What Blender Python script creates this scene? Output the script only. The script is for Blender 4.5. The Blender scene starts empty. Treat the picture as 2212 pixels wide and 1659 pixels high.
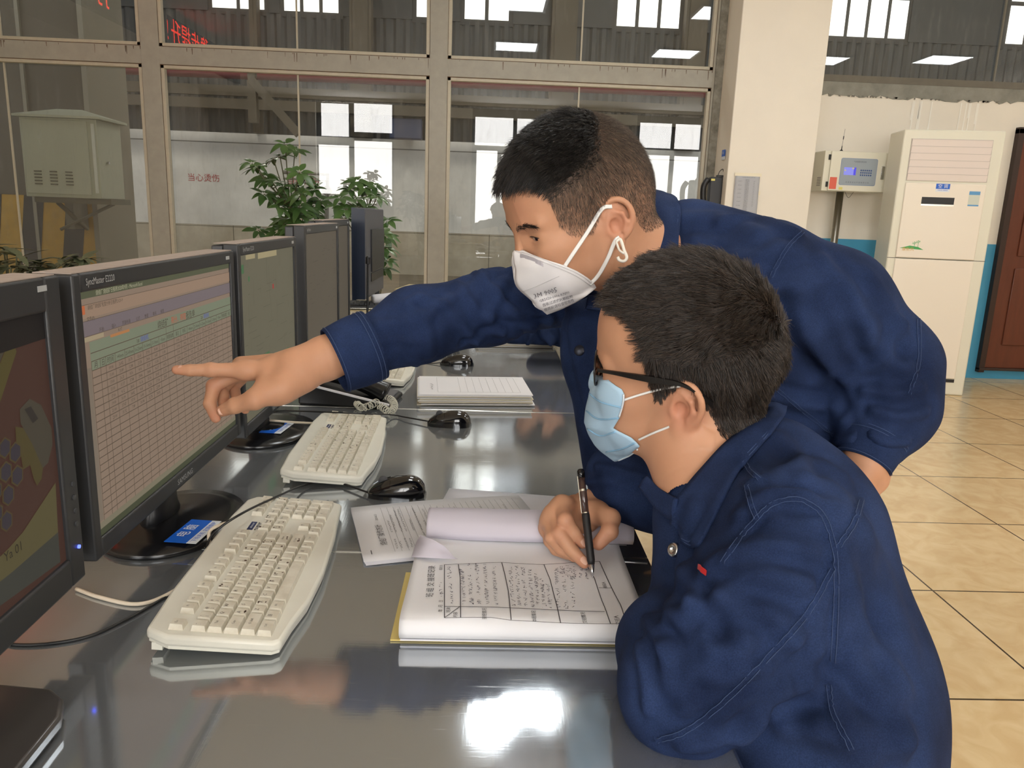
import bpy, bmesh, math, random
import numpy as np
from mathutils import Vector, Matrix
from mathutils.bvhtree import BVHTree
random.seed(7); np.random.seed(7)
SC = bpy.context.scene
COL = SC.collection
# ---------------------------------------------------------------- camera
PW, PH, PF = 2212, 1659, 1661.0
CAM = np.array([0.0, 0.0, 1.25])
def _basis():
    dn = np.array([830. - PW/2, 8300. - PH/2, PF]); dn /= np.linalg.norm(dn)
    fy = np.array([1058. - PW/2, 457. - PH/2, PF]); fy -= dn*(fy@dn); fy /= np.linalg.norm(fy)
    return np.array([np.cross(fy, -dn), fy, -dn])      # rows: world x,y,z seen in camera (right, down, forward)
RB = _basis()
cd = bpy.data.cameras.new('camera'); cam = bpy.data.objects.new('camera', cd); COL.objects.link(cam)
cd.sensor_fit = 'HORIZONTAL'; cd.sensor_width = 36.0; cd.lens = PF/PW*36.0; cd.clip_start = 0.02; cd.clip_end = 200
_m = Matrix.Identity(4)
for i in range(3):
    _m[i][0] = RB[i][0]; _m[i][1] = -RB[i][1]; _m[i][2] = -RB[i][2]; _m[i][3] = CAM[i]
cam.matrix_world = _m
SC.camera = cam
def ray(px, py): return RB @ np.array([px - PW/2, py - PH/2, PF])
def P(px, py, D=None, X=None, Y=None, Z=None):          # photograph pixel at a real distance (or on a real plane) -> point of the room
    r = ray(px, py)
    if D is not None: t = D/PF
    elif X is not None: t = (X - CAM[0])/r[0]
    elif Y is not None: t = (Y - CAM[1])/r[1]
    else: t = (Z - CAM[2])/r[2]
    return CAM + r*t
# ---------------------------------------------------------------- world, exposure
w = bpy.data.worlds.new('world'); SC.world = w; w.use_nodes = True
w.node_tree.nodes['Background'].inputs[0].default_value = (0.80, 0.84, 0.9, 1)
w.node_tree.nodes['Background'].inputs[1].default_value = 1.6
SC.view_settings.view_transform = 'Standard'; SC.view_settings.look = 'None'
SC.view_settings.gamma = 1.0; SC.view_settings.use_curve_mapping = False
SC.view_settings.exposure = 0.0
PANEL_STRENGTH = 17.0        # ceiling panels
PANE_STRENGTH = 11.0         # daylight in the windows of the room's near wall
HALL_PANE = 2.4             # daylight in the far windows of the hall
HALL_LAMP = 190.0
# ---------------------------------------------------------------- helpers
def col(*c):                # sRGB 0-255 -> linear
    return tuple(((v/255)/12.92 if v/255 <= .04045 else (((v/255)+.055)/1.055)**2.4) for v in c) + (1,)
MATS = {}
def mat(name, c, rough=.5, metal=0., var=0., vscale=8., bump=0., bscale=60., emit=0., spec=.5, coat=0., sss=0., alpha=1., c2=None, stretch=None, obj=True, bdist=.002, attr=None, sheen=0.):
    if name in MATS: return MATS[name]
    m = bpy.data.materials.new(name); m.use_nodes = True; nt = m.node_tree; N = nt.nodes; L = nt.links
    b = N['Principled BSDF']; c = tuple(c)
    b.inputs['Base Color'].default_value = c; b.inputs['Roughness'].default_value = rough
    b.inputs['Metallic'].default_value = metal; b.inputs['Specular IOR Level'].default_value = spec
    b.inputs['Coat Weight'].default_value = coat; b.inputs['Alpha'].default_value = alpha
    if sheen: b.inputs['Sheen Weight'].default_value = sheen; b.inputs['Sheen Roughness'].default_value = .6
    if sss:
        b.inputs['Subsurface Weight'].default_value = sss; b.inputs['Subsurface Radius'].default_value = (.012, .005, .003); b.inputs['Subsurface Scale'].default_value = .6
    if emit:
        b.inputs['Emission Color'].default_value = c; b.inputs['Emission Strength'].default_value = emit
    tc = N.new('ShaderNodeTexCoord'); vec = tc.outputs['Object' if obj else 'Generated']
    if stretch:
        mp = N.new('ShaderNodeMapping'); mp.inputs['Scale'].default_value = stretch; L.new(vec, mp.inputs[0]); vec = mp.outputs[0]
    base = None
    if attr:
        at_ = N.new('ShaderNodeAttribute'); at_.attribute_name = attr; base = at_.outputs['Color']; L.new(base, b.inputs['Base Color'])
    if var or c2:
        n = N.new('ShaderNodeTexNoise'); n.inputs['Scale'].default_value = vscale; n.inputs['Detail'].default_value = 6; n.inputs['Roughness'].default_value = .6; L.new(vec, n.inputs['Vector'])
        rp = N.new('ShaderNodeValToRGB'); L.new(n.outputs[0], rp.inputs[0])
        rp.color_ramp.elements[0].position = .3; rp.color_ramp.elements[1].position = .7
        if attr:
            rp.color_ramp.elements[0].color = (1-var,)*3+(1,); rp.color_ramp.elements[1].color = (1+var*.3,)*3+(1,)
            mx = N.new('ShaderNodeMix'); mx.data_type = 'RGBA'; mx.blend_type = 'MULTIPLY'; mx.inputs[0].default_value = 1
            L.new(base, mx.inputs[6]); L.new(rp.outputs[0], mx.inputs[7]); L.new(mx.outputs[2], b.inputs['Base Color'])
        else:
            d = c2 if c2 else tuple(v*(1-var) for v in c[:3])+(1,)
            rp.color_ramp.elements[0].color = d; rp.color_ramp.elements[1].color = c; L.new(rp.outputs[0], b.inputs['Base Color'])
    if bump:
        n2 = N.new('ShaderNodeTexNoise'); n2.inputs['Scale'].default_value = bscale; n2.inputs['Detail'].default_value = 4; L.new(vec, n2.inputs['Vector'])
        bp = N.new('ShaderNodeBump'); bp.inputs['Strength'].default_value = bump; bp.inputs['Distance'].default_value = bdist
        L.new(n2.outputs[0], bp.inputs['Height']); L.new(bp.outputs[0], b.inputs['Normal'])
    MATS[name] = m; return m
def emi(name, c, s=1.):
    if name in MATS: return MATS[name]
    m = bpy.data.materials.new(name); m.use_nodes = True; nt = m.node_tree; nt.nodes.clear()
    e = nt.nodes.new('ShaderNodeEmission'); o = nt.nodes.new('ShaderNodeOutputMaterial'); e.inputs[0].default_value = tuple(c); e.inputs[1].default_value = s
    nt.links.new(e.outputs[0], o.inputs[0]); MATS[name] = m; return m
def tag(o, label=None, cat=None, group=None, kind=None):
    if label: o['label'] = label
    if cat: o['category'] = cat
    if group: o['group'] = group
    if kind: o['kind'] = kind
    return o
def empty(name, loc=(0, 0, 0), rot=(0, 0, 0), label=None, cat=None, group=None, parent=None):
    o = bpy.data.objects.new(name, None); COL.objects.link(o); o.location = loc; o.rotation_euler = rot; o.empty_display_size = .05
    if parent: o.parent = parent
    return tag(o, label, cat, group)
def link(name, me, m=None, parent=None, smooth=False, mats=None):
    o = bpy.data.objects.new(name, me); COL.objects.link(o)
    for k in (mats or ([m] if m else [])): me.materials.append(k)
    if parent: o.parent = parent
    if smooth: me.shade_smooth()
    return o
class MB:                   # collects shapes, builds ONE mesh object
    def __init__(s): s.v = []; s.f = []; s.mi = []; s.cur = 0
    def add(s, vs, fs, M=None):
        o = len(s.v)
        for p in vs:
            p = Vector(p); s.v.append(tuple(M @ p if M else p))
        for f in fs: s.f.append(tuple(i+o for i in f)); s.mi.append(s.cur)
        return s
    def box(s, x0, x1, y0, y1, z0, z1, M=None):
        return s.add([(x0,y0,z0),(x1,y0,z0),(x1,y1,z0),(x0,y1,z0),(x0,y0,z1),(x1,y0,z1),(x1,y1,z1),(x0,y1,z1)],
                     [(0,3,2,1),(4,5,6,7),(0,1,5,4),(1,2,6,5),(2,3,7,6),(3,0,4,7)], M)
    def prism(s, pts, z0, z1, M=None):                 # polygon in xy extruded in z
        n = len(pts)
        return s.add([(x,y,z0) for x,y in pts]+[(x,y,z1) for x,y in pts],
                     [tuple(range(n-1,-1,-1)), tuple(range(n,2*n))]+[(i,(i+1)%n,n+(i+1)%n,n+i) for i in range(n)], M)
    def quad(s, a, b, c, d): return s.add([a,b,c,d], [(0,1,2,3)])
    def tube(s, pts, r, n=8, cap=True, M=None, flat=None):
        pts = [Vector(p) for p in pts]; k = len(pts); rs = r if hasattr(r, '__len__') else [r]*k
        vs = []; up = None
        for i, p in enumerate(pts):
            t = (pts[min(i+1,k-1)]-pts[max(i-1,0)]).normalized()
            if up is None: up = t.orthogonal().normalized()
            a = (up - t*up.dot(t)).normalized(); b = t.cross(a); up = a
            for j in range(n):
                q = 2*math.pi*j/n; vs.append(p+(a*math.cos(q)+b*math.sin(q))*rs[i])
        fs = [(i*n+j, i*n+(j+1)%n, (i+1)*n+(j+1)%n, (i+1)*n+j) for i in range(k-1) for j in range(n)]
        if cap: fs += [tuple(range(n-1,-1,-1)), tuple(range((k-1)*n, k*n))]
        return s.add(vs, fs, M)
    def lathe(s, prof, n=24, M=None):
        vs = [(r*math.cos(2*math.pi*j/n), r*math.sin(2*math.pi*j/n), z) for r, z in prof for j in range(n)]; k = len(prof)
        fs = [(i*n+j, i*n+(j+1)%n, (i+1)*n+(j+1)%n, (i+1)*n+j) for i in range(k-1) for j in range(n)]
        fs += [tuple(range(n-1,-1,-1)), tuple(range((k-1)*n, k*n))]
        return s.add(vs, fs, M)
    def grid(s, rows, closed=False, M=None):           # rows of points -> quads
        n = len(rows[0]); vs = [p for r in rows for p in r]
        fs = [(i*n+j, i*n+(j+1)%n, (i+1)*n+(j+1)%n, (i+1)*n+j) for i in range(len(rows)-1) for j in range(n if closed else n-1)]
        return s.add(vs, fs, M)
    def mesh(s, name):
        me = bpy.data.meshes.new(name); me.from_pydata([tuple(p) for p in s.v], [], s.f); me.validate(); me.update(); return me
    def build(s, name, m, parent=None, smooth=False, bevel=0., seg=2, mats=None, solid=0.):
        me = s.mesh(name); o = link(name, me, m, parent, smooth, mats)
        if mats: me.polygons.foreach_set('material_index', s.mi[:len(me.polygons)])
        if solid: q = o.modifiers.new('solid', 'SOLIDIFY'); q.thickness = solid; q.offset = 0
        if bevel:
            q = o.modifiers.new('bevel', 'BEVEL'); q.width = bevel; q.segments = seg; q.limit_method = 'ANGLE'; q.angle_limit = math.radians(40); q.harden_normals = False
            me.shade_smooth(); 
            if hasattr(me, 'set_sharp_from_angle'): me.set_sharp_from_angle(angle=math.radians(50))
        return o
def T(x=0, y=0, z=0): return Matrix.Translation((x, y, z))
def Rz(a): return Matrix.Rotation(math.radians(a), 4, 'Z')
def Rx(a): return Matrix.Rotation(math.radians(a), 4, 'X')
def Ry(a): return Matrix.Rotation(math.radians(a), 4, 'Y')
def frameM(o, x, y, z):                                # matrix from origin and axes
    M = Matrix.Identity(4)
    for i in range(3): M[i][0] = x[i]; M[i][1] = y[i]; M[i][2] = z[i]; M[i][3] = o[i]
    return M
def spline(pts, n=8):                                  # Catmull-Rom
    pts = [np.array(p, float) for p in pts]; q = [2*pts[0]-pts[1]]+pts+[2*pts[-1]-pts[-2]]; out = []
    for i in range(1, len(q)-2):
        for k in range(n):
            t = k/n; a, b, c, d = q[i-1], q[i], q[i+1], q[i+2]
            out.append(.5*((2*b)+(c-a)*t+(2*a-5*b+4*c-d)*t*t+(3*b-3*c+d-a)*t**3))
    out.append(pts[-1]); return out
_tc = {}
def tmesh(s, size, res=2):
    k = (s, round(size, 5), res)
    if k in _tc: return _tc[k]
    cu = bpy.data.curves.new('t', 'FONT'); cu.body = s; cu.size = size; cu.align_x = 'CENTER'; cu.align_y = 'CENTER'; cu.resolution_u = res
    o = bpy.data.objects.new('t', cu); COL.objects.link(o)
    dg = bpy.context.evaluated_depsgraph_get(); me = bpy.data.meshes.new_from_object(o.evaluated_get(dg))
    vs = [tuple(v.co) for v in me.vertices]; fs = [tuple(p.vertices) for p in me.polygons]
    bpy.data.objects.remove(o); bpy.data.curves.remove(cu); bpy.data.meshes.remove(me)
    _tc[k] = (vs, fs); return _tc[k]
def texts(items, name, m, parent=None, M=None, res=2):  # items: (string, size, x, y, degrees[, xscale]) in the local xy plane
    b = MB()
    for it in items:
        s, sz, x, y = it[:4]; a = it[4] if len(it) > 4 else 0; sx = it[5] if len(it) > 5 else 1
        vs, fs = tmesh(s, sz, res); MM = T(x, y, 0) @ Rz(a) @ Matrix.Diagonal((sx, 1, 1, 1))
        b.add(vs, fs, (M @ MM) if M else MM)
    return b.build(name, m, parent)
def cjk_noise(b, x0, x1, y, h, rnd, M=None, wgt=.09):   # a line of unreadably small print made of little strokes
    x = x0
    while x < x1:
        for _ in range(5):
            u = x+rnd.random()*h*.75; v = y+(rnd.random()-.5)*h*.8
            if rnd.random() < .55: b.add([(u-h*.3,v-h*wgt*.5,0),(u+h*.3,v-h*wgt*.5,0),(u+h*.3,v+h*wgt*.5,0),(u-h*.3,v+h*wgt*.5,0)], [(0,1,2,3)], M)
            else: b.add([(u-h*wgt*.5,v-h*.3,0),(u+h*wgt*.5,v-h*.3,0),(u+h*wgt*.5,v+h*.3,0),(u-h*wgt*.5,v+h*.3,0)], [(0,1,2,3)], M)
        x += h*1.05
def copy_tree(o, parent=None):
    c = o.copy(); COL.objects.link(c); c.parent = parent
    for ch in list(o.children): copy_tree(ch, c)
    return c
# ================================================================ the room
WY = 6.4; CZ = 3.36
M_wall = mat('painted wall', col(236,228,214), .85, var=.05, vscale=2.5, bump=.15, bscale=25)
M_blue = mat('blue wainscot paint', col(74,158,196), .5, var=.08, vscale=6)
M_frame = mat('grey painted steel frame', col(166,162,150), .45, var=.12, vscale=14, spec=.4)
M_bead = mat('glazing bead', col(190,182,162), .45, var=.1, vscale=30)
M_conc = mat('bare cement', col(150,148,138), .9, var=.3, vscale=9, bump=.5, bscale=40, bdist=.004)
M_ceil = mat('ceiling board', col(232,230,224), .9)
M_rust = mat('rust', col(96,62,38), .9, var=.4, vscale=40)
def tile_mat():
    m = bpy.data.materials.new('beige floor tile'); m.use_nodes = True; nt = m.node_tree; N = nt.nodes; L = nt.links; b = N['Principled BSDF']
    tc = N.new('ShaderNodeTexCoord'); mp = N.new('ShaderNodeMapping'); mp.inputs['Location'].default_value = TILE_OFF; L.new(tc.outputs['Object'], mp.inputs[0])
    br = N.new('ShaderNodeTexBrick'); br.offset = 0; br.inputs['Scale'].default_value = 1; br.inputs['Brick Width'].default_value = TILE_W; br.inputs['Row Height'].default_value = TILE_H
    br.inputs['Mortar Size'].default_value = .0035; br.inputs['Mortar Smooth'].default_value = .0
    L.new(mp.outputs[0], br.inputs[0]); br.inputs['Color1'].default_value = (1,1,1,1); br.inputs['Color2'].default_value = (.93,.93,.93,1); br.inputs['Mortar'].default_value = (.08,.07,.06,1)
    n = N.new('ShaderNodeTexNoise'); n.inputs['Scale'].default_value = 9; n.inputs['Detail'].default_value = 9; n.inputs['Distortion'].default_value = 1.2; L.new(tc.outputs['Object'], n.inputs[0])
    r = N.new('ShaderNodeValToRGB'); r.color_ramp.elements[0].position = .35; r.color_ramp.elements[1].position = .65
    r.color_ramp.elements[0].color = col(208,178,132); r.color_ramp.elements[1].color = col(220,194,150); L.new(n.outputs[0], r.inputs[0])
    mx = N.new('ShaderNodeMix'); mx.data_type = 'RGBA'; mx.blend_type = 'MULTIPLY'; mx.inputs[0].default_value = 1
    L.new(r.outputs[0], mx.inputs[6]); L.new(br.outputs['Color'], mx.inputs[7]); L.new(mx.outputs[2], b.inputs['Base Color'])
    b.inputs['Roughness'].default_value = .22; b.inputs['Specular IOR Level'].default_value = .45
    bp = N.new('ShaderNodeBump'); bp.inputs['Strength'].default_value = .6; bp.inputs['Distance'].default_value = .002; bp.invert = True
    L.new(br.outputs['Fac'], bp.inputs['Height']); L.new(bp.outputs[0], b.inputs['Normal'])
    return m
TILE_W, TILE_H, TILE_OFF = .65, .629, (-.305, -.567, 0)
def struct(o): o['kind'] = 'structure'; return o
X0, X1, Y0 = -5.6, 6.6, -3.2
struct(MB().box(X0, X1, Y0, WY+.16, -.12, 0).build('floor', tile_mat()))
struct(MB().box(X0-.2, X1+.2, Y0-.2, WY+.16, CZ, CZ+.12).build('ceiling', M_ceil))
struct(MB().box(X0-.2, X0, Y0, WY+.16, 0, CZ).build('wall_left', M_wall))
struct(MB().box(X1, X1+.2, Y0, WY+.16, 0, CZ).build('wall_right', M_wall))
# near wall with the lit windows that mirror in the glass
NW = [(-3.4,-2.86,2.62,3.24,1),(-2.75,-2.0,2.72,3.26,1),(-3.46,-2.86,1.5,2.45,1),(-2.75,-2.0,1.3,2.55,1),
      (-.34,.42,2.56,3.1,2),(.5,1.25,2.56,3.1,2),(-.3,.12,1.0,2.46,2),(.2,1.25,1.0,2.40,2),
      (2.98,3.62,2.64,3.12,3),(3.7,4.3,2.64,3.12,3),(3.0,3.62,1.2,2.5,3),(3.72,4.3,1.2,2.5,3)]
b = MB()
xs = sorted(set([X0, X1]+[-3.5,-1.95,-.4,1.3,2.9,4.4]))
for a, c in zip(xs[:-1], xs[1:]):
    if (a, c) in ((-3.5,-1.95),(-.4,1.3),(2.9,4.4)): b.box(a, c, Y0-.2, Y0, 0, 1.0); b.box(a, c, Y0-.2, Y0, 3.26, CZ)
    else: b.box(a, c, Y0-.2, Y0, 0, CZ)
M_nw = mat('grey painted near wall', col(215,210,200), .8, var=.1, vscale=3)
struct(b.build('wall_front', M_nw))
M_pane = emi('daylit frosted pane', (1.0, .98, .95, 1), PANE_STRENGTH)
M_dark = mat('dark steel sash', col(60,60,58), .5)
for k, (a, c) in enumerate(((-3.5,-1.95),(-.4,1.3),(2.9,4.4))):
    wd = struct(MB().box(a, c, Y0-.12, Y0-.08, 1.0, 3.26).build('window_%d' % (k+5), M_dark)); wd.name = 'window_%d' % (k+5)
    for q in [n for n in NW if n[4] == k+1]: MB().box(q[0], q[1], Y0-.08, Y0-.07, q[2], q[3]).build('pane', M_pane, wd)
# glass of the far wall
def glass_mat(name, tint=(.86,.88,.86), base=.10):
    m = bpy.data.materials.new(name); m.use_nodes = True; nt = m.node_tree; N = nt.nodes; L = nt.links; N.clear()
    o = N.new('ShaderNodeOutputMaterial'); tr = N.new('ShaderNodeBsdfTransparent'); gl = N.new('ShaderNodeBsdfGlossy'); df = N.new('ShaderNodeBsdfDiffuse')
    tr.inputs[0].default_value = tint+(1,); gl.inputs['Roughness'].default_value = .0; df.inputs[0].default_value = (.55,.55,.52,1)
    m1 = N.new('ShaderNodeMixShader'); m2 = N.new('ShaderNodeMixShader')
    lw = N.new('ShaderNodeFresnel'); lw.inputs[0].default_value = 1.5
    ad = N.new('ShaderNodeMath'); ad.operation = 'MULTIPLY_ADD'; ad.inputs[1].default_value = 1.0; ad.inputs[2].default_value = base-.04; L.new(lw.outputs[0], ad.inputs[0])
    L.new(ad.outputs[0], m1.inputs[0]); L.new(tr.outputs[0], m1.inputs[1]); L.new(gl.outputs[0], m1.inputs[2])
    tc = N.new('ShaderNodeTexCoord'); mp = N.new('ShaderNodeMapping'); mp.inputs['Scale'].default_value = (9, 1, 1.6); L.new(tc.outputs['Object'], mp.inputs[0])
    n = N.new('ShaderNodeTexNoise'); n.inputs['Scale'].default_value = 3; n.inputs['Detail'].default_value = 9; n.inputs['Roughness'].default_value = .7; L.new(mp.outputs[0], n.inputs[0])
    r = N.new('ShaderNodeValToRGB'); r.color_ramp.elements[0].position = .52; r.color_ramp.elements[0].color = (.015,)*3+(1,); r.color_ramp.elements[1].position = .85; r.color_ramp.elements[1].color = (.22,)*3+(1,)
    L.new(n.outputs[0], r.inputs[0]); L.new(r.outputs[0], m2.inputs[0]); L.new(m1.outputs[0], m2.inputs[1]); L.new(df.outputs[0], m2.inputs[2]); L.new(m2.outputs[0], o.inputs[0])
    return m
M_glass = glass_mat('dusty window glass')
# windows of the far wall: (number, x0, x1, z0, z1)
def far_window(n, x0, x1, z0, z1, joint):
    g = MB().quad((x0,WY+.05,z0),(x1,WY+.05,z0),(x1,WY+.05,z1),(x0,WY+.05,z1)).build('window_%d' % n, M_glass)
    g.name = 'window_%d' % n; struct(g)
    t = .028; b = MB(); d = .012
    for s0, s1, yy in ((0, t, WY-.006),):
        b.box(x0, x1, yy, yy+.05, z0, z0+t); b.box(x0, x1, yy, yy+.05, z1-t, z1); b.box(x0, x0+t, yy, yy+.05, z0, z1); b.box(x1-t, x1, yy, yy+.05, z0, z1)
    b.build('window_frame', M_bead, g, bevel=.003)
    if joint: MB().box(joint-.006, joint+.006, WY+.035, WY+.049, z0+t, z1-t).build('glass_joint', M_bead, g)
    r = MB(); rd = random.Random(n)
    for _ in range(26):                                   # rust runs under the bead
        x = x0+rd.random()*(x1-x0); h = rd.uniform(.01, .07); ww = rd.uniform(.001, .003)
        r.quad((x,WY-.0165,z0-.006-h),(x+ww,WY-.0165,z0-.006-h),(x+ww*1.6,WY-.0165,z0-.006),(x-ww*.6,WY-.0165,z0-.006))
    r.box(x0, x1, WY-.0085, WY-.0055, z1-.004, z1+.001); r.box(x0, x1, WY-.0085, WY-.0055, z0-.001, z0+.004)
    r.box(x0-.001, x0+.002, WY-.0085, WY-.0055, z0, z1); r.box(x1-.002, x1+.001, WY-.0085, WY-.0055, z0, z1)
    r.build('rust_streaks', M_rust, g)
ZS, ZT0, ZT1 = .32, 2.27, 2.40
MX = [(-4.93,-4.79), (-2.71,-2.57), (-.50,-.36), (1.72,1.74)]
px = -4.79
bays = [(-4.79,-2.71,-3.78), (-2.57,-.50,-1.53), (-.36,1.72,.68)]
for i, (a, c, j) in enumerate(bays):
    far_window(i+1, a, c, ZS, ZT0, j); far_window(i+8, a, c, ZT1, CZ-.1, j)
b = MB()
for a, c in MX: b.box(a, c, WY-.015, WY+.12, ZS, CZ)
b.box(-4.9, 1.74, WY-.014, WY+.12, ZT0, ZT1); b.box(-4.9, 1.74, WY-.014, WY+.12, CZ-.1, CZ); b.box(-4.9, 1.74, WY-.014, WY+.12, ZS-.08, ZS)
struct(b.build('trim_1', M_frame, bevel=.004))
# far wall masonry: below the glass, left end, right part with paint and wainscot
b = MB().box(X0, 1.74, WY, WY+.15, 0, ZS-.08).box(X0, -4.93, WY, WY+.15, ZS-.08, CZ)
b.box(1.74, 2.0, WY-.02, WY+.15, 0, CZ)
struct(b.build('wall_back', mat('rough cement jamb', col(158,156,146), .9, c2=col(112,108,98), vscale=14, bump=.6, bscale=30, bdist=.006)))
b = MB().box(2.0, X1, WY, WY+.15, 1.14, 2.27)
struct(b.build('wall_back_upper', M_wall)).name = 'wall_back.001'
b = MB(); rd = random.Random(3)
edge = [(2.55, 2.27)]; x = 2.55
while x < 4.5: x += rd.uniform(.02, .06); edge.append((x, 2.27-rd.uniform(0, .028)))
pts = [(2.0, 2.27), (2.0, 2.36), (4.55, 2.36)] + edge[::-1]
# cement band above the plaster with a ragged edge
b.add([(x, WY-.008, z) for x, z in pts]+[(x, WY+.01, z) for x, z in pts], [tuple(range(len(pts)))]+[(i,(i+1)%len(pts),len(pts)+(i+1)%len(pts),len(pts)+i) for i in range(len(pts))])
struct(b.build('trim_2', M_conc))
struct(MB().box(2.0, X1, WY, WY+.15, 0, 1.14).box(2.47, 4.1, WY-.012, WY, 0, .10).build('baseboard_back', M_blue))
b = MB().box(2.0, X1, WY-.012, WY+.12, 2.27+.09, 2.41)
struct(b.build('trim_3', mat('upper window sill', col(112,106,94), .6, var=.2)))
w4 = MB().quad((2.0,WY+.05,2.41),(X1,WY+.05,2.41),(X1,WY+.05,CZ-.06),(2.0,WY+.05,CZ-.06)).build('window_4', M_glass); w4.name = 'window_4'; struct(w4)
MB().box(2.0, X1, WY-.01, WY+.1, CZ-.06, CZ).box(4.0, 4.012, WY+.03, WY+.045, 2.41, CZ-.06).build('window_frame', mat('upper window frame', col(120,116,104), .6), w4)
# pillar
b = MB().box(1.80, 2.46, 6.02, WY-.02, 0, CZ); pil = struct(b.build('wall_pillar', M_wall, bevel=.006))
b = MB().box(1.797, 2.463, 6.017, WY-.021, 0, 1.16); struct(b.build('baseboard_pillar', M_blue))
# cracks of the pillar joint, plaster drips over the cooler
M_crack = mat('plaster crack', col(120,116,108), .95); M_lime = mat('lime wash', col(246,242,232), .9)
b = MB(); z = 2.25; x = 2.475
while z > 1.3:
    nz = z-rd.uniform(.01, .03); nx = 2.478+rd.uniform(-.008, .012); b.quad((x,WY-.003,z),(x+.004,WY-.003,z),(nx+.004,WY-.003,nz),(nx,WY-.003,nz)); z, x = nz, nx
for q in range(34):
    x = rd.uniform(2.55, 4.1); b.quad((x,WY-.0095,2.262),(x+rd.uniform(.006,.03),WY-.0095,2.262),(x+rd.uniform(.006,.02),WY-.0095,2.248),(x,WY-.0095,2.25))
struct(b.build('trim_4', M_crack))
b = MB()
for q in range(12):
    x = rd.uniform(3.35, 3.95); h = rd.uniform(.1, .42); b.quad((x,WY-.003,2.24),(x+.008,WY-.003,2.24),(x+.012-h*.03,WY-.003,2.24-h),(x-h*.03,WY-.003,2.24-h))
struct(b.build('trim_5', M_lime))
# brown door on the right
M_door = mat('reddish brown door', col(104,52,32), .4, var=.25, vscale=6, stretch=(4,1,.5))
DX0 = 4.23
d = MB().box(DX0+.05, DX0+1.0, WY-.03, WY+.02, .1, 2.02).build('door_1', M_door, bevel=.004); d.name = 'door_1'; struct(d)
b = MB()
for zz in ((.3,.95),(1.05,1.9)):
    b.box(DX0+.17, DX0+.45, WY-.042, WY-.03, *zz); b.box(DX0+.6, DX0+.88, WY-.042, WY-.03, *zz)
b.build('door_panel', M_door, d, bevel=.008)
MB().box(DX0, DX0+.05, WY-.05, WY+.02, .06, 2.06).box(DX0, DX0+1.05, WY-.05, WY+.02, 2.02, 2.07).box(DX0, DX0+1.0, WY-.06, WY, .08, .1).build('door_frame', mat('dark door frame', col(52,34,26), .5), d, bevel=.003)
MB().tube([(DX0+.93,WY-.03,1.0),(DX0+.93,WY-.08,1.0),(DX0+.83,WY-.08,1.0)], .01).build('door_handle', mat('steel', col(170,170,170), .3, 1), d)
# ceiling light panels
M_pan = emi('light panel', (.97, 1.0, 1.0, 1), PANEL_STRENGTH); M_al = mat('panel frame', col(220,220,220), .4)
PL = [(.24, 4.33), (.28, 2.25), (2.35, 4.33), (2.35, 2.25), (4.3,2.25), (5.7, 4.9), (5.7, 2.6)]
WHERE = ['nearest the window wall', 'second from the window wall', 'above the near end of the desk', 'behind the photographer']
first = None
for i, (x, y) in enumerate(PL):
    if first is None:
        t = empty('ceiling_light', (x, y, CZ)); MB().box(-.26,.26,-.26,.26,-.012,-.004).build('diffuser', M_pan, t)
        MB().box(-.29,-.26,-.29,.29,-.016,0).box(.26,.29,-.29,.29,-.016,0).box(-.26,.26,-.29,-.26,-.016,0).box(-.26,.26,.26,.29,-.016,0).build('light_frame', M_al, t); first = t
    else: t = copy_tree(first); t.location = (x, y, CZ)
    row = 'desk edge row' if x < .5 and x > 0 else 'row over the open floor' if 2 < x < 3 else 'row beyond the pillar' if 4 < x < 5 else 'row by the door' if x > 5 else 'row behind the monitors'; k_ = sorted([q[1] for q in PL if abs(q[0]-x) < .5], reverse=True).index(y)
    tag(t, 'square ceiling light panel, %s in the %s' % (['nearest the window wall', 'second from the window wall', 'third from the window wall', 'farthest from the window wall'][k_], row), 'ceiling light', 'ceiling light panels')
# LED message board hanging behind the photographer, mirrored in the glass
t = empty('message_board', (-3.65, 3.2, 3.1), label='long hanging message board with red glowing characters near the ceiling', cat='sign')
MB().box(-.08, -.005, -2.2, 2.45, -.17, .17).build('board_case', mat('black plastic', col(22,22,24), .4), t)
for y_ in (-1.8, 1.8): MB().tube([(-.04,y_,.17),(-.04,y_,.255)], .01).build('hanger', mat('steel', col(170,170,170), .3, 1), t)
M_led = emi('red diodes', (1, .04, .015, 1), 9)
M = frameM((0, 0, 0), (0, 1, 0), (0, 0, 1), (1, 0, 0))
for ch_, y_ in (('稳',-.78),('步',-.48),('提',-.18),('升',.12),('!',.36),('打',1.85),('行',2.2)): texts([(ch_, .3, y_, 0)], 'character', M_led, t, M)
# ================================================================ the hall outside
HY = 15.5
M_hw = mat('whitewashed hall wall', col(226,222,214), .85, c2=col(196,192,184), vscale=1.2, var=.1)
M_hd = mat('hall dado slabs', col(190,180,160), .8, c2=col(160,148,126), vscale=2)
M_corr = mat('dark corrugated cladding', col(62,63,61), .6, var=.3, vscale=2)
M_hcol = mat('brown hall column', col(90,82,68), .85, var=.2, vscale=1.2)
M_sky = emi('bright hazy panes', (1, .97, .9, 1), HALL_PANE)
struct(MB().box(-26, 22, WY+.16, HY+.3, -.14, -.02).build('floor_hall', mat('hall ground', col(128,116,96), .9, var=.3, vscale=2))).name = 'floor.001'
b = MB().box(-26, 22, HY, HY+.2, .82, 2.55)
hw = struct(b.build('wall_hall', M_hw)); hw.name = 'wall_hall'
MB().box(-26, 22, HY-.004, HY, 2.36, 2.38).build('groove', mat('groove', col(120,116,108), .9), hw)
b = MB().box(-26, 22, HY-.03, HY+.2, -.02, .815); hd = struct(b.build('baseboard_hall', M_hd))
b = MB(); x = -25
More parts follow.
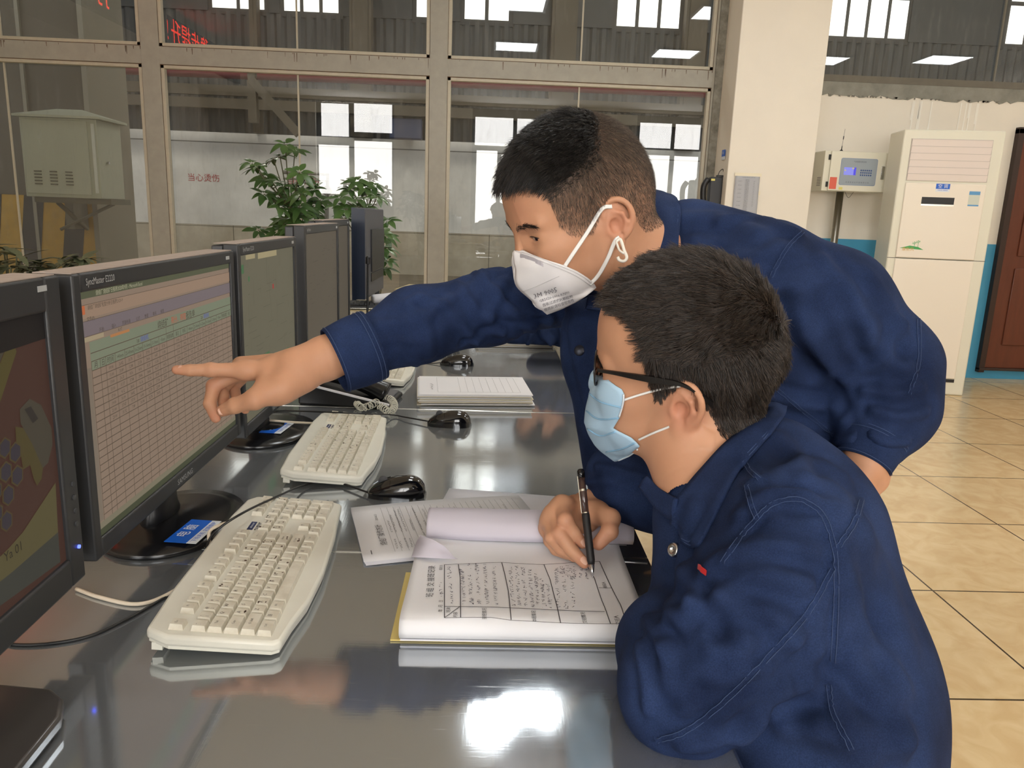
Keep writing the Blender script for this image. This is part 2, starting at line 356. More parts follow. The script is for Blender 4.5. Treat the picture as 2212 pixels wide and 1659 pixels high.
while x < 20: b.box(x, x+.012, HY-.034, HY-.03, 0, .815); x += 1.25
b.box(-26, 22, HY-.034, HY-.03, .79, .8); b.build('slab_joint', mat('joint', col(96,88,74), .9), hd)
def corr(z0, z1, x0=-26, x1=22, y=HY+.05):
    rows = [[], []]; x = x0; k = 0
    while x < x1:
        rows[0].append((x, y-(.035 if k % 4 in (1, 2) else 0), z0)); rows[1].append((x, y-(.035 if k % 4 in (1, 2) else 0), z1)); x += (.05 if k % 2 == 0 else .012+.06*(k % 4 == 1)); k += 1
    return MB().grid(rows)
HZ = float(P(900, 42, Y=HY)[2])
struct(corr(2.55, HZ).build('wall_cladding', M_corr))
struct(MB().box(-26, 22, HY, HY+.2, HZ+2.3, HZ+3.4).build('wall_cladding', M_corr))
# high window band
M_sash = mat('black sash', col(50,48,44), .6)
for k, (pa, pc) in enumerate([(455, 575), (610, 735), (896, 930), (1000, 1103), (1330, 1472), (1788, 1965), (2180, 2400), (160, 250)]):
    xa, xc = float(P(pa, 20, Y=HY)[0]), float(P(pc, 30, Y=HY)[0]); n = max(1, round((xc-xa)/.42))
    f = struct(MB().box(xa-.05, xc+.05, HY+.02, HY+.08, HZ-.05, HZ+2.3).build('window_%d' % (20+k), M_sash)); f.name = 'window_%d' % (20+k)
    for j in range(n):
        a = xa+(xc-xa)*j/n+.035; c = xa+(xc-xa)*(j+1)/n-.035
        for q in range(3):
            MB().box(a, c, HY-.0, HY+.01, HZ+.05+q*.75, HZ+.72+q*.75).build('pane', M_sky, f)
b = MB(); xs_ = [(-26, -9.0)]
for k, (pa, pc) in enumerate([(250, 455), (575, 610), (735, 896), (930, 1000), (1103, 1330), (1472, 1788), (1965, 2180)]):
    b.box(float(P(pa, 20, Y=HY)[0])+.05, float(P(pc, 20, Y=HY)[0])-.05, HY, HY+.15, HZ, HZ+2.3)
b.box(-26, float(P(160, 20, Y=HY)[0])-.05, HY, HY+.15, HZ, HZ+2.3).box(float(P(2400, 20, Y=HY)[0]), 22, HY, HY+.15, HZ, HZ+2.3)
struct(b.build('wall_cladding', M_corr))
struct(MB().box(-26, 22, WY+.16, HY+.3, HZ+3.3, HZ+3.5).build('ceiling_hall', mat('hall roof', col(60,60,58), .9)))
struct(MB().box(-26, -25.8, WY, HY, 0, HZ+3.4).box(21.8, 22, WY, HY, 0, HZ+3.4).build('wall_hall_side', M_corr))
# the hall is lit from its roof lights
for x, y in ((-12, 11), (-5, 11.5), (1.5, 11.5), (8, 11.5)):
    t = empty('hall_lamp', (x, y, HZ+2.9)); tag(t, {-12: 'round high bay lamp at the far left of the hall roof', -5: 'round high bay lamp above the louvred cabinet', 1.5: 'round high bay lamp above the middle of the hall', 8: 'round high bay lamp above the right end of the hall'}[x], 'lamp', 'high bay lamps under the hall roof')
    MB().lathe([(.06,.25),(.1,.2),(.34,0),(.33,0),(.05,.15)], 20).build('lamp_shade', M_al, t)
    MB().lathe([(.3,.01),(.3,.02)], 20).build('lamp_disc', emi('hall lamp light', (1, .95, .86, 1), HALL_LAMP), t)
    MB().tube([(0,0,.25),(0,0,.42)], .012).build('hanger', M_al, t)
# columns of the hall
def hcol(pa, pc, yy, top, lab, Yb=HY-.25):
    a, c = float(P(pa, yy, Y=Yb)[0]), float(P(pc, yy, Y=Yb)[0])
    o = MB().box(a, c, Yb, Yb+.25, 2.56, top).box(a+.06, c-.06, Yb-.02, Yb, 2.56, top).build('wall_pier', M_hcol); struct(o)
for a in ((755, 802), (1190, 1245), (1478, 1525), (540, 556)): hcol(a[0], a[1], 100, HZ+3.3, '')
# wide column with the cabinet
hc = MB().box(-9.5, -3.98, 8.15, 8.9, 0, HZ+3.3).build('wall_column', M_hcol); struct(hc)
MB().box(-4.02,-3.97,8.1,8.95,0,HZ+3.3).box(-4.62,-4.585,8.12,8.15,0,HZ+3.3).box(-5.2,-5.18,8.13,8.15,0,HZ+3.3).build('corner_angle', mat('column edging', col(128,120,102), .7), hc)
Mh = frameM((0, 8.148, 0), (1,0,0), (0,0,1), (0,-1,0)); b = MB()
for k in range(9):
    x = -5.6+k*.42
    b.add([(x,-.0,0),(x+.2,0,0),(x+.52,1.25,0),(x+.32,1.25,0)] if x+.52 < -3.97 else [(x,0,0),(min(x+.2,-3.98),0,0),(-3.98,.6,0),(x+.1,.5,0)], [(0,1,2,3)], Mh)
by = MB().box(-5.6, -3.975, 8.125, 8.149, 0, 1.25).build('trim_6', mat('yellow guard paint', col(176,132,20), .6, var=.3)); struct(by)
for v in b.v[:0]: pass
bb = MB(); 
for k in range(4):
    x = -5.3+k*.42; q = [(x,8.122,0),(x+.2,8.122,0),(x+.38,8.122,1.25),(x+.18,8.122,1.25)]
    if x+.38 < -3.97: bb.quad(*q)
bb.build('black_stripe', mat('black guard paint', col(38,34,28), .7), by)
# louvred cabinet on its bracket
cbx = empty('switch_cabinet', (-3.86, 7.55, 1.24), label='pale grey-green steel switch cabinet with sloping lid and three columns of louvres', cat='cabinet')
M_cab = mat('cabinet paint', col(176,176,152), .45, var=.06, vscale=3)
MB().box(-.40, .28, -.15, .32, 0, .70).build('cabinet_body', M_cab, cbx, bevel=.006)
MB().box(-.375, .20, -.165, -.15, .03, .68).build('door', M_cab, cbx, bevel=.004)
MB().add([(-.44,-.19,.70),(.33,-.19,.70),(.33,.36,.70),(-.44,.36,.70),(-.44,-.19,.72),(.33,-.19,.72),(.33,.36,.72),(-.44,.36,.72),(-.18,.08,.80),(.05,.08,.80)],
         [(3,2,1,0),(0,1,5,4),(1,2,6,5),(2,3,7,6),(3,0,4,7),(4,5,9,8),(5,6,9),(6,7,8,9),(7,4,8)]).build('lid', M_cab, cbx)
b = MB()
for i in range(3):
    for j in range(5): b.box(-.30+i*.14, -.235+i*.14, -.172, -.164, .11+j*.028, .122+j*.028)
b.build('louvre', mat('louvre shade', col(92,88,70), .8), cbx)
MB().box(.235,.262,-.16,-.15,.05,.66).build('edge_strip', mat('light strip', col(205,205,190), .5), cbx)
MB().lathe([(.012,0),(.012,.02)], 12, T(.285,0,.33) @ Ry(90)).build('lock', mat('chrome', col(200,200,200), .2, 1), cbx)
MB().box(-.36,.34,-.1,.3,-.05,0).tube([(-.25,.1,-.3),(.3,.05,-.04)], .015).tube([(-.2,.5,-.3),(-.2,0,-.05)], .02).box(-.3,-.22,.3,.6,-.3,0).build('bracket', mat('bracket paint', col(96,90,72), .8), cbx)
# pipe work, red pipe, braces and boxes on the far wall
def pz(px, py, Y): return float(P(px, py, Y=Y)[2])
def pxx(px, py, Y): return float(P(px, py, Y=Y)[0])
tag(MB().tube([(-12, 14.6, pz(900,180,14.6)), (8.5, 14.6, pz(900,180,14.6)+.05)], .075).build('red_pipe', mat('red pipe paint', col(110,40,40), .6), smooth=True), 'long dark red pipe running along the hall cladding', 'pipe')
for k, yy in enumerate((212, 240)):
    z = pz(900, yy, 15.2); tag(MB().box(-10, 5, 15.2, 15.3, z-.09, z+.09).build('cladding_rail', M_hcol), ['upper dark rail below the red pipe on the cladding', 'lower dark rail below the red pipe on the cladding'][k], 'rail')
a = P(545, 175, Y=14.2); c = P(645, 290, Y=14.2); d = P(525, 250, Y=14.2)
tag(MB().tube([a+(0,0,.2), a, c], .1, 4).tube([a, (a[0], 14.2, 2.62)], .1, 4).build('brace', M_hcol), 'brown diagonal steel brace and post in front of the cladding', 'brace')
x0, x1 = pxx(842,280,15.1), pxx(912,280,15.1)
tag(MB().box(x0, x1, 15.0, 15.25, pz(900,302,15.1), pz(900,258,15.1)).build('hall_box', mat('dark blue enamel', col(44,54,84), .5), bevel=.02), 'dark blue box mounted low on the hall cladding', 'box')
M_pipe = mat('grey thin pipe', col(128,124,114), .5)
pp = [P(x, y, Y=15.2) for x, y in ((612,372),(708,377),(706,500))]
tag(MB().tube(pp, .035).tube([P(612,376,Y=15.1)+(0,0,-.08),P(706,381,Y=15.1)+(0,0,-.08),P(701,500,Y=15.1)], .02).lathe([(.09,-.03),(.09,.03)], 14, T(*P(706,412,Y=15.15))@Rx(90)).build('gas_pipe', M_pipe), 'thin grey pipe with a hand valve on the white hall wall', 'pipe')
Mw = frameM((0, HY-.006, 0), (1,0,0), (0,0,1), (0,-1,0)); M_redp = mat('red stencil paint', col(176,60,62), .8)
c = P(440, 385, Y=HY); s = texts([('当心烫伤', .155, c[0], c[2])], 'warning_lettering', M_redp, None, Mw); tag(s, 'red four-character warning lettering at the left of the white hall wall', 'lettering')
c = P(655, 392, Y=HY); s = texts([('当心烫伤', .155, c[0], c[2])], 'warning_lettering', M_redp, None, Mw); tag(s, 'red warning lettering on the white hall wall, half hidden behind the plant', 'lettering')
# ================================================================ steel desk units
DZ = .75
def steel():
    m = bpy.data.materials.new('scratched stainless steel'); m.use_nodes = True; nt = m.node_tree; N = nt.nodes; L = nt.links; b = N['Principled BSDF']
    b.inputs['Metallic'].default_value = .80
    tc = N.new('ShaderNodeTexCoord')
    def noise(scale, st, det=6, rot=0):
        mp = N.new('ShaderNodeMapping'); mp.inputs['Scale'].default_value = st; mp.inputs['Rotation'].default_value = (0, 0, rot); L.new(tc.outputs['Object'], mp.inputs[0])
        n = N.new('ShaderNodeTexNoise'); n.inputs['Scale'].default_value = scale; n.inputs['Detail'].default_value = det; n.inputs['Roughness'].default_value = .6; L.new(mp.outputs[0], n.inputs[0]); return n.outputs[0]
    cloud = noise(5, (1, 1, 1)); brush = noise(40, (.35, 6, 1), 5, .15); brush2 = noise(60, (4, .3, 1), 5, .5)
    def ramp(src, p0, c0, p1, c1):
        r = N.new('ShaderNodeValToRGB'); r.color_ramp.elements[0].position = p0; r.color_ramp.elements[1].position = p1
        r.color_ramp.elements[0].color = (c0,)*3+(1,); r.color_ramp.elements[1].color = (c1,)*3+(1,); L.new(src, r.inputs[0]); return r.outputs[0]
    def math_(op, a, c):
        q = N.new('ShaderNodeMath'); q.operation = op
        for i, s in enumerate((a, c)):
            if isinstance(s, float): q.inputs[i].default_value = s
            else: L.new(s, q.inputs[i])
        return q.outputs[0]
    sc = math_('ADD', ramp(brush, .6, 0, .8, .10), ramp(brush2, .66, 0, .8, .08))
    rg = math_('ADD', ramp(cloud, .35, .06, .7, .13), sc); L.new(rg, b.inputs['Roughness'])
    mx = N.new('ShaderNodeMix'); mx.data_type = 'RGBA'; L.new(math_('MULTIPLY', sc, 4.0), mx.inputs[0]); mx.inputs[6].default_value = (.47, .50, .53, 1); mx.inputs[7].default_value = (.66, .66, .65, 1)
    L.new(mx.outputs[2], b.inputs['Base Color'])
    bp = N.new('ShaderNodeBump'); bp.inputs['Strength'].default_value = .035; bp.inputs['Distance'].default_value = .0005; L.new(math_('ADD', brush, brush2), bp.inputs['Height']); L.new(bp.outputs[0], b.inputs['Normal'])
    return m
M_steel = steel(); M_edge = mat('polished steel edge', col(225,222,212), .25, 1); M_black = mat('black plastic', col(22,22,24), .4)
UN = [(.30, 1.066, 'nearest steel desk unit, under the worn white keyboard and the notebook'), (1.069, 1.918, 'steel desk unit under the second keyboard, with a seam at each end'),
      (1.922, 2.99, 'steel desk unit under the desk telephone and the thick stack of forms'), (2.996, 4.15, 'farthest steel desk unit, covered with piled folders')]
for i, (a, c, lab) in enumerate(UN):
    t = empty('steel_desk', (0, a, 0), label=lab, cat='desk', group='steel desk units in a row')
    x1 = .252+.004*(i > 1)*3
    MB().box(-1.05, x1, 0, c-a, DZ-.035, DZ).build('desk_top', M_steel, t, bevel=.0015)
    MB().box(-1.0, x1-.28, .03, c-a-.03, .06, DZ-.035).build('desk_cabinet', mat('grey desk body', col(120,120,118), .5), t)
    MB().box(x1-.3, x1-.002, .002, c-a-.002, DZ-.10, DZ-.036).build('apron', M_steel, t)
    for yy in (.05, c-a-.09): MB().box(x1-.06, x1-.02, yy, yy+.04, 0, DZ-.1).build('leg', M_edge, t)
    MB().box(-1.05, x1, c-a-.0012, c-a, DZ+.00005, DZ+.0006).box(x1-.0018, x1+.0006, 0, c-a, DZ-.034, DZ+.0006).build('edge_strip', M_edge, t)
# ================================================================ monitors
M_bez = mat('charcoal monitor plastic', col(62,63,66), .42, var=.1, vscale=30); M_bezd = mat('dark monitor bezel', col(44,45,47), .42)
M_dust = mat('dusty monitor top', col(168,154,144), .85, var=.15, vscale=60)
M_ltxt = mat('pale print', col(176,178,178), .4)
def scr(name, c, s=1.0, rough=.42):
    m = mat(name, (0.008, .008, .008, 1), .55, spec=.22); b = m.node_tree.nodes['Principled BSDF']
    b.inputs['Emission Color'].default_value = c; b.inputs['Emission Strength'].default_value = s; return m
SF = frameM((0.0012, 0, 0), (0, 1, 0), (0, 0, 1), (1, 0, 0))      # drawing plane of a screen
def Q(b, x0, y0, x1, y1, M=SF, z=0): b.add([(x0,y0,z),(x1,y0,z),(x1,y1,z),(x0,y1,z)], [(0,1,2,3)], M); return b
def monitor(loc, w, h, yaw, label, bz=(.017,.022,.024), scol=None, base=True, group='monitors in a row along the desk', logo=True, brand=False):
    t = empty('computer_monitor', loc, (0, 0, math.radians(yaw)), label=label, cat='monitor', group=group)
    s, tp, bt = bz
    # local: y 0..w along the desk, z 0..h, screen looks to +x
    b = MB().box(-.022, .006, 0, s, 0, h).box(-.022, .006, w-s, w, 0, h).box(-.022, .006, s, w-s, h-tp, h).box(-.022, .006, s, w-s, 0, bt)
    b.build('bezel', M_bezd, t, bevel=.0025)
    MB().box(-.045, -.023, .004, w-.004, .004, h-.003).add([(-.045,.05,.05),(-.045,w-.05,.05),(-.045,w-.05,h-.06),(-.045,.05,h-.06),(-.062,.12,.08),(-.062,w-.12,.08),(-.062,w-.12,h-.1),(-.062,.12,h-.1)],
        [(4,5,6,7),(0,1,5,4),(1,2,6,5),(2,3,7,6),(3,0,4,7)]).build('back_shell', M_bez, t, bevel=.003)
    MB().box(-.040, .003, .004, w-.004, h+.0002, h+.0012).build('dust_layer', M_dust, t)
    sc = MB().box(-.004, .001, s, w-s, bt, h-tp).build('screen', scol or M_black, t)
    MB().box(.0062, .0068, w-.045, w-.028, h-.014, h-.008).build('badge', M_ltxt, t)
    if base:
        zb = DZ-loc[2]
        MB().lathe([(0.001,0),(.118,0),(.12,.004),(.118,.009),(.09,.013),(.045,.016),(.03,.019)], 48, T(.0, w/2, zb) @ Matrix.Diagonal((.86, 1.12, 1, 1)) @ T(-.015,0,0)).build('stand_base', mat('glossy black stand', col(20,20,22), .22), t, smooth=True)
        MB().lathe([(.032,.01),(.026,.03),(.02,.12)], 24, T(-.035, w/2, zb) @ Matrix.Diagonal((.8, 1.7, 1, 1))).build('stand_neck', M_black, t, smooth=True)
    return t, sc
MXX = -.470
m1, s1 = monitor((-.455, .315, .815), .535, .352, 1.5, 'nearest monitor, thick rounded dark frame and a red and yellow picture', (.03,.036,.034), scr('dark red screen', (.045,.020,.014,1)), base=False)
m2, s2 = monitor((MXX, .878, .818), .556, .347, 0, 'monitor with the spreadsheet the standing man points at', scol=scr('tan sheet', (.215,.155,.112,1)))
m3, s3 = monitor((MXX, 1.458, .80), .44, .375, 0, 'third monitor, olive grey process diagram, just behind the spreadsheet screen', scol=scr('olive screen', (.115,.105,.07,1)))
m4, s4 = monitor((MXX, 1.985, .815), .45, .385, 0, 'fourth monitor, brownish dim screen half covered by the third', scol=scr('brown screen', (.085,.07,.05,1)))
m5, s5 = monitor((-.53, 2.50, .82), .46, .385, 0, 'fifth monitor, farthest of the row, small dark brown screen', scol=scr('brown screen 2', (.075,.062,.045,1)))
texts([('SyncMaster E2220', .0115, .062, .336, 0, .82)], 'model_print', M_ltxt, m2, SF @ T(0,0,.0055))
texts([('SAMSUNG', .012, .278, .0115, 0, 1.1)], 'maker_print', M_ltxt, m2, SF @ T(0,0,.0055))
texts([('SyncMaster E2220', .0115, .062, .364, 0, .82)], 'model_print', M_ltxt, m3, SF @ T(0,0,.0055))
texts([('SAMSUNG', .012, .22, .0115, 0, 1.1)], 'maker_print', M_ltxt, m3, SF @ T(0,0,.0055))
texts([('SyncMaster', .0115, .045, .374, 0, .82)], 'model_print', M_ltxt, m4, SF @ T(0,0,.0055))
# spreadsheet on the second screen: helper in fractions of the screen
sw, sh = .556-.034, .347-.046; sx, sz = .017, .024
def F(x, y): return sx+x*sw, sz+(1-y)*sh
def strip(y0, y1, c, name, x0=0, x1=1, z=.0003, st=1.):
    a = F(x0, y1); d = F(x1, y0); b = MB(); Q(b, a[0], a[1], d[0], d[1], SF, z); return b.build(name, scr(name, c, st), s2)
strip(0, .028, (.075,.08,.045,1), 'title_bar'); strip(.052, .105, (.26,.175,.12,1), 'address_bar'); strip(.115, .175, (.15,.12,.125,1), 'ribbon')
strip(.20, .315, (.16,.18,.12,1), 'table_header', .032); strip(.054, .088, (.42,.11,.04,1), 'orange_icon', .004, .024, .0005); strip(.178, .196, (.3,.24,.15,1), 'name_box', 0, .1, .0004)
strip(.197, .209, (.36,.16,.06,1), 'selected_columns', .13, .23, .0005); strip(.972, 1., (.05,.055,.03,1), 'task_bar'); strip(.945, .972, (.17,.15,.1,1), 'sheet_tabs'); strip(.30, .94, (.17,.135,.1,1), 'row_numbers', 0, .03, .0004)
g = MB(); yy = .315
cols = [.032, .072, .098, .145]; 
while cols[-1] < .96: cols.append(cols[-1]+.0505)
def ln(x0, y0, x1, y1, t=.0005):
    a = F(x0, y0); d = F(x1, y1)
    Q(g, a[0]-(t if x0 == x1 else 0), d[1]-(t if y0 == y1 else 0), d[0]+(t if x0 == x1 else 0), a[1]+(t if y0 == y1 else 0), SF, .0007)
for y in (.245, .278): ln(.032, y, 1, y)
while yy < .95: ln(.032, yy, 1, yy); yy += .0303
for k, c in enumerate(cols): ln(c, .278 if k not in (9,10) else .245, c, .945)
for y in (.052, .115, .175): ln(0, y, 1, y, .0003)
g.build('grid_lines', scr('grid ink', (.085,.06,.042,1)), s2)
it = []; rd = random.Random(5)
def tx(s, sz_, x, y, sxx=1.): q = F(x, y); it.append((s, sz_, q[0], q[1], 0, sxx))
tx('烧结矿', .0125, .43, .226); tx('报告单', .0125, .63, .226); tx('月', .009, .052, .298); tx('日', .009, .085, .298); tx('时间', .009, .121, .298)
for k, s in enumerate(['>40mm', '25-40mm', '16-25mm', '10-16mm', '5-10mm', '<5mm', '转鼓指数', '备注', '时间', '>40mm', '25-40mm', '16-25mm', '10-16mm', '5-10mm', '<5mm', '转鼓指数', '备注']):
    tx(s, .0072, .170+k*.0505, .298, .82)
for r in range(8):
    for k in range(15):
        if k in (7,): continue
        if r >= 6 and k > 8-r//6*3: continue
        tx(('%02d:00' % (9+r*2)) if k in (0,8) else '%.2f' % rd.uniform(4, 40), .0062, .121+k*.0505-(0 if k else 0), .331+r*.0303, .85)
tx('文件(F)', .006, .045, .11); tx('开始', .006, .09, .165); tx('插入', .006, .15, .165); tx('页面布局', .006, .215, .165); tx('公式', .006, .28, .165); tx('数据', .006, .33, .165); tx('审阅', .006, .38, .165); tx('视图', .006, .43, .165)
tx('8.97', .006, .18, .187); tx('烧结厂烧结矿粒度分析日报表2020-9', .0062, .12, .066, .9); tx('1#', .008, .27, .262); tx('2#', .008, .72, .262)
texts(it, 'cell_text', scr('sheet ink', (.055,.04,.03,1)), s2, SF @ T(0,0,.0009), res=1)
q = F(.54, .226); q1 = F(.31, .262); q2 = F(.76, .262)
texts([('筛分、转鼓', .0115, q[0], q[1])], 'red_heading', scr('red sheet ink', (.4,.06,.03,1)), s2, SF @ T(0,0,.0009))
texts([('烧结机', .0085, *q1), ('烧结机', .0085, *q2)], 'blue_heading', scr('blue sheet ink', (.05,.06,.3,1)), s2, SF @ T(0,0,.0009))
q = F(.14, .015); texts([('烧结厂烧结矿日报表2020年9月 - Microsoft Excel', .0068, q[0]+.03, q[1], 0, .9)], 'title_text', scr('title ink', (.35,.33,.22,1)), s2, SF @ T(0,0,.0009))
# picture on the nearest screen
def poly(sc, pts, c, name, z=.0004, s=1.):
    b = MB(); b.add([(x, y, z) for x, y in pts], [tuple(range(len(pts)))], SF); return b.build(name, scr(name, c, s), sc)
W1, H1, a0, z0 = .535, .352, .03, .034
def G1(u, v): return a0+u*(W1-2*a0), z0+v*(H1-.07)
def S1(px_, py_): q = P(px_, py_, X=-.4535); return float(q[1])-.315, float(q[2])-.815
def pp1(pts, c, name, z): return poly(s1, [S1(*p) for p in pts][::-1], c, name, z)
pp1([(-60,712),(137,655),(139,727),(-60,792)], (.006,.005,.005,1), 'black_band', .0006)
pp1([(38,755),(58,750),(62,760),(15,900),(-20,960),(-20,880),(0,850)], (.060,.048,.014,1), 'yellow_stripe', .0004)
pp1([(-60,790),(36,757),(0,845),(-20,880),(-60,940)], (.045,.038,.025,1), 'olive_stripe', .0004)
pp1([(146,1043),(151,1150),(50,1236),(-20,1290),(-20,1245),(43,1184),(74,1150)], (.075,.062,.026,1), 'yellow_corner', .0004)
pp1([(151,1150),(156,1214),(-20,1340),(-20,1290),(50,1236)], (.035,.035,.028,1), 'bottom_band', .0004)
pp1([(68,885),(90,862),(115,875),(138,925),(140,960),(130,1000),(118,1012),(95,960),(70,915)], (.045,.038,.026,1), 'grey_emblem', .0004)
pp1([(58,922),(75,925),(95,960),(118,1012),(115,1035),(105,1050),(98,1035),(90,1005),(75,1015),(70,985),(60,960)], (.055,.042,.014,1), 'ochre_emblem', .0006)
pp1([(78,885),(92,878),(108,905),(96,915)], (.022,.018,.015,1), 'emblem_mark', .0008)
for u, v in ((34,968),(57,978),(36,1020),(61,1028),(14,1062),(41,1070),(16,1110),(37,1126),(-6,1095)):
    pp1([(u+15*math.cos(math.radians(60*k+30)), v-5*math.cos(math.radians(60*k+30))+24*math.sin(math.radians(60*k+30))) for k in range(6)], (.055,.040,.016,1), 'hexagon_edge', .0008)
    pp1([(u+12*math.cos(math.radians(60*k+30)), v-4*math.cos(math.radians(60*k+30))+20*math.sin(math.radians(60*k+30))) for k in range(6)], (.030,.024,.030,1), 'hexagon', .0010)
q = S1(52, 1192); texts([('Ya 01', .014, q[0], q[1])], 'picture_text', scr('dark ink', (.02,.015,.01,1)), s1, SF @ T(0,0,.001))
for k, z in enumerate((.118,.102,.086,.07)): MB().lathe([(.003,0),(.003,.0015)], 10, T(.006, .523, z) @ Ry(90)).build('button', M_bez, m1)
MB().lathe([(.0022,0),(.0022,.002)], 10, T(.006, .523, .042) @ Ry(90)).build('power_light', emi('blue diode', (.08,.12,1,1), 4), m1)
# diagrams on the third and fourth screens
rd = random.Random(11); b = MB()
for _ in range(70):
    x = rd.uniform(.03,.41); y = rd.uniform(.04,.33)
    if rd.random() < .5: Q(b, x, y, x+.0006, min(y+rd.uniform(.01,.07),.34), SF, .0005)
    else: Q(b, x, y, min(x+rd.uniform(.01,.06),.42), y+.0006, SF, .0005)
b.build('diagram_lines', scr('diagram ink', (.05,.045,.03,1)), s3)
b = MB(); Q(b,.03,.318,.045,.335); Q(b,.07,.30,.08,.31); Q(b,.10,.10,.2,.14,z=.0001); Q(b,.16,.045,.22,.075); Q(b,.3,.10,.36,.12)
b.build('green_blocks', scr('diagram green', (.05,.12,.05,1)), s3)
b = MB(); Q(b,.06,.343,.12,.352); Q(b,.14,.34,.28,.352); b.build('yellow_tabs', scr('diagram yellow', (.3,.25,.14,1)), s3)
b = MB(); Q(b,.03,.11,.036,.12); Q(b,.24,.27,.25,.28); b.build('red_marks', scr('diagram red', (.3,.03,.03,1)), s3)
b = MB()
for _ in range(30): x = rd.uniform(.03,.4); y = rd.uniform(.15,.34); Q(b, x, y, x+rd.uniform(.005,.05), y+.0008, SF, .0005)
b.build('diagram_lines', scr('diagram ink 2', (.035,.03,.022,1)), s4)
# the monitor that shows its back
t = empty('computer_monitor', (-.50, 3.06, .895), (0, 0, math.radians(89)), label='dark monitor turned away, its ribbed back towards the camera', cat='monitor')
MB().box(0, .46, -.02, .02, 0, .35).build('back_shell', mat('slate back plastic', col(74,74,80), .5), t, bevel=.004)
MB().box(.12, .44, -.026, -.02, .10, .27).box(.12, .44, -.023, -.02, .06, .095).build('vent_panel', M_black, t, bevel=.002)
MB().box(-.004, .464, .018, .034, -.004, .354).box(-.006, 0, -.018, .02, 0, .35).build('front_frame', mat('navy edge', col(16,28,48), .3), t)
MB().tube([(.40,.0,.04),(.40,.0,-.14)], .012).build('stand_neck', M_black, t)
MB().lathe([(.0,0),(.05,0),(.05,.008),(.02,.014)], 32, T(.40,0,-.145)).build('stand_base', M_black, t)
# stickers of the stands
M_sblue = mat('sticker blue', col(20,96,204), .35); M_swhite = mat('sticker white', col(226,232,238), .4)
def sticker(mon, cx, cy, z, ang, s=1., parent=None):
    M = T(cx, cy, z) @ Rz(ang)
    t = empty('computer_sticker', (0,0,0), parent=None); t.matrix_world = M
    MB().box(-.042*s,.042*s,-.0095*s,.024*s,0,.0004).build('blue_field', M_sblue, t); MB().box(-.042*s,.042*s,-.024*s,-.0095*s,0,.0004).build('white_field', M_swhite, t)
    texts([('电 脑', .02*s, 0, .0085*s)], 'large_characters', M_swhite, t, T(0,0,.0007)); texts([('下班关机 定期维护', .0088*s, 0, -.0165*s)], 'small_characters', M_sblue, t, T(0,0,.0007))
    return t
c = P(418, 1143, Z=.77); tag(sticker(m2, c[0], c[1], .7665, 84), 'blue and white computer sticker on the stand foot of the spreadsheet monitor', 'sticker')
c = P(598, 921, Z=.77); tag(sticker(m3, c[0], c[1], .7665, 84), 'blue and white sticker on the stand foot of the third monitor', 'sticker')
c = P(748, 695, Z=.765); tag(sticker(m3, c[0], c[1], .755, 84), 'blue sticker lying by the farthest monitor, mostly hidden by the pointing sleeve', 'sticker')
# ================================================================ keyboards
M_kw = mat('worn ivory key plastic', col(226,222,208), .45, c2=col(204,196,178), vscale=45, var=.1); M_kb = mat('ivory keyboard shell', col(226,224,212), .35, var=.05, vscale=20)
M_kink = mat('key legend ink', col(96,88,82), .6); M_grime = mat('key grime', col(88,70,56), .9)
U = .0180
def key_mesh(wu, vu=1., hh=.0075):
    w_ = wu*U-.0012; d = vu*U-.0012; i = .0022
    b = MB().add([(0,0,0),(w_,0,0),(w_,d,0),(0,d,0),(i,i*.9,hh),(w_-i,i*.9,hh),(w_-i,d-i*.6,hh),(i,d-i*.6,hh)], [(4,5,6,7),(0,1,5,4),(1,2,6,5),(2,3,7,6),(3,0,4,7)])
    return b
def layout():
    K = []; R = [0, 1.02, 2.04, 3.06, 4.08, 5.45]       # bottom row .. F row (in units)
    def row(x, y, items):
        for it_ in items:
            if isinstance(it_, (int, float)): x += it_; continue
            s_, w_ = it_; K.append((x, y, w_, 1., s_)); x += w_
    row(0, R[5], [('Esc',1), 1., ('F1',1),('F2',1),('F3',1),('F4',1), .5, ('F5',1),('F6',1),('F7',1),('F8',1), .5, ('F9',1),('F10',1),('F11',1),('F12',1)])
    row(0, R[4], [(c_,1) for c_ in ['~ `','! 1','@ 2','# 3','$ 4','% 5','^ 6','& 7','* 8','( 9',') 0','_ -','+ =']]+[('←—',2)])
    row(0, R[3], [('Tab',1.5)]+[(c_,1) for c_ in 'QWERTYUIOP[]']+[('\\',1.5)])
    row(0, R[2], [('Caps',1.75)]+[(c_,1) for c_ in 'ASDFGHJKL;\'']+[('Enter',2.25)])
    row(0, R[1], [('⇧ Shift',2.25)]+[(c_,1) for c_ in 'ZXCVBNM,./']+[('⇧ Shift',2.75)])
    row(0, R[0], [('Ctrl',1.5),('⊞',1.25),('Alt',1.25),(' ',6),('Alt',1.25),('⊞',1.25),('≡',1.),('Ctrl',1.5)])
    nx = 15.25
    for j, r_ in enumerate((['Ins','Home','PgUp'],['Del','End','PgDn'])):
        row(nx, R[4-j], [(c_,1) for c_ in r_])
    row(nx+1, R[1], [('↑',1)]); row(nx, R[0], [('←',1),('↓',1),('→',1)])
    px_ = 18.5
    row(px_, R[5], [('PrtSc',1),('ScrLk',1),('Pause',1),('Fn',1)])
    row(px_, R[4], [('Num',1),('/',1),('*',1),('-',1)]); row(px_, R[3], [('7',1),('8',1),('9',1)]); row(px_, R[2], [('4',1),('5',1),('6',1)]); row(px_, R[1], [('1',1),('2',1),('3',1)]); row(px_, R[0], [('0',2),('.',1)])
    K.append((px_+3, R[2], 1, 2.02, '+')); K.append((px_+3, R[0], 1, 2.02, 'Ent'))
    return K
KL = layout(); KM = {}
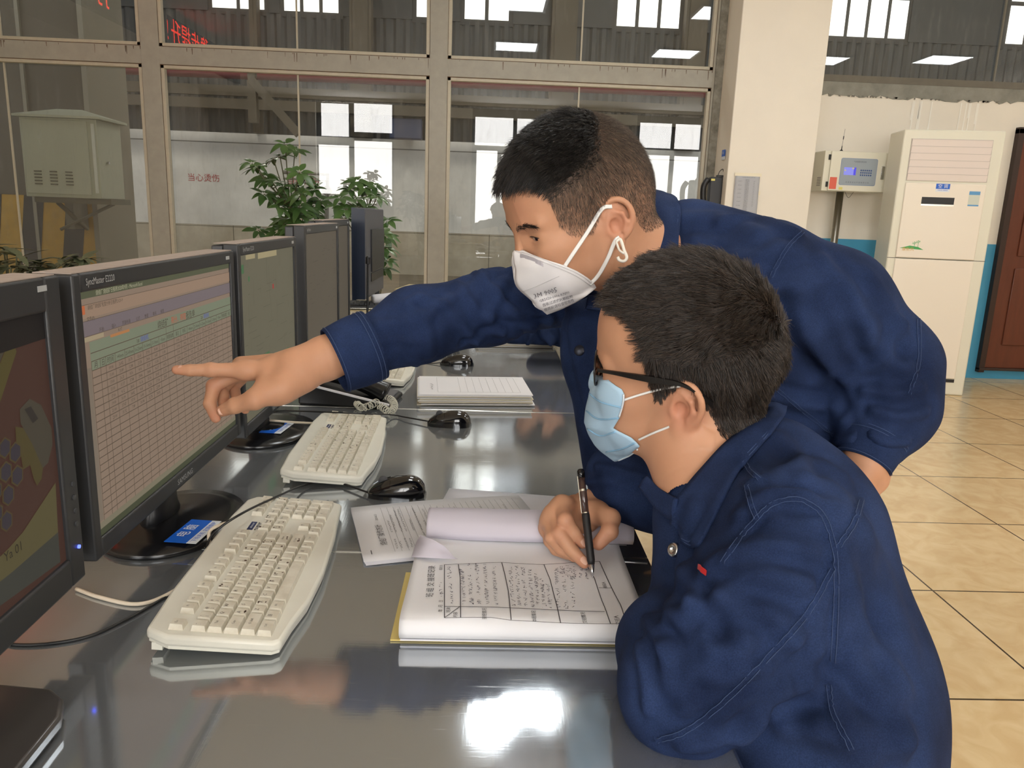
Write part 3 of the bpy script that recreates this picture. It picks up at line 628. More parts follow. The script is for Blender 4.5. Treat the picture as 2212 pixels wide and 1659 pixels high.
def keyboard(loc, rz, label, legends=True, kmat=M_kw, bmat=M_kb, ink=M_kink, grime=True, group='white keyboards on the desk', seed=1, glog=True):
    t = empty('keyboard', loc, label=label, cat='keyboard', group=group)
    t.matrix_world = T(*loc) @ Rz(90+rz) @ Rx(4.2)
    L_, D_ = 22.5*U+.022, .150
    ol = [(.006,-.004),(.0,.004),(-.002,.12),(.012,.147),(.10,.152),(.34,.152),(L_-.02,.147),(L_-.002,.135),(L_+.002,.012),(L_-.008,-.004),(L_-.09,-.010),(.30,-.014),(.18,-.019),(.10,-.016),(.05,-.008)]
    MB().prism(ol, 0, .0135).build('keyboard_shell', bmat, t, bevel=.004, seg=3)
    MB().prism([(x*.985+.003, y*.97+.002) for x, y in ol], -.004, .0).box(.01,.03,.128,.14,-.012,-.003).box(L_-.03,L_-.01,.128,.14,-.012,-.003).build('underside', bmat, t)
    ox, oy, zt = .011, .008, .0125
    leg = []; rd = random.Random(seed); gm = MB()
    for x, y, w_, v_, s_ in KL:
        k = (w_, v_, kmat.name)
        if k not in KM: me = key_mesh(w_, v_).mesh('key'); me.materials.append(kmat); KM[k] = me
        o = bpy.data.objects.new('key', KM[k]); COL.objects.link(o); o.parent = t; o.location = (ox+x*U, oy+y*U, zt)
        if legends:
            cx, cy = ox+(x+w_/2)*U-.0006, oy+(y+v_/2)*U
            if ' ' in s_.strip() and len(s_) == 3: leg += [(s_[0], .0052, cx-.003, cy+.0032), (s_[2], .0052, cx-.003, cy-.0032)]
            elif len(s_) == 1: leg.append((s_, .0068, cx-.0025, cy+.0015))
            elif s_.strip(): leg.append((s_, .0042, cx-.0005, cy+.001))
            if grime and y > .5 and rd.random() < (.55 if 8 < x < 18 and y < 5 else .1):
                for _ in range(rd.randint(1, 3)):
                    gx = cx+rd.uniform(-.0045, .0045); gy = cy+rd.choice((-.0045, .0045))+rd.uniform(-.001,.001); n_ = rd.randint(6, 9); a_ = rd.uniform(.0012,.0032); b_ = rd.uniform(.0008,.002)
                    gm.add([(gx+a_*rd.uniform(.6,1.2)*math.cos(2*math.pi*q/n_), gy+b_*rd.uniform(.6,1.2)*math.sin(2*math.pi*q/n_), zt+.00765) for q in range(n_)], [tuple(range(n_))])
    if legends: texts(leg, 'legends', ink, t, T(0,0,zt+.0077), res=1)
    if grime and gm.v: gm.build('grime', M_grime, t)
    if glog:
        b = MB().box(ox+15.6*U, ox+17.2*U, oy+5.5*U, oy+5.95*U, zt+.001, zt+.0016); b.build('maker_badge', mat('navy badge', col(28,40,86), .4), t)
        texts([('advanced', .0052, ox+16.4*U, oy+5.72*U)], 'badge_print', M_swhite, t, T(0,0,zt+.0019)); texts([('追風鍵盤', .0055, ox+16.4*U, oy+5.22*U)], 'badge_characters', mat('navy print', col(40,50,90), .5), t, T(0,0,zt+.0013))
        for q in range(3): MB().lathe([(.0012,0),(.0012,.0004)], 8, T(ox+(15.7+q*.7)*U, oy+4.98*U+.006, zt+.001)).build('indicator', M_black, t)
    return t
kb1 = keyboard((-.226, .785, .757), 1.2, 'nearest white keyboard, keys stained brown with grime', seed=3)
kb2 = keyboard((-.222, 1.335, .757), 1.5, 'second white keyboard, beside the glossy mouse, dusty keys', seed=8)
kb3 = keyboard((-.235, 2.16, .757), 1.0, 'third white keyboard, mostly hidden by the telephone and the sleeve', seed=12)
# cables
M_cab1 = mat('ivory cable', col(214,200,180), .5); M_cab2 = mat('black cable', col(26,26,28), .45)
def cable(pp, r, m, label, name='cable', z=None):
    pts = [(P(x, y, Z=zz)) for x, y, zz in pp]; o = MB().tube(spline(pts, 8), r, 8).build(name, m, None, smooth=True); return tag(o, label, 'cable')
cable([(165,1272,.753),(215,1290,.753),(290,1305,.753),(350,1290,.753),(410,1250,.753),(450,1190,.757),(452,1150,.775),(475,1134,.782),(500,1128,.775)], .0026, M_cab1, 'ivory keyboard cable bending round the nearest keyboard')
cable([(0,1385,.752),(40,1393,.752),(110,1390,.752),(190,1375,.752),(260,1345,.752),(340,1300,.752),(410,1250,.753),(445,1205,.757),(450,1170,.767),(475,1140,.786),(530,1105,.80),(600,1072,.778),(650,1050,.758),(700,1040,.756),(740,1045,.756),(790,1062,.757),(812,1068,.758)], .0019, M_cab2, 'thin black mouse cable crossing from the nearest monitor to the first mouse')
cable([(520,893,.752),(600,888,.752),(640,888,.757),(700,890,.785),(790,894,.785),(845,896,.757),(880,902,.757),(925,910,.758)], .0019, M_cab2, 'black cable of the middle mouse laid over the second keyboard')
cable([(520,905,.755),(580,908,.772),(630,912,.772),(690,915,.775),(705,916,.77)], .0026, M_cab1, 'short ivory cable of the second keyboard on the black stand foot')
cable([(880,770,.752),(900,780,.752),(930,785,.752),(955,783,.757)], .0016, M_cab2, 'black cable of the farthest mouse')
# mice
def mouse(c, rz, label, L_=.106, W_=.060, H_=.036):
    t = empty('computer_mouse', (c[0], c[1], DZ), (0,0,math.radians(180+rz)), label=label, cat='mouse', group='black mice on the desk')
    n, m_ = 28, 20; V = {}
    def pt(u, v):                                        # u along length 0 rear..1 front, v -1..1 across
        x = (u-.5)*L_; wv = W_*.5*(max(0, 1-abs(2*u-1)**2.6))**.5*(1-.10*math.sin(math.pi*u)+.06*(1-u)); hh = H_*(max(0, 1-abs(2*(u**.85)-1)**2.3))**.55*(1-.35*u)*1.1
        y = wv*math.sin(v*math.pi/2); z = .002+hh*max(0, math.cos(v*math.pi/2))**.62
        return (x, y, z)
    us = [i/n for i in range(n+1)]; vs = [-1+2*j/m_ for j in range(m_+1)]
    def part(name, u0, u1, v0, v1, m, off=0):
        b = MB(); b.grid([[Vector(pt(u, v))+Vector((0,0,off)) for v in vs if v0 <= v <= v1] for u in us if u0 <= u <= u1]); return b.build(name, m, t, smooth=True)
    MG = mat('glossy black mouse shell', col(14,14,16), .12, coat=.5)
    part('shell', 0, 1, -1, 1, MG); part('button', .58, .97, .12, .75, MG, .0009); part('button', .58, .97, -.75, -.12, MG, .0009)
    MB().lathe([(.004,-.004),(.0085,-.003),(.0085,.003),(.004,.004)], 16, T(.024, 0, .0265) @ Rx(90)).build('wheel', mat('grey rubber', col(60,60,62), .6), t)
    MB().grid([[(pt(u,v)[0], pt(u,v)[1]*1.01, zz) for zz in (0,.006)] for u in us for v in (-1,)]).grid([[(pt(u,1)[0], pt(u,1)[1]*1.01, zz) for zz in (0,.006)] for u in us]).build('skirt', MG, t)
    return t
mouse(P(857, 1052, Z=.765), 4, 'glossy black mouse nearest the camera, beside the printed sheet')
mouse(P(971, 905, Z=.765), -2, 'glossy black mouse in the middle, just before the stack of forms')
mouse(P(987, 779, Z=.765), 2, 'farthest black mouse, beyond the stack of forms', L_=.112)
# printed sheets
M_pap = mat('white paper', col(226,226,230), .8); M_pap2 = mat('bluish paper', col(216,216,224), .8); M_ink = mat('print ink', col(88,88,94), .8); M_inkd = mat('dark print ink', col(52,52,58), .8); M_penk = mat('pen ink', col(84,84,98), .8)
def sheet(name, o, ang, w_, h_, z, m=M_pap, n=8, curl=0., parent=None, th=.0002):
    b = MB(); rows = []
    for i in range(n+1):
        rows.append([(w_*j/n, h_*i/n, z+curl*math.sin(math.pi*i/n)*(.3+.7*j/n)) for j in range(n+1)])
    b.grid(rows); o_ = b.build(name, m, parent, smooth=True, solid=th); o_.matrix_world = T(o[0], o[1], 0) @ Rz(ang); return o_
def lines_of_print(items, z, ang, o, m, name, parent):
    b = MB(); rd = random.Random(3)
    for x0, x1, y, h in items: cjk_noise(b, x0, x1, y, h, rd)
    ob = b.build(name, m, parent); ob.matrix_world = T(o[0], o[1], z) @ Rz(ang); return ob
def spline_rows(R):
    return [spline(r, 4) for r in R]
# page frame: page x = +Y (reading direction), page y up = -X.  origin = bottom-left of the page
O1 = (.122, 1.103); A1 = 105
dd = empty('printed_document', (0,0,0), label='stapled printed sheet lying askew beyond the open notebook', cat='document')
for k in range(3): sheet('sheet', (O1[0]+.0015*k, O1[1]-.001*k), A1+.4*k, .213, .298, .7515+.0012*(2-k), M_pap if k == 0 else M_pap2, curl=.003, parent=dd)
rd = random.Random(9); it = []; y = .245
while y > .015:
    it.append((.03, .03+rd.uniform(.02,.05), y, .0035)); it.append((.09, .09+rd.uniform(.02,.095), y, .0033)); y -= rd.choice((.0065, .0095, .0125))
lines_of_print(it, .7568, A1, O1, M_ink, 'small_print', dd)
texts([('烧结厂操作方针', .0125, .085, .262, 0, .9), ('2020-06-22', .0055, .155, .262)], 'title_print', M_inkd, dd, T(O1[0], O1[1], .7568) @ Rz(A1))
b = MB(); y = .25
while y > .01: b.box(.02, .195, y, y+.0003, 0, .0001, T(O1[0], O1[1], .7566) @ Rz(A1)); y -= .0105
b.build('rule_lines', M_ink, dd)
MB().box(.018,.030,.284,.285,0,.0008, T(O1[0], O1[1], .7566) @ Rz(A1)).build('staple', M_inkd, dd)
# form under it, on the right
ff = sheet('printed_form', (.205, 1.095), 90-8, .21, .297, .7508, M_pap2); tag(ff, 'ruled form lying under the writing hand, beyond the notebook', 'form')
lines_of_print([(.03, .18, .02+.03*k, .003) for k in range(8)], .7513, 90-8, (.205, 1.095), M_ink, 'form_print', None).parent = ff
# notebook
nb = empty('notebook', (0,0,0), label='open handwritten shift record notebook under the pen, front pages curled back', cat='notebook')
NP = [(.8215,.757),(.8165,.766),(.8185,.776),(.828,.7825),(.85,.7835),(.89,.7815),(.95,.7805),(1.00,.7805),(1.03,.7825),(1.047,.787)]
def zn(y):
    if y <= NP[3][0]: return NP[3][1]
    for a, c in zip(NP[3:-1], NP[4:]):
        if y <= c[0]: return a[1]+(c[1]-a[1])*(y-a[0])/(c[0]-a[0])
    return NP[-1][1]
xl, xr = -.092, .202
def wav(x, y): return .0012*math.sin(26*x+9*y)+.0008*math.sin(60*x)*(y-.82)*3
b = MB(); prof = spline([(0, y, z) for y, z in NP], 5)
rows = []
for i in range(31):
    x = xl+(xr-xl)*i/30; rows.append([(x+(.012*(p[1]-.82) if i == 0 else 0), p[1]-.0*x, p[2]+wav(x, p[1])*(p[1] > .825)) for p in prof])
b.grid(rows).build('open_page', M_pap, nb, smooth=True, solid=.0004)
b = MB()
for k in range(9): b.box(xl+.001+.0004*k, xr-.001, .822+.0005*k, 1.06, .7535+.0028*k, .7555+.0028*k)
b.build('page_block', M_pap2, nb)
MB().box(xl-.011, xr, .826, 1.0, .7505, .7525).build('back_cover', mat('yellow card cover', col(206,184,112), .7), nb)
roll = spline([(0,1.036,.786),(0,1.030,.797),(0,1.040,.812),(0,1.066,.8185),(0,1.093,.812),(0,1.104,.795),(0,1.098,.778),(0,1.08,.764)], 6)
rows = []
for i in range(31):
    x = xl+.008+(xr+.012-xl)*i/30; s_ = 1.0-.10*math.exp(-((x-xl)/.05)**2); rows.append([(x+(.006 if i in (0,) else 0), p[1]+.006*math.exp(-((x-xl)/.07)**2), .786+(p[2]-.786)*s_) for p in roll])
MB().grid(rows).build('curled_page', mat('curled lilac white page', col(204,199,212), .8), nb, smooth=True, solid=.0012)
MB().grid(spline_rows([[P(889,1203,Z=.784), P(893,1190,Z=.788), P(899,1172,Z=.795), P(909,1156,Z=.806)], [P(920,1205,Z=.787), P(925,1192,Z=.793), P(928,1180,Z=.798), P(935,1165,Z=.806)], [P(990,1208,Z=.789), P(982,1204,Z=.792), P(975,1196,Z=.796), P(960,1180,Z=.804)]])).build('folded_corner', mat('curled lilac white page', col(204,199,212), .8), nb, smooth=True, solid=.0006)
def npt(px_, py_): q = P(px_, py_, Z=.7815); return q
def on_page(b, name, m):
    b.v = [(v[0], v[1], zn(v[1])+wav(v[0], v[1])+.0016+v[2]) for v in b.v]; return b.build(name, m, nb)
b = MB()
def pline(pts, w_=.0005):
    q = [npt(*p) for p in pts]
    for a, c in zip(q[:-1], q[1:]):
        n_ = 6; d = (c-a); l = np.hypot(d[0], d[1]); nx_, ny_ = -d[1]/l*w_, d[0]/l*w_
        for k in range(n_):
            s_ = a+d*k/n_; e_ = a+d*(k+1)/n_; b.add([(s_[0]-nx_,s_[1]-ny_,0),(e_[0]-nx_,e_[1]-ny_,0),(e_[0]+nx_,e_[1]+ny_,0),(s_[0]+nx_,s_[1]+ny_,0)], [(0,1,2,3)])
for ps in ([(960,1222),(960,1339)],[(990,1221),(994,1250),(995,1339)],[(1084,1216),(1090,1240),(1098,1280),(1104,1345)],[(1175,1218),(1188,1250),(1200,1300),(1211,1349)],[(1268,1222),(1284,1250),(1300,1300),(1319,1350)],[(1295,1214),(1318,1265),(1340,1310),(1353,1350)],
           [(960,1339),(1060,1340),(1104,1346),(1211,1349),(1353,1350)],[(960,1222),(1084,1216),(1175,1218),(1295,1214)],[(960,1316),(1100,1320),(1211,1322),(1306,1325)],[(961,1338),(993,1317)],[(1293,1271),(1322,1272)]):
    pline(ps)
on_page(b, 'ruled_frame', M_inkd)
def ptext(items, name, m):                            # (string, size, pixel x, pixel y)
    b = MB()
    for s_, sz_, x, y in items:
        q = npt(x, y); vs, fs = tmesh(s_, sz_, 1); b.add(vs, fs, T(q[0], q[1], 0) @ Rz(90))
    return on_page(b, name, m)
ptext([('班', .0105, 929, 1289), ('组', .0105, 930, 1277), ('交', .0105, 931, 1265), ('接', .0105, 932, 1254), ('班', .0105, 932, 1245), ('记', .0105, 933, 1236), ('录', .0105, 934, 1228)], 'title_print', M_inkd)
ptext([('年', .006, 952, 1324), ('月', .006, 952, 1315), ('日', .006, 953, 1304), ('班次', .0058, 969, 1323), ('内容', .0058, 984, 1333), ('接班情况', .0062, 1047, 1332), ('本班情况', .0062, 1154, 1336), ('交班情况', .0062, 1262, 1337), ('交班人', .0068, 1334, 1342), ('接班人', .0058, 1306, 1265), ('值班长', .005, 953, 1228)], 'column_print', M_inkd)
b = MB(); rd = random.Random(21)
def scrib(p0, p1, h, wts=1.):
    a = npt(*p0); c = npt(*p1); L_ = np.hypot(*(c-a)[:2]); d = (c-a)/L_; nrm = np.array([-d[1], d[0], 0]); x = 0.
    while x < L_:
        if rd.random() < .16: x += h*.9; continue
        cx = a+d*(x+h*.4); k = rd.randint(3, 5); pr = None
        for q in range(k):
            p = cx+d*rd.uniform(-.42,.42)*h+nrm*rd.uniform(-.5,.5)*h
            p[2] = 0
            if pr is not None:
                e = p-pr; l = max(1e-6, np.hypot(e[0], e[1])); nn = np.array([-e[1], e[0], 0])/l*.00038*wts
                b.add([pr-nn, p-nn, p+nn, pr+nn], [(0,1,2,3)])
            pr = p if rd.random() < .75 else None
        x += h*rd.uniform(.7, .95)
for x, ya, yb in ((1003,1312,1232),(1019,1313,1222),(1036,1312,1222),(1053,1312,1222),(1072,1313,1222),(1108,1316,1222),(1122,1316,1224),(1136,1317,1226),(1150,1317,1232),(1163,1317,1236),(1176,1318,1250),(1189,1318,1262),(1207,1318,1226),(1222,1320,1226),(1240,1320,1230),(1212,1240,1222),(1225,1246,1222),(1240,1250,1222),(1255,1252,1224),(1268,1252,1230),(975,1310,1228),(953,1296,1262)):
    scrib((x, ya), (x-6 if ya-yb > 50 else x, yb), .0058)
on_page(b, 'handwriting', M_penk)
# wire bookmark / pen lying by the notebook's right end
tag(MB().tube([(.185,1.0,.776),(.236,.995,.776)], .0016).build('steel_pen_refill', mat('steel', col(170,170,170), .3, 1)), 'thin steel rod sticking out at the right end of the notebook', 'rod')
# stacks of forms
def stack(name, c, ang, w_, h_, n, label, group='stacks of forms on the desk', m=None):
    t = empty(name, (c[0], c[1], DZ), (0,0,math.radians(ang)), label=label, cat='paper stack', group=group); rd = random.Random(n*7)
    ms = [mat('aged paper edge', col(214,206,186), .85), M_pap, mat('cream paper', col(226,220,204), .85)]
    for k in range(n):
        dx, dy = rd.uniform(-.006,.006), rd.uniform(-.006,.006); b = MB(); b.box(dx, w_+dx, dy, h_+dy, .0005+.0026*k, .0028+.0026*k); b.build('paper_wad', ms[k % 3] if k < n-1 else M_pap, t)
    z = .0026*n+.0008
    b = MB(); cjk_noise(b, .05, .12, h_-.035, .008, rd)
    for q in range(9): b.box(.02, w_-.02, .03+.02*q, .0304+.02*q, 0, .0001)
    b.box(.02,.0204,.03,h_-.05,0,.0001).box(w_-.02,w_-.0196,.03,h_-.05,0,.0001).box(.02,w_-.02,h_-.05,h_-.0496,0,.0001)
    o = b.build('printed_form', M_ink, t); o.location = (0,0,z)
    return t
stack('form_stack', P(1150, 876, Z=.752), 95, .225, .30, 12, 'thick stack of white forms with worn edges behind the middle mouse')
stack('form_stack', P(1195, 752, Z=.752), 93, .21, .29, 8, 'stack of forms on the far desk under the blue sleeve of the third worker')
# slab foot of the nearest monitor
zb = DZ-.815
MB().prism([(-.16,.04),(.070,.04),(.062,.340),(.050,.368),(.030,.384),(-.02,.390),(-.16,.398)], zb+.004, zb+.019, Rz(-1.5)).build('stand_base', mat('dark grey stand lid', col(58,54,52), .35, coat=.3), m1, bevel=.004, seg=4)
MB().prism([(-.155,.045),(.064,.045),(.056,.335),(.04,.372),(-.155,.388)], zb, zb+.004, Rz(-1.5)).build('stand_foot', M_black, m1)
MB().box(-.10, -.05, .18, .30, zb+.018, .12).build('stand_neck', M_black, m1, bevel=.006)
# telephone
ph = empty('desk_telephone', (-.478, 1.93, DZ), (0,0,math.radians(-7)), label='black desk telephone with a white trim line and pale coiled cord', cat='telephone')
M_ph = mat('black telephone plastic', col(26,26,28), .38, bump=.2, bscale=400)
MB().add([(0,0,0),(.24,0,0),(.24,.15,0),(0,.15,0),(0,0,.062),(.24,0,.014),(.24,.15,.014),(0,.15,.062)], [(0,3,2,1),(4,5,6,7),(0,1,5,4),(1,2,6,5),(2,3,7,6),(3,0,4,7)]).build('telephone_body', M_ph, ph, bevel=.006)
MB().add([(-.001,-.003,.058),(.24,-.003,.0105),(.24,-.003,.0145),(-.001,-.003,.0635),(-.001,.002,.0635),(.24,.002,.0155)], [(0,1,2,3),(3,2,5,4)]).build('white_trim', mat('white trim', col(226,226,230), .3), ph)
MB().add([(.12,.07,.0395),(.23,.07,.0175),(.23,.145,.0175),(.12,.145,.0395)], [(0,1,2,3)]).build('keypad_panel', mat('grey keypad panel', col(84,84,88), .4), ph)
sl = -.0480/.24
for i in range(4):
    for j in range(3):
        x = .135+i*.022; y = .082+j*.022; z = .0625+sl*x; MB().box(-.006,.006,-.008,.008,0,.004, T(x, y, z-.0005) @ Ry(11.3)).build('keypad_button', M_black, ph, bevel=.001)
texts([('1 4 7 *', .009, .165, .138, 0), ('设置', .011, .21, .135, 90)], 'keypad_print', M_black, ph, T(0,0,.0635) @ Ry(11.3))
hs = spline([(.035,.035,.075),(.06,.035,.082),(.12,.036,.070),(.18,.036,.052),(.222,.036,.034)], 6); rs = [.022+.008*abs(2*i/(len(hs)-1)-1)**2 for i in range(len(hs))]
MB().tube(hs, rs, 14, M=Matrix.Diagonal((1,1,1,1))).build('handset', mat('glossy handset black', col(20,20,22), .25), ph, smooth=True)
def coil(path, R_, r_, turns, m, name, label=None, parent=None):
    sp = spline(path, 10); n = turns*14; pts = []; ds = [0]
    for a, c in zip(sp[:-1], sp[1:]): ds.append(ds[-1]+float(np.linalg.norm(c-a)))
    for i in range(n):
        d = ds[-1]*i/(n-1); k = min(max(np.searchsorted(ds, d)-1, 0), len(sp)-2); f = (d-ds[k])/max(1e-9, ds[k+1]-ds[k]); c = sp[k]*(1-f)+sp[k+1]*f; tt = sp[k+1]-sp[k]; tt = tt/np.linalg.norm(tt)
        a = np.cross(tt, (0,0,1.)); a /= np.linalg.norm(a); bq = np.cross(tt, a); q = 2*math.pi*turns*i/(n-1); pts.append(c+a*R_*math.cos(q)+bq*R_*math.sin(q))
    o = MB().tube(pts, r_, 6).build(name, m, parent, smooth=True); return o
o = coil([P(x, y, Z=z) for x, y, z in ((765,864,.757),(780,880,.765),(800,876,.766),(825,862,.768),(843,862,.77),(852,876,.768),(842,890,.765),(826,880,.768),(812,874,.776))], .0085, .0014, 34, mat('pale coiled cord', col(206,204,190), .5), 'coiled_cord'); tag(o, 'pale coiled telephone cord bunched beside the second keyboard', 'cord')
o = coil([P(x, y, Z=.762) for x, y in ((905,768),(930,762),(960,756),(985,752),(988,748))], .008, .0018, 24, M_cab2, 'coiled_cord'); tag(o, 'black coiled cord beyond the farthest mouse, under the outstretched arm', 'cord')
# far pile: folders, books, black keyboard, rolled paper, small microphone
M_fold = mat('manila folder', col(204,190,150), .8, var=.08); M_cream = mat('cream book block', col(208,198,176), .85)
def pile(name, x, y, w_, d_, n, th, label, mm, ang=0, z0=DZ, cat='folder', group='piled folders and books at the far end of the desk'):
    for k in range(n):
        rd = random.Random(hash(name) % 99+k); rd = random.Random(k*13+n)
        t = empty(name, (x+rd.uniform(-.01,.01), y+rd.uniform(-.01,.01), z0+th*k+.0005*k+.0005), (0,0,math.radians(ang+rd.uniform(-3,3))), label=label[k], cat=cat, group=group)
        MB().box(0, w_, 0, d_, 0, th*.12).box(0, w_, 0, d_, th*.86, th*.98).box(0, .003, 0, d_, 0, th*.98).build('cover', mm[k % len(mm)], t); MB().box(.003, w_-.005, .004, d_-.004, th*.12, th*.86).build('pages', M_cream, t)
bkl = ['lowest thick book of the pile behind the row of monitors', 'second book of the pile beyond the monitors', 'third book of the pile beyond the monitors', 'top book of the pile, right under the black keyboard']
pile('book', -.61, 3.06, .21, .22, 4, .024, bkl, [M_fold, M_cream, M_fold], 5, cat='book')
kbb = empty('keyboard', (0,0,0), label='black keyboard lying on top of the far book pile', cat='keyboard'); kbb.matrix_world = T(-.66, 3.08, DZ+.102) @ Rz(8)
MB().box(0,.30,0,.15,0,.014).build('keyboard_shell', M_black, kbb, bevel=.003); MB().box(.0,.30,-.003,.0,.0,.004).build('silver_edge', M_edge, kbb)
km = MB().box(0,.016,0,.016,0,.006).mesh('key'); km.materials.append(M_bezd)
for i in range(14):
    for j in range(5): o = bpy.data.objects.new('key', km); COL.objects.link(o); o.parent = kbb; o.location = (.01+i*.02, .02+j*.024, .0135)
o = MB().tube([(-.465,3.16,DZ+.137),(-.30,3.30,DZ+.146)], .018, 20).build('paper_roll', M_pap, smooth=True); tag(o, 'loose roll of printed white paper lying over the black keyboard', 'paper')
pile('folder', -.43, 3.62, .26, .26, 6, .022, ['lowest of the manila folders behind the paper roll','second manila folder behind the paper roll','third manila folder behind the paper roll','fourth manila folder behind the paper roll','fifth manila folder behind the paper roll','topmost manila folder behind the paper roll'], [M_fold], -6, group='manila folders behind the paper roll')
pile('folder', -.10, 3.55, .22, .28, 1, .012, ['flat pale folder lying alone on the far desk'], [M_cream], 12)
mi = empty('desk_microphone', (-.455, 2.93, DZ), label='small black microphone on a thin upright rod', cat='microphone')
MB().lathe([(.0,0),(.035,0),(.035,.012),(.018,.03),(.008,.045)], 20).build('microphone_base', M_black, mi); MB().tube([(0,0,.04),(.004,0,.30)], .0045).build('rod', M_black, mi); MB().lathe([(.004,-.012),(.009,-.01),(.009,.014),(.004,.018)], 14, T(.004,0,.305)).build('microphone_head', M_black, mi)
# ================================================================ plants
def leaf(b, o, d, up, L_, W_, droop=.25, n=5, fold=.15):
    o = np.array(o, float); d = d/np.linalg.norm(d); s = np.cross(d, up); s = s/max(1e-6, np.linalg.norm(s)); u = np.cross(s, d); rows = []
    for i in range(n+1):
        t = i/n; c = o+d*L_*t+np.array([0,0,-1])*droop*L_*t*t; w_ = W_*.5*math.sin(math.pi*min(1, t**.8*.97+.02))**.75
        rows.append([c-s*w_+u*w_*fold, c, c+s*w_+u*w_*fold])
    b.grid(rows)
M_leaf = mat('glossy green leaf', col(74,104,52), .35, c2=col(44,70,34), vscale=5); M_leaf2 = mat('dull olive leaf', col(104,112,84), .5, c2=col(74,80,56), vscale=8); M_stem = mat('green brown stem', col(84,84,58), .7); M_pot = mat('terracotta pot', col(128,78,58), .8); M_soil = mat('soil', col(50,40,32), .95)
def pot(parent, r, h):
    MB().lathe([(r*.62,0),(r*.7,.0),(r,h),(r*1.08,h),(r*1.08,h*.86),(r*.99,h*.85)], 28).build('pot', M_pot, parent, smooth=False); MB().lathe([(0.001,h*.9),(r*.95,h*.9)], 24).build('soil', M_soil, parent)
def umbrella_plant(base, ctr, Yd, label, seed, ll=.074):
    rd = random.Random(seed); t = empty('potted_plant', base, label=label, cat='plant'); B = np.array(base); pot(t, .17, .3)
    lf = MB(); st = MB(); top = np.array([0, 0, .9]); trunk = [np.array([0,0,.28]), np.array([.02,0,.6]), np.array([0,0,.95]), np.array([-.03,0,1.25])]
    st.tube(spline(trunk, 4), .012)
    for (x, y) in ctr:
        c = P(x, y, Y=Yd+rd.uniform(-.22, .2))-B; k = min(trunk, key=lambda q: abs(q[2]-(c[2]-.12))); mid = (k+c)/2+np.array([0,0,-.02]); st.tube(spline([k, mid, c], 3), .0035, 5)
        n = rd.randint(7, 9); tilt = np.array([rd.uniform(-.5,.5), rd.uniform(-.9,-.1), 1.]); tilt /= np.linalg.norm(tilt); a = np.cross(tilt, (1,0,0)); a /= np.linalg.norm(a); c2 = np.cross(tilt, a); a0_ = rd.random()*6
        for q in range(n):
            th = a0_+2*math.pi*q/n; d = a*math.cos(th)+c2*math.sin(th)+tilt*rd.uniform(-.1,.35); L_ = ll*rd.uniform(.85,1.3); o = c+d*.012; leaf(lf, o, d, tilt, L_, L_*.47, rd.uniform(.15,.6))
    st.build('stems', M_stem, t, smooth=True); lf.build('leaves', M_leaf, t, smooth=True); return t
c1 = [(616,312),(637,325),(591,344),(605,338),(544,353),(556,362),(573,382),(647,373),(662,380),(570,419),(616,403),(658,395),(640,405),(620,430),(650,419),(674,411),(679,444),(693,432),(647,448),(608,448),(616,469),(635,469),(654,473),(683,465),(608,484),(635,490),(558,497),(623,500),(600,425),(630,445),(665,455),(645,490),(590,395),(615,510),(640,515),(600,500),(660,500)]
c2_ = [(772,392),(757,409),(789,405),(808,402),(735,427),(770,430),(801,419),(815,425),(731,446),(747,452),(770,450),(790,450),(836,478),(834,511),(830,505),(832,536),(836,563),(830,579),(815,590),(745,470),(800,560),(810,470),(820,540)]
umbrella_plant((-1.2, 4.9, 0), c1, 4.8, 'tall umbrella plant in front of the window, bright green top leaves', 4)
umbrella_plant((-.72, 4.9, 0), c2_, 4.75, 'shorter umbrella plant behind the monitor that shows its back', 6)
t = empty('potted_plant', (-1.95, 3.2, .0), label='low broad-leaved plant with dusty olive leaves at the left edge', cat='plant'); pot(t, .16, .62); lf = MB(); st = MB(); rd = random.Random(2)
st.tube([(0,0,.55),(0,0,.9)], .012)
for q in range(38):
    xq = rd.uniform(-110,205); c = P(xq, rd.uniform(532+max(0,xq)*.1,615), Y=3.2+rd.uniform(-.2,.15))-np.array([-1.95,3.2,0]); st.tube(spline([(0,0,.7),(c*.5+np.array([0,0,.35])), c], 3), .003, 5)
    for k in range(5):
        th = rd.random()*6.3; d = np.array([math.cos(th), math.sin(th)*.9-.2, rd.uniform(-.1,.5)]); leaf(lf, c, d, (0,0,1), rd.uniform(.075,.12), rd.uniform(.028,.042), rd.uniform(.1,.5))
st.build('stems', M_stem, t, smooth=True); lf.build('leaves', M_leaf2, t, smooth=True)
# ================================================================ right side: cooler, gas alarm, notices
ac = empty('floor_air_conditioner', (3.0, 5.78, 0), (0,0,math.radians(-10)), label='tall white floor standing air conditioner beside the door', cat='air conditioner')
M_ac = mat('ivory cooler shell', col(228,224,206), .4); M_acf = mat('warm white cooler panel', col(238,228,212), .35)
MB().box(0, .69, 0, .32, 0, 1.95).build('cooler_body', M_ac, ac, bevel=.012, seg=3)
MB().box(.055, .61, -.012, 0, 1.03, 1.575).build('upper_panel', M_acf, ac, bevel=.006); MB().box(.055, .61, -.012, 0, .13, 1.022).build('lower_panel', M_acf, ac, bevel=.006)
MB().box(.055, .61, -.004, 0, .10, .125).build('floor_grille', M_black, ac); MB().box(.055, .61, -.005, .0, 1.59, 1.885).build('outlet_recess', mat('outlet shade', col(196,186,176), .6), ac)
for k in range(6): MB().add([(.06,-.006,1.592+.0485*k),(.605,-.006,1.592+.0485*k),(.605,-.013,1.637+.0485*k),(.06,-.013,1.637+.0485*k),(.06,-.002,1.637+.0485*k),(.605,-.002,1.637+.0485*k)], [(0,1,2,3),(3,2,5,4)]).build('outlet_blade', mat('blade', col(232,220,212), .4), ac)
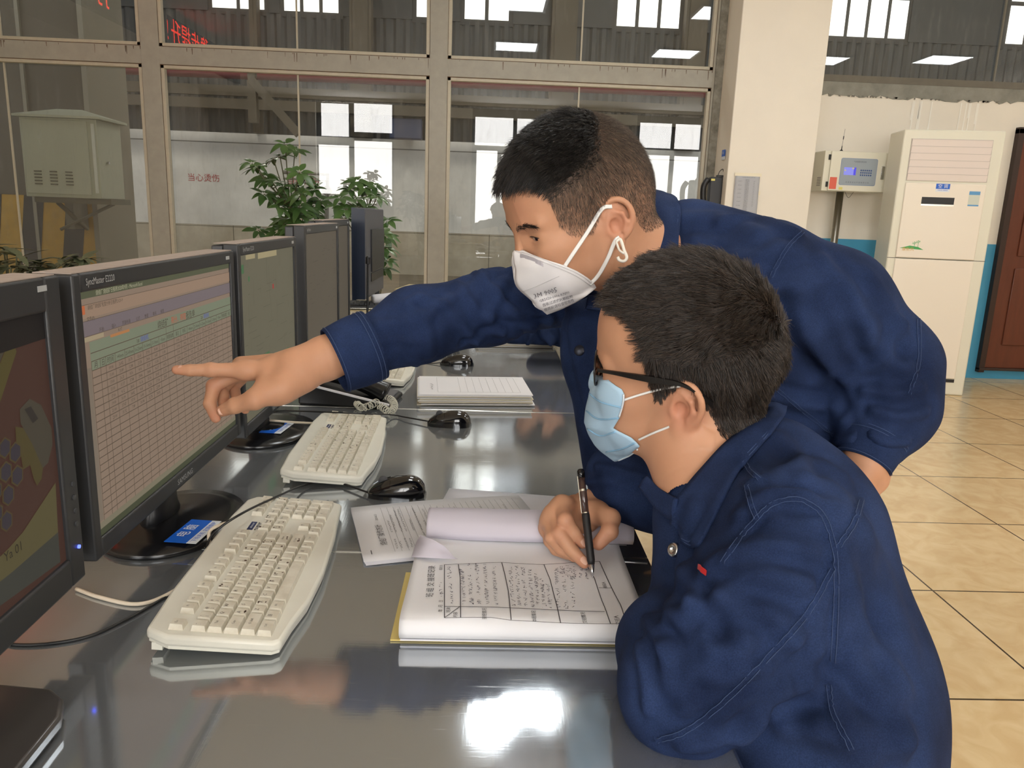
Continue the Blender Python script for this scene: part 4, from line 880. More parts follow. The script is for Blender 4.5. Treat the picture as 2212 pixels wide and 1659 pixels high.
b = MB().box(.18, .405, -.014, -.0118, 1.425, 1.475).build('display_strip', M_black, ac); MB().box(.178,.407,-.0138,-.0118,1.413,1.425).build('display_trim', M_edge, ac); MB().box(0,.69,-.0006,.0,1.024,1.028).build('panel_gap', mat('gap', col(70,64,56), .8), ac)
AF = frameM((0, -.0125, 0), (1,0,0), (0,0,1), (0,-1,0))
b = MB(); Q(b, .266, 1.535, .362, 1.572, AF, .0); b.build('blue_label', M_sblue, ac); b = MB(); Q(b, .266, 1.515, .362, 1.535, AF, .0); b.build('white_label', M_swhite, ac); texts([('空 调', .03, .314, 1.553)], 'label_characters', M_swhite, ac, AF @ T(0,0,.001)); texts([('下班关机 定期维护', .009, .314, 1.525)], 'label_small', M_sblue, ac, AF @ T(0,0,.001))
b = MB(); Q(b, .50, 1.42, .575, 1.525, AF); b.build('energy_label', mat('pale energy label', col(206,210,196), .5), ac); b = MB(); Q(b, .50, 1.50, .575, 1.525, AF, .0008); Q(b, .50, 1.42, .575, 1.43, AF, .0008); b.build('energy_label_blue', mat('energy blue', col(96,156,204), .5), ac)
b = MB()
gx, gz = .105, 1.10
b.add([(gx-.03,gz,0),(gx+.14,gz-.008,0),(gx+.10,gz+.012,0),(gx+.04,gz+.02,0)], [(0,1,2,3)], AF)
for x_, h_ in ((.07,.04),(.095,.05)):
    Q(b, gx+x_, gz+.01, gx+x_+.003, gz+h_, AF)
    for k in range(6): a_ = math.radians(60*k+20); b.add([(gx+x_,gz+h_,0),(gx+x_+.02*math.cos(a_),gz+h_+.012*math.sin(a_),0),(gx+x_+.012*math.cos(a_+.5),gz+h_+.01*math.sin(a_+.5),0)], [(0,1,2)], AF)
b.build('palm_picture', mat('palm green', col(70,166,92), .5), ac)
texts([('康新风', .028, gx+.03, gz-.008)], 'palm_lettering', mat('ochre print', col(206,164,70), .5), ac, AF @ T(0,0,.0008))
# gas alarm control box on its pole
ga = empty('gas_alarm_box', (2.60, 6.17, 1.51), label='cream gas alarm control box with blue panel and antenna, on a steel pole', cat='control box')
MB().box(0, .50, 0, .20, 0, .305).build('box_body', M_ac, ga, bevel=.004); MB().box(.045, .50, -.018, -.001, .003, .302).build('box_door', M_ac, ga, bevel=.004)
GF = frameM((0, -.0185, 0), (1,0,0), (0,0,1), (0,-1,0))
def rr(x0, y0, x1, y1, r, z, name, m, par, M): 
    pts = []
    for cx, cy, a0_ in ((x1-r,y1-r,0),(x0+r,y1-r,90),(x0+r,y0+r,180),(x1-r,y0+r,270)):
        for k in range(5): a_ = math.radians(a0_+22.5*k); pts.append((cx+r*math.cos(a_), cy+r*math.sin(a_), z))
    b = MB(); b.add(pts, [tuple(range(len(pts)))], M); return b.build(name, m, par)
rr(.125,.048,.415,.252,.014,.0006,'panel_border',mat('panel border blue', col(120,140,176), .4), ga, GF); rr(.128,.051,.412,.249,.013,.001,'control_panel', mat('panel blue grey', col(158,168,176), .35), ga, GF)
b = MB(); Q(b, .155, .125, .25, .183, GF, .0015); b.build('display', scr('alarm display', (.35,.36,1,1), .8), ga)
b = MB(); Q(b, .232, .125, .25, .183, GF, .0018); b.build('display_side', scr('alarm display side', (.12,.1,.9,1), .8), ga)
b = MB(); Q(b, .16, .155, .17, .165, GF, .002); Q(b, .218,.172,.235,.18, GF, .002); b.build('display_marks', scr('alarm yellow', (.9,.8,.2,1), .7), ga)
texts([('气体报警控制系统', .0125, .275, .226)], 'panel_title', mat('panel ink', col(96,100,108), .6), ga, GF @ T(0,0,.0016)); texts([('北 京 安 信 化 科 技 有 限 公 司', .0135, .27, .07)], 'panel_maker', mat('panel ink', col(96,100,108), .6), ga, GF @ T(0,0,.0016))
b = MB()
for i in range(6):
    for j in range(3): rr(.285+.016*i, .122+.018*j, .296+.016*i, .133+.018*j, .002, .0018, 'key', mat('panel key blue', col(58,86,140), .5), ga, GF)
MB().box(.45,.475,-.026,-.018,.10,.20).build('latch', mat('chrome', col(200,200,200), .2, 1), ga, bevel=.002)
b = MB(); Q(b, .052, .015, .108, .105, GF, .0006); b.build('red_label', mat('red label', col(224,104,84), .5), ga); b = MB(); Q(b, .13, .012, .16, .032, GF, .0006); b.build('yellow_label', mat('yellow label', col(226,214,120), .5), ga)
for z in (.03, .235): MB().box(.03,.045,-.01,.002,z,z+.04).build('hinge', M_black, ga)
for k in range(6): MB().box(-.0008,.0002,.03,.10,.04+.012*k,.044+.012*k).build('vent_slot', M_black, ga)
MB().lathe([(.0,0),(.018,0),(.004,.016),(.003,.04),(.0012,.045),(.0012,.09),(.0035,.092),(.0035,.115),(.001,.118),(.001,.17)], 14, T(.145,.05,.305) @ Ry(3)).build('antenna', M_black, ga)
MB().tube(spline([(.2,.02,0),(.235,.02,-.045),(.27,.02,-.002)], 8), .0015).build('wire', M_black, ga)
MB().lathe([(.028,-1.45),(.028,0)], 24, T(.2,.1,0)).build('pole', mat('galvanised pole', col(150,146,138), .3, 1, var=.25, vscale=6), ga, smooth=True)
MB().lathe([(.07,-1.51),(.07,-1.50),(.03,-1.495),(.03,-1.45)], 24, T(.2,.1,0)).build('pole_foot', M_edge, ga)
# wall charger with radio, notice and sticker on the pillar
bc = empty('wall_phone', (1.70, 6.18, 1.35), label='black wall telephone hanging at the pillar edge by the window', cat='telephone')
MB().box(.0, .10, -.07, -.003, 0, .23).build('wall_phone_body', mat('dark grey plastic', col(52,54,58), .5), bc, bevel=.01); MB().tube(spline([(-.03,-.06,.01),(-.045,-.06,.08),(-.045,-.06,.16),(-.015,-.06,.215)], 5), .022, 12).build('handset', M_black, bc, smooth=True)
MB().box(.005,.035,-.0725,-.07,.20,.215).build('yellow_label', mat('yellow label', col(226,190,60), .5), bc); MB().tube(spline([(.06,-.05,.23),(.07,-.05,.27),(.095,-.05,.29),(.105,-.05,.25),(.1,-.05,.225)], 6), .003).build('hanging_loop', M_black, bc)
MB().box(.055,.10,-.065,-.02,.228,.245).build('strap_clip', M_black, bc)
nt_ = empty('paper_notice', (1.86, 6.012, 1.30), label='printed notice taped on the white pillar, its lower corner curling', cat='notice')
NF = frameM((0,0,0), (1,0,0), (0,0,1), (0,-1,0))
rows = [[(.0+.19*i/8, -.004-.012*max(0,(1-j/8)-.3)*(i/8), .30*j/8) for i in range(9)] for j in range(9)]; MB().grid(rows).build('notice_sheet', mat('greyish notice paper', col(176,177,182), .85), nt_, smooth=True, solid=.0004)
b = MB(); rd = random.Random(4); NP_ = NF @ T(0,0,.0175); cjk_noise(b, .05, .15, .278, .007, rd, NP_)
for q in range(26): cjk_noise(b, .078, .105, .262-.0095*q, .006, rd, NP_)
for q in range(8): cjk_noise(b, .022, .05, .25-.03*q, .006, rd, NP_)
for q in range(16): cjk_noise(b, .14, .152, .25-.012*q, .006, rd, NP_)
b.build('notice_print', M_ink, nt_)
MB().box(-.005,.20,-.0045,-.003,.288,.312).box(.185,.205,-.0045,-.003,.15,.18).build('adhesive_tape', mat('yellowed tape', col(232,222,196), .3), nt_)
sp = empty('switch_sticker', (1.790, 6.14, 1.735), label='small blue and white sticker on the side of the pillar', cat='sticker')
MB().box(0,.002,-.04,.04,0,.05).build('blue_field', M_sblue, sp); MB().box(0,.002,-.04,.04,-.025,0).build('white_field', M_swhite, sp)
tt = frameM((-.001,.0,.025), (0,-1,0), (0,0,1), (-1,0,0)); texts([('开关', .026, 0, 0)], 'characters', M_swhite, sp, tt)
# ================================================================ people: implicit surfaces turned into one mesh
V3 = lambda *a: np.array(a, float)
def unit(v): v = np.asarray(v, float); return v/np.linalg.norm(v)
class SDF:
    def __init__(s, lo, hi, h):
        s.lo = np.array(lo, float); s.h = h; s.n = np.maximum(4, np.ceil((np.array(hi)-s.lo)/h).astype(int)+1); s.v = np.full(tuple(s.n), .5, np.float32)
    def block(s, lo, hi, m):
        a = np.clip(np.floor((np.minimum(lo, hi)-m-s.lo)/s.h).astype(int), 0, s.n-1); b = np.clip(np.ceil((np.maximum(lo, hi)+m-s.lo)/s.h).astype(int)+1, 1, s.n)
        if np.any(b <= a): return None, None
        ax = [s.lo[i]+s.h*np.arange(a[i], b[i], dtype=np.float32) for i in range(3)]
        g = np.stack(np.meshgrid(*ax, indexing='ij'), -1).astype(np.float32); return tuple(slice(a[i], b[i]) for i in range(3)), g
    def put(s, f, lo, hi, k, op):
        sl, g = s.block(lo, hi, k+3*s.h+.004)
        if sl is None: return s
        d = f(g).astype(np.float32); o = s.v[sl]; k = max(k, 1e-5)
        if op == '+': hh = np.clip(.5+.5*(o-d)/k, 0, 1); s.v[sl] = o+(d-o)*hh-k*hh*(1-hh)
        elif op == '-': hh = np.clip(.5-.5*(o+d)/k, 0, 1); s.v[sl] = o*(1-hh)-d*hh+k*hh*(1-hh)
        return s
    def cap(s, a, b, ra, rb=None, k=.01, op='+', flat=None):
        a = np.array(a, float); b = np.array(b, float); rb = ra if rb is None else rb; ba = b-a; L2 = max(1e-9, ba@ba); r = max(ra, rb)
        F_ = None
        if flat is not None: ax, q = unit(flat[0]), flat[1]
        def f(g):
            p = g-a.astype(np.float32); t = np.clip((p@ba.astype(np.float32))/L2, 0, 1); d = p-t[..., None]*ba.astype(np.float32)
            if flat is not None:
                c = d@ax.astype(np.float32); d = d+(c*(1/q-1))[..., None]*ax.astype(np.float32)
            return np.sqrt((d*d).sum(-1))-(ra+(rb-ra)*t)
        ext = r*(max(1, flat[1]) if flat is not None else 1)
        return s.put(f, np.minimum(a, b)-ext, np.maximum(a, b)+ext, k, op)
    def ell(s, c, r, M=None, k=.01, op='+'):
        c = np.array(c, float); r = np.array(r, float); M_ = np.eye(3) if M is None else np.array(M, float)   # columns = local axes
        def f(g):
            p = (g-c.astype(np.float32))@M_.astype(np.float32); k0 = np.sqrt(((p/r.astype(np.float32))**2).sum(-1)); k1 = np.sqrt(((p/(r*r).astype(np.float32))**2).sum(-1))+1e-6
            return k0*(k0-1)/k1
        e = np.abs(M_)@r; return s.put(f, c-e, c+e, k, op)
    def chain(s, pts, rs, k=.01, flat=None):
        for i in range(len(pts)-1): s.cap(pts[i], pts[i+1], rs[i], rs[i+1], k, '+', flat)
        return s
    def nets(s):
        v = s.v; c = [v[i:v.shape[0]-1+i, j:v.shape[1]-1+j, l:v.shape[2]-1+l] for i in (0,1) for j in (0,1) for l in (0,1)]
        ins = sum((q < 0).astype(np.int8) for q in c); act = (ins > 0) & (ins < 8); idx = np.full(act.shape, -1, np.int64); I = np.argwhere(act); idx[act] = np.arange(len(I))
        acc = np.zeros((len(I), 3)); cnt = np.zeros(len(I)); off = [(i, j, l) for i in (0,1) for j in (0,1) for l in (0,1)]; cv = [q[act].astype(float) for q in c]
        for a in range(8):
            for b in range(a+1, 8):
                oa, ob = off[a], off[b]
                if sum(x != y for x, y in zip(oa, ob)) != 1: continue
                va, vb = cv[a], cv[b]; m = (va < 0) != (vb < 0); t = np.where(m, va/np.where(va == vb, 1, va-vb), 0)
                p = np.array(oa)+t[:, None]*(np.array(ob)-np.array(oa)); acc[m] += p[m]; cnt[m] += 1
        V = s.lo+(I+acc/cnt[:, None])*s.h; Fs = []
        for ax in range(3):
            sl0 = [slice(None)]*3; sl1 = [slice(None)]*3; sl0[ax] = slice(0, -1); sl1[ax] = slice(1, None)
            A = v[tuple(sl0)] < 0; B = v[tuple(sl1)] < 0; ch = A != B; o1, o2 = [q for q in range(3) if q != ax]
            E = np.argwhere(ch); E = E[(E[:, o1] > 0) & (E[:, o2] > 0) & (E[:, o1] < v.shape[o1]-1) & (E[:, o2] < v.shape[o2]-1)]
            def g(d1, d2): q = E.copy(); q[:, o1] -= d1; q[:, o2] -= d2; return idx[q[:, 0], q[:, 1], q[:, 2]]
            f = np.stack([g(0,0), g(1,0), g(1,1), g(0,1)], 1); fl = A[E[:, 0], E[:, 1], E[:, 2]]
            if ax == 1: fl = ~fl
            f[~fl] = f[~fl][:, ::-1]; Fs.append(f)
        F_ = np.concatenate(Fs); F_ = F_[(F_ >= 0).all(1)]; return V, F_
def mk(name, V, F_, m, parent=None, smooth=True, mats=None):
    me = bpy.data.meshes.new(name); me.vertices.add(len(V)); me.vertices.foreach_set('co', np.asarray(V, np.float32).ravel()); F_ = np.asarray(F_, np.int32)
    me.loops.add(F_.size); me.loops.foreach_set('vertex_index', F_.ravel()); me.polygons.add(len(F_)); me.polygons.foreach_set('loop_start', np.arange(0, F_.size, F_.shape[1], dtype=np.int32)); me.polygons.foreach_set('loop_total', np.full(len(F_), F_.shape[1], np.int32))
    me.update(calc_edges=True); me.validate(); return link(name, me, m, parent, smooth, mats)
def normals(V, F_):
    a = V[F_[:, 2]]-V[F_[:, 0]]; b = V[F_[:, 3]]-V[F_[:, 1]]; n = np.cross(a, b); N = np.zeros_like(V)
    for i in range(4): np.add.at(N, F_[:, i], n)
    return N/(np.linalg.norm(N, axis=1, keepdims=True)+1e-12)
def relax(V, F_, it=2, lam=.5):
    for _ in range(it):
        S = np.zeros_like(V); c = np.zeros(len(V))
        for i in range(4):
            j = (i+1) % 4; np.add.at(S, F_[:, i], V[F_[:, j]]); np.add.at(S, F_[:, j], V[F_[:, i]]); np.add.at(c, F_[:, i], 1); np.add.at(c, F_[:, j], 1)
        V = V+lam*(S/np.maximum(c, 1)[:, None]-V)
    return V
def bvh(V, F_): return BVHTree.FromPolygons([tuple(p) for p in V], [tuple(int(i) for i in f) for f in F_])
def shoot(tree, pts, n=6):                             # pixels of the photograph -> points on a surface
    out = []
    for x, y in (spline([V3(a, b, 0) for a, b in pts], n) if len(pts) > 2 else [V3(*pts[0], 0)+(V3(*pts[1], 0)-V3(*pts[0], 0))*t/n for t in range(n+1)])[:]if False else [(q[0], q[1]) for q in (spline([V3(a, b, 0) for a, b in pts], n) if len(pts) > 2 else [V3(*pts[0], 0)+(V3(*pts[1], 0)-V3(*pts[0], 0))*t/n for t in range(n+1)])]:
        d = ray(x, y); d = d/np.linalg.norm(d); h = tree.ray_cast(Vector(CAM), Vector(d))
        if h[0] is not None: out.append((np.array(h[0]), np.array(h[1])))
    return out
def seg_dist(V, K):
    best = np.full(len(V), 1e9)
    for a, b in zip(K[:-1], K[1:]):
        ba = b-a; t = np.clip(((V-a)@ba)/max(1e-12, ba@ba), 0, 1); d = np.linalg.norm(V-a-t[:, None]*ba, axis=1); best = np.minimum(best, d)
    return best
def wrinkle(V, F_, folds):
    N = normals(V, F_); tree = bvh(V, F_); D = np.zeros(len(V))
    for pts, w_, amp in folds:
        K = [q[0] for q in shoot(tree, pts)]
        if len(K) < 2: continue
        K = np.array(K); lo = K.min(0)-3*w_; hi = K.max(0)+3*w_; m = ((V > lo) & (V < hi)).all(1)
        if not m.any(): continue
        d = seg_dist(V[m], K); prof = np.exp(-(d/w_)**2); D[m] += 1.5*amp*prof-.65*amp*np.exp(-((d-1.9*w_)/(w_*.8))**2)
    return V+N*D[:, None]
def vnoise(V, sc, seed=0):                             # cheap smooth noise from sines
    r = np.random.RandomState(seed); o = np.zeros(len(V))
    for k in range(7): d = r.normal(size=3)*sc*(.6+.25*k); o += np.sin(V@d+r.uniform(0, 6))/(1+.4*k)
    return o/3.5
def denim():
    m = mat('navy denim', col(31,45,80), .92, bump=.7, bscale=700, bdist=.0008, spec=.12); nt = m.node_tree; N = nt.nodes; L = nt.links; b = N['Principled BSDF']; tc = N.new('ShaderNodeTexCoord')
    def nz(sc, det=4): n = N.new('ShaderNodeTexNoise'); n.inputs['Scale'].default_value = sc; n.inputs['Detail'].default_value = det; L.new(tc.outputs['Object'], n.inputs[0]); return n.outputs[0]
    r1 = N.new('ShaderNodeValToRGB'); r1.color_ramp.elements[0].position = .3; r1.color_ramp.elements[1].position = .72; r1.color_ramp.elements[0].color = col(27,38,66); r1.color_ramp.elements[1].color = col(46,62,100); L.new(nz(11), r1.inputs[0])
    r2 = N.new('ShaderNodeValToRGB'); r2.color_ramp.elements[0].position = .35; r2.color_ramp.elements[1].position = .7; r2.color_ramp.elements[0].color = (.76,.76,.78,1); r2.color_ramp.elements[1].color = (1.16,1.16,1.14,1); L.new(nz(750, 3), r2.inputs[0])
    mx = N.new('ShaderNodeMix'); mx.data_type = 'RGBA'; mx.blend_type = 'MULTIPLY'; mx.inputs[0].default_value = 1; L.new(r1.outputs[0], mx.inputs[6]); L.new(r2.outputs[0], mx.inputs[7]); L.new(mx.outputs[2], b.inputs['Base Color']); return m
M_denim = denim()
M_seam = mat('denim stitching', col(58,76,112), .9); M_skin = mat('skin', col(200,150,120), .5, attr='Col', sss=.12, bump=.12, bscale=350, bdist=.0006, var=.06, vscale=30, spec=.35)
M_hair = mat('black hair', col(26,22,20), .40, spec=.6, attr='Col'); M_hair2 = mat('soft black brown hair', col(34,27,23), .42, spec=.6, attr='Col'); M_fade = mat('short brown stubble', col(82,68,58), .6, attr='Col')
TB = ((20,17,16),(70,58,50)); TA = ((14,13,13),(46,42,40)); TF = ((52,44,39),(142,124,108))
M_trous = mat('dark work trousers', col(24,30,52), .9, bump=.3, bscale=500, bdist=.0006); M_shoe = mat('black shoe leather', col(24,22,22), .4)
HAIRLINE = np.array([(-.20,-.066),(-.11,-.066),(-.085,-.062),(-.062,-.050),(-.044,-.030),(-.033,.0),(-.026,.035),(-.004,.047),(.006,.030),(.010,-.012),(.026,-.006),(.038,.018),(.046,.045),(.055,.064),(.070,.077),(.085,.080),(.2,.078)])
def head_field(M, o, sc, nbase, nr=.058, h=.0019, fat=1., low=1., nose=1., extra=None):
    # built in head space: x forward, y left, z up, origin between the ear canals
    s = SDF((-.17,-.125,-.27), (.15,.125,.16), h)
    s.ell((-.006,0,.048), (.099,.078,.092), k=.02); s.ell((.040,0,.052), (.056,.064,.064), k=.03); s.ell((-.045,0,.02), (.058,.066,.062), k=.03)
    s.ell((.040,0,-.02), (.056,.060*fat,.072), k=.03)
    for y in (-1, 1):
        s.cap((.0,y*.052,-.052), (.070,y*.016,-.096), .021, .018, .025); s.cap((-.002,y*.058,-.01), (.0,y*.052,-.055), .02, .02, .02)
        s.ell((.060,y*.042,-.012), (.030,.022,.022), k=.02); s.cap((.095,y*.010,.030), (.078,y*.047,.029), .0085, .008, .012)
        s.ell((.060,y*.036,-.050), (.026,.022,.034), k=.02)
    s.ell((.082,0,-.096), (.018,.022,.016), k=.015); s.ell((.088,0,-.058), (.020,.026,.020), k=.015)
    s.cap((.098,0,.018), (.118,0,-.026), .0065, .0105, .010)
    for y in (-1, 1):
        s.ell((.104,y*.012,-.034), (.011,.008,.0085), k=.006); s.ell((.1,y*.034,.010), (.013,.017,.011), k=.012, op='-')
        s.ell((.073,y*.034,.010), (.0165,.020,.0125), k=.006)
        s.ell((.0895,y*.0355,.0088), (.0068,.0132,.0030), M=np.array([[.93,.36*y,0],[-.36*y,.93,0],[0,0,1]]), k=.0012, op='-')
        s.cap((.112,y*.006,-.039), (.106,y*.008,-.038), .0026, .0026, .002, '-')
        # ear
        def e(a, b, dy=0): return (-.010+a*.88, y*(.0745+(.012-a)*.40+dy), b*.86)
        s.ell(e(-.004,.002,-.003), (.0165,.0046,.0265), M=np.array([[.92,.0,-.17],[-.36*y,.98,.0],[.16,0,.98]]), k=.003)
        hx = [e(.013,.006), e(.014,.022), e(.003,.0345), e(-.012,.033), e(-.022,.020), e(-.024,.003), e(-.018,-.013), e(-.008,-.024)]
        hx = spline(hx, 4); s.chain(hx, [.0037]*len(hx), .0015); s.ell(e(.001,-.030), (.0090,.0046,.0095), k=.003)
        s.ell(e(.003,-.004,.006), (.0085,.0085,.0115), k=.002, op='-'); s.ell(e(-.009,.017,.0055), (.0075,.0055,.0095), k=.002, op='-')
        s.chain([e(.002,.020,.001), e(-.011,.012,.001), e(-.014,-.002,.001), e(-.008,-.015,.001)], [.0026,.003,.003,.003], .003)
        s.cap(e(.0155,.003,.000), e(.0135,-.010,.001), .0042, .0042, .004)
    s.cap((.094,-.018,-.067), (.094,.018,-.067), .0022, .0022, .004, '-'); s.cap((.094,-.014,-.0605), (.094,.014,-.0605), .005, .005, .006); s.cap((.092,-.012,-.074), (.092,.012,-.074), .005, .005, .006)
    nb = M.T@(np.array(nbase)-o)/sc
    s.cap((-.028,0,-.03), nb, nr, nr*1.06, .03); s.cap((.01,0,-.06), nb+V3(.02,0,0), nr*.72, nr*.8, .03)
    if extra is not None: s.cap((-.0,0,-.05), M.T@(np.array(extra)-o)/sc, nr*.8, nr*.75, .03)
    V, F_ = s.nets(); V = relax(V, F_, 1, .4); m = (V[:, 0] > -.02) & (V[:, 0] < .2); f = np.clip((V[:, 0]+.02)/.05, 0, 1)*np.clip((V[:, 2]+.19)/.03, 0, 1)
    V[:, 2] = np.where(V[:, 2] < 0, V[:, 2]*(1-(1-low)*f), V[:, 2]); V[:, 0] = np.where(V[:, 0] > .098, .098+(V[:, 0]-.098)*nose, V[:, 0]); return V, F_
HLB = np.array([(-.2,-.050),(-.085,-.047),(-.072,-.042),(-.054,-.036),(-.042,-.014),(-.024,.014),(-.008,.030),(.004,.016),(.014,.002),(.021,-.002),(.027,.016),(.032,.048),(.035,.066),(.048,.088),(.062,.092),(.2,.092)])
HLA = np.array([(-.2,-.048),(-.06,-.032),(-.049,-.014),(-.037,.006),(-.018,.026),(.000,.030),(.010,.012),(.020,-.004),(.036,-.004),(.050,.004),(.060,.020),(.064,.050),(.072,.080),(.080,.086),(.2,.086)])
def hair_mask(Q, HL=None):
    HL = HAIRLINE if HL is None else HL; return Q[:, 2]-np.interp(Q[:, 0], HL[:, 0], HL[:, 1])
def skin_cols(n): return np.tile(np.array([*col(197,147,116)[:3], 1.]), (n, 1))
def set_col(me, C_): a = me.color_attributes.new('Col', 'FLOAT_COLOR', 'POINT'); a.data.foreach_set('color', C_.astype(np.float32).ravel())
def strands(name, roots, dirs, lens, parent, m, M, o, sc, rad=.00035, seg=4, grav=.0, jit=.25, skull=((-.004,0,.048),(.103,.082,.097)), curl=0., seed=0, cling=.0, clump=0, ck=.6, tint=None):
    r = np.random.RandomState(seed); n = len(roots); p = roots.copy(); d = dirs/np.linalg.norm(dirs, axis=1, keepdims=True); d = d+r.normal(size=d.shape)*jit; d /= np.linalg.norm(d, axis=1, keepdims=True)
    c = np.array(skull[0]); R_ = np.array(skull[1]); P_ = [p.copy()]
    for k in range(seg):
        p = p+d*(lens/seg)[:, None]; q = (p-c)/R_; rr_ = np.linalg.norm(q, axis=1); lift = 1+cling*(k+1)/seg; ins = rr_ < lift; p[ins] = (q[ins]/rr_[ins][:, None])*lift*R_+c
        d = d+np.array([0,0,-grav])+r.normal(size=d.shape)*jit*.25; d /= np.linalg.norm(d, axis=1, keepdims=True); P_.append(p.copy())
    P_ = np.stack(P_, 1)
    if clump:
        ci = r.choice(n, clump, replace=False); near = np.zeros(n, int)
        for a_ in range(0, n, 2000): near[a_:a_+2000] = ci[np.argmin(((roots[a_:a_+2000, None]-roots[None, ci])**2).sum(-1), 1)]
        t_ = np.linspace(0, 1, seg+1)[None, :, None]; P_ = P_+(P_[near]-P_)*(ck*t_**1.3)
    W_ = (P_@(M.T*sc))+o; tn = np.zeros_like(W_); tn[:, :-1] = W_[:, 1:]-W_[:, :-1]; tn[:, -1] = tn[:, -2]; tn /= np.linalg.norm(tn, axis=2, keepdims=True)+1e-9
    a = np.cross(tn, r.normal(size=(n, 1, 3))); a /= np.linalg.norm(a, axis=2, keepdims=True)+1e-9; b = np.cross(tn, a); K = seg+1; w_ = rad*np.linspace(1, .25, K)[None, :, None]*r.uniform(.7, 1.4, (n, 1, 1))
    VV = np.stack([W_+a*w_, W_-.5*a*w_+.866*b*w_, W_-.5*a*w_-.866*b*w_], 2).reshape(-1, 3)
    base = (np.arange(n)*K*3)[:, None, None, None]; kk = (np.arange(K-1)*3)[None, :, None, None]; j = np.arange(3); q = np.stack([j, (j+1) % 3, (j+1) % 3+3, j+3], 1)[None, None]
    Fq = (base+kk+q).reshape(-1, 4); ob = mk(name, VV, Fq, m, parent)
    if tint is not None:
        a0, b0 = np.array(col(*tint[0])), np.array(col(*tint[1])); u = r.random((n, 1))**2.0; u = np.clip(u+(.35*r.random(n)[near if clump else slice(None)][:, None] if clump else 0), 0, 1); cc = a0*(1-u)+b0*u; set_col(ob.data, np.repeat(cc, K*3, axis=0))
    return ob
def world(V, M, o, sc): return V@(M.T*sc)+o
# ---------------------------------------------------------------- poses of the two heads
MA = np.array([[-.8908,.3142,-.3282],[-.2782,-.9483,-.1528],[-.3592,-.0448,.9322]]); OA = V3(.1400,1.170,1.2415); SA = 1.07
MBm = np.array([[-.9371,-.3302,-.1130],[.3490,-.8932,-.2837],[-.0073,-.3053,.9522]]); OB = V3(.2440,.922,1.066); SB = 1.035
for Mx in (MA, MBm):
    u, _, vt = np.linalg.svd(Mx); Mx[:] = u@vt
def loc(px, py, y, M, o, sc):                          # pixel on the plane y = const of head space -> head space
    n = M[:, 1]; r = ray(px, py); t = (sc*y-(CAM-o)@n)/(r@n); return M.T@(CAM+r*t-o)/sc
def add_hand(s, wrist, fingers, thumb, palm_r=.013, k=.006):
    # fingers: list of point chains (knuckle .. tip) with radii
    for ch, rs in fingers: s.chain(ch, rs, .0022); s.cap(wrist, ch[0], palm_r*1.25, rs[0]*1.18, .012)
    ks = [ch[0] for ch, rs in fingers]
    for a, b in zip(ks[:-1], ks[1:]): s.cap(a, b, .0105, .0105, .008); s.cap((np.array(wrist)+a)/2, (np.array(wrist)+b)/2, palm_r, palm_r, .01)
    ch, rs = thumb; s.chain(ch, rs, .003); s.cap(wrist, ch[0], palm_r*1.3, rs[0]*1.05, .012); s.cap(ch[1], (np.array(ks[0])+np.array(wrist))/2, .010, .012, .014)
def nail(b, c, n, d, L_=.011, W_=.0085):               # little nail plate
    n = unit(n); d = unit(np.array(d)-n*(np.array(d)@n)); s_ = np.cross(n, d); rows = []
    for i in range(6):
        u = (i/5-.5)*L_; ww = W_*.5*(1-.35*abs(2*i/5-1)**3); rows.append([np.array(c)+d*u+s_*ww*v-n*(.0012*v*v) for v in (-1,-.6,0,.6,1)])
    b.grid(rows)
M_nail = mat('finger nail', col(214,168,146), .3)
def stitched(tree, pts, parent, name='seam', offs=(-.0022,.0022), r=.00034, n=10):
    K = shoot(tree, pts, n)
    if len(K) < 3: return
    P_ = np.array([k[0] for k in K]); N_ = np.array([k[1] for k in K]); b = MB(); segs = []
    cut = [0]+[i+1 for i in range(len(P_)-1) if np.linalg.norm(P_[i+1]-P_[i]) > .03]+[len(P_)]
    for a, c in zip(cut[:-1], cut[1:]):
        if c-a < 3: continue
        Pa = P_[a:c]; Na = N_[a:c]; Tn = np.gradient(Pa, axis=0); S = np.cross(Tn, Na); S /= np.linalg.norm(S, axis=1, keepdims=True)+1e-9
        for o_ in offs: b.tube(list(Pa+S*o_+Na*.0006), r, 5)
    if b.v: return b.build(name, M_seam, parent, smooth=True)
# ================================================================ the standing man (points at the spreadsheet)
def P3(x, y, D): return P(x, y, D=D)
def root(name, loc, label): return empty(name, loc, label=label, cat='person')
def adopt(o, r): o.parent = r; o.matrix_parent_inverse = Matrix.Translation(-Vector(r.location)); return o
def join_fields(parts):
    Vs, Fs, n = [], [], 0
    for V, F_ in parts: Vs.append(V); Fs.append(F_+n); n += len(V)
    return np.concatenate(Vs), np.concatenate(Fs)
def ring(c0, c1, r0, r1, ax=None, q=1., n=32, m=6, name='cuff', flare=0.):
    c0, c1 = np.array(c0), np.array(c1); t = unit(c1-c0); a = unit(np.cross(t, (0,0,1.) if ax is None else ax)); b = np.cross(t, a); rows = []
    for i in range(m+1):
        u = i/m; r = r0+(r1-r0)*u+flare*math.sin(math.pi*u); rows.append([c0+(c1-c0)*u+a*math.cos(2*math.pi*j/n)*r*(1+.03*math.sin(3*2*math.pi*j/n+1))+b*math.sin(2*math.pi*j/n)*r*q for j in range(n)])
    return rows
def skin_paint(V, regions):
    C_ = skin_cols(len(V)); rr_ = np.array(col(196,120,100)[:3])
    for c, rad, k in regions:
        w_ = np.clip(1-np.linalg.norm(V-c, axis=1)/rad, 0, 1)*k; C_[:, :3] = C_[:, :3]*(1-w_[:, None])+rr_*w_[:, None]
    return C_
DARKC = np.array(col(38,32,28)[:3]); FADEC = np.array(col(98,84,74)[:3])
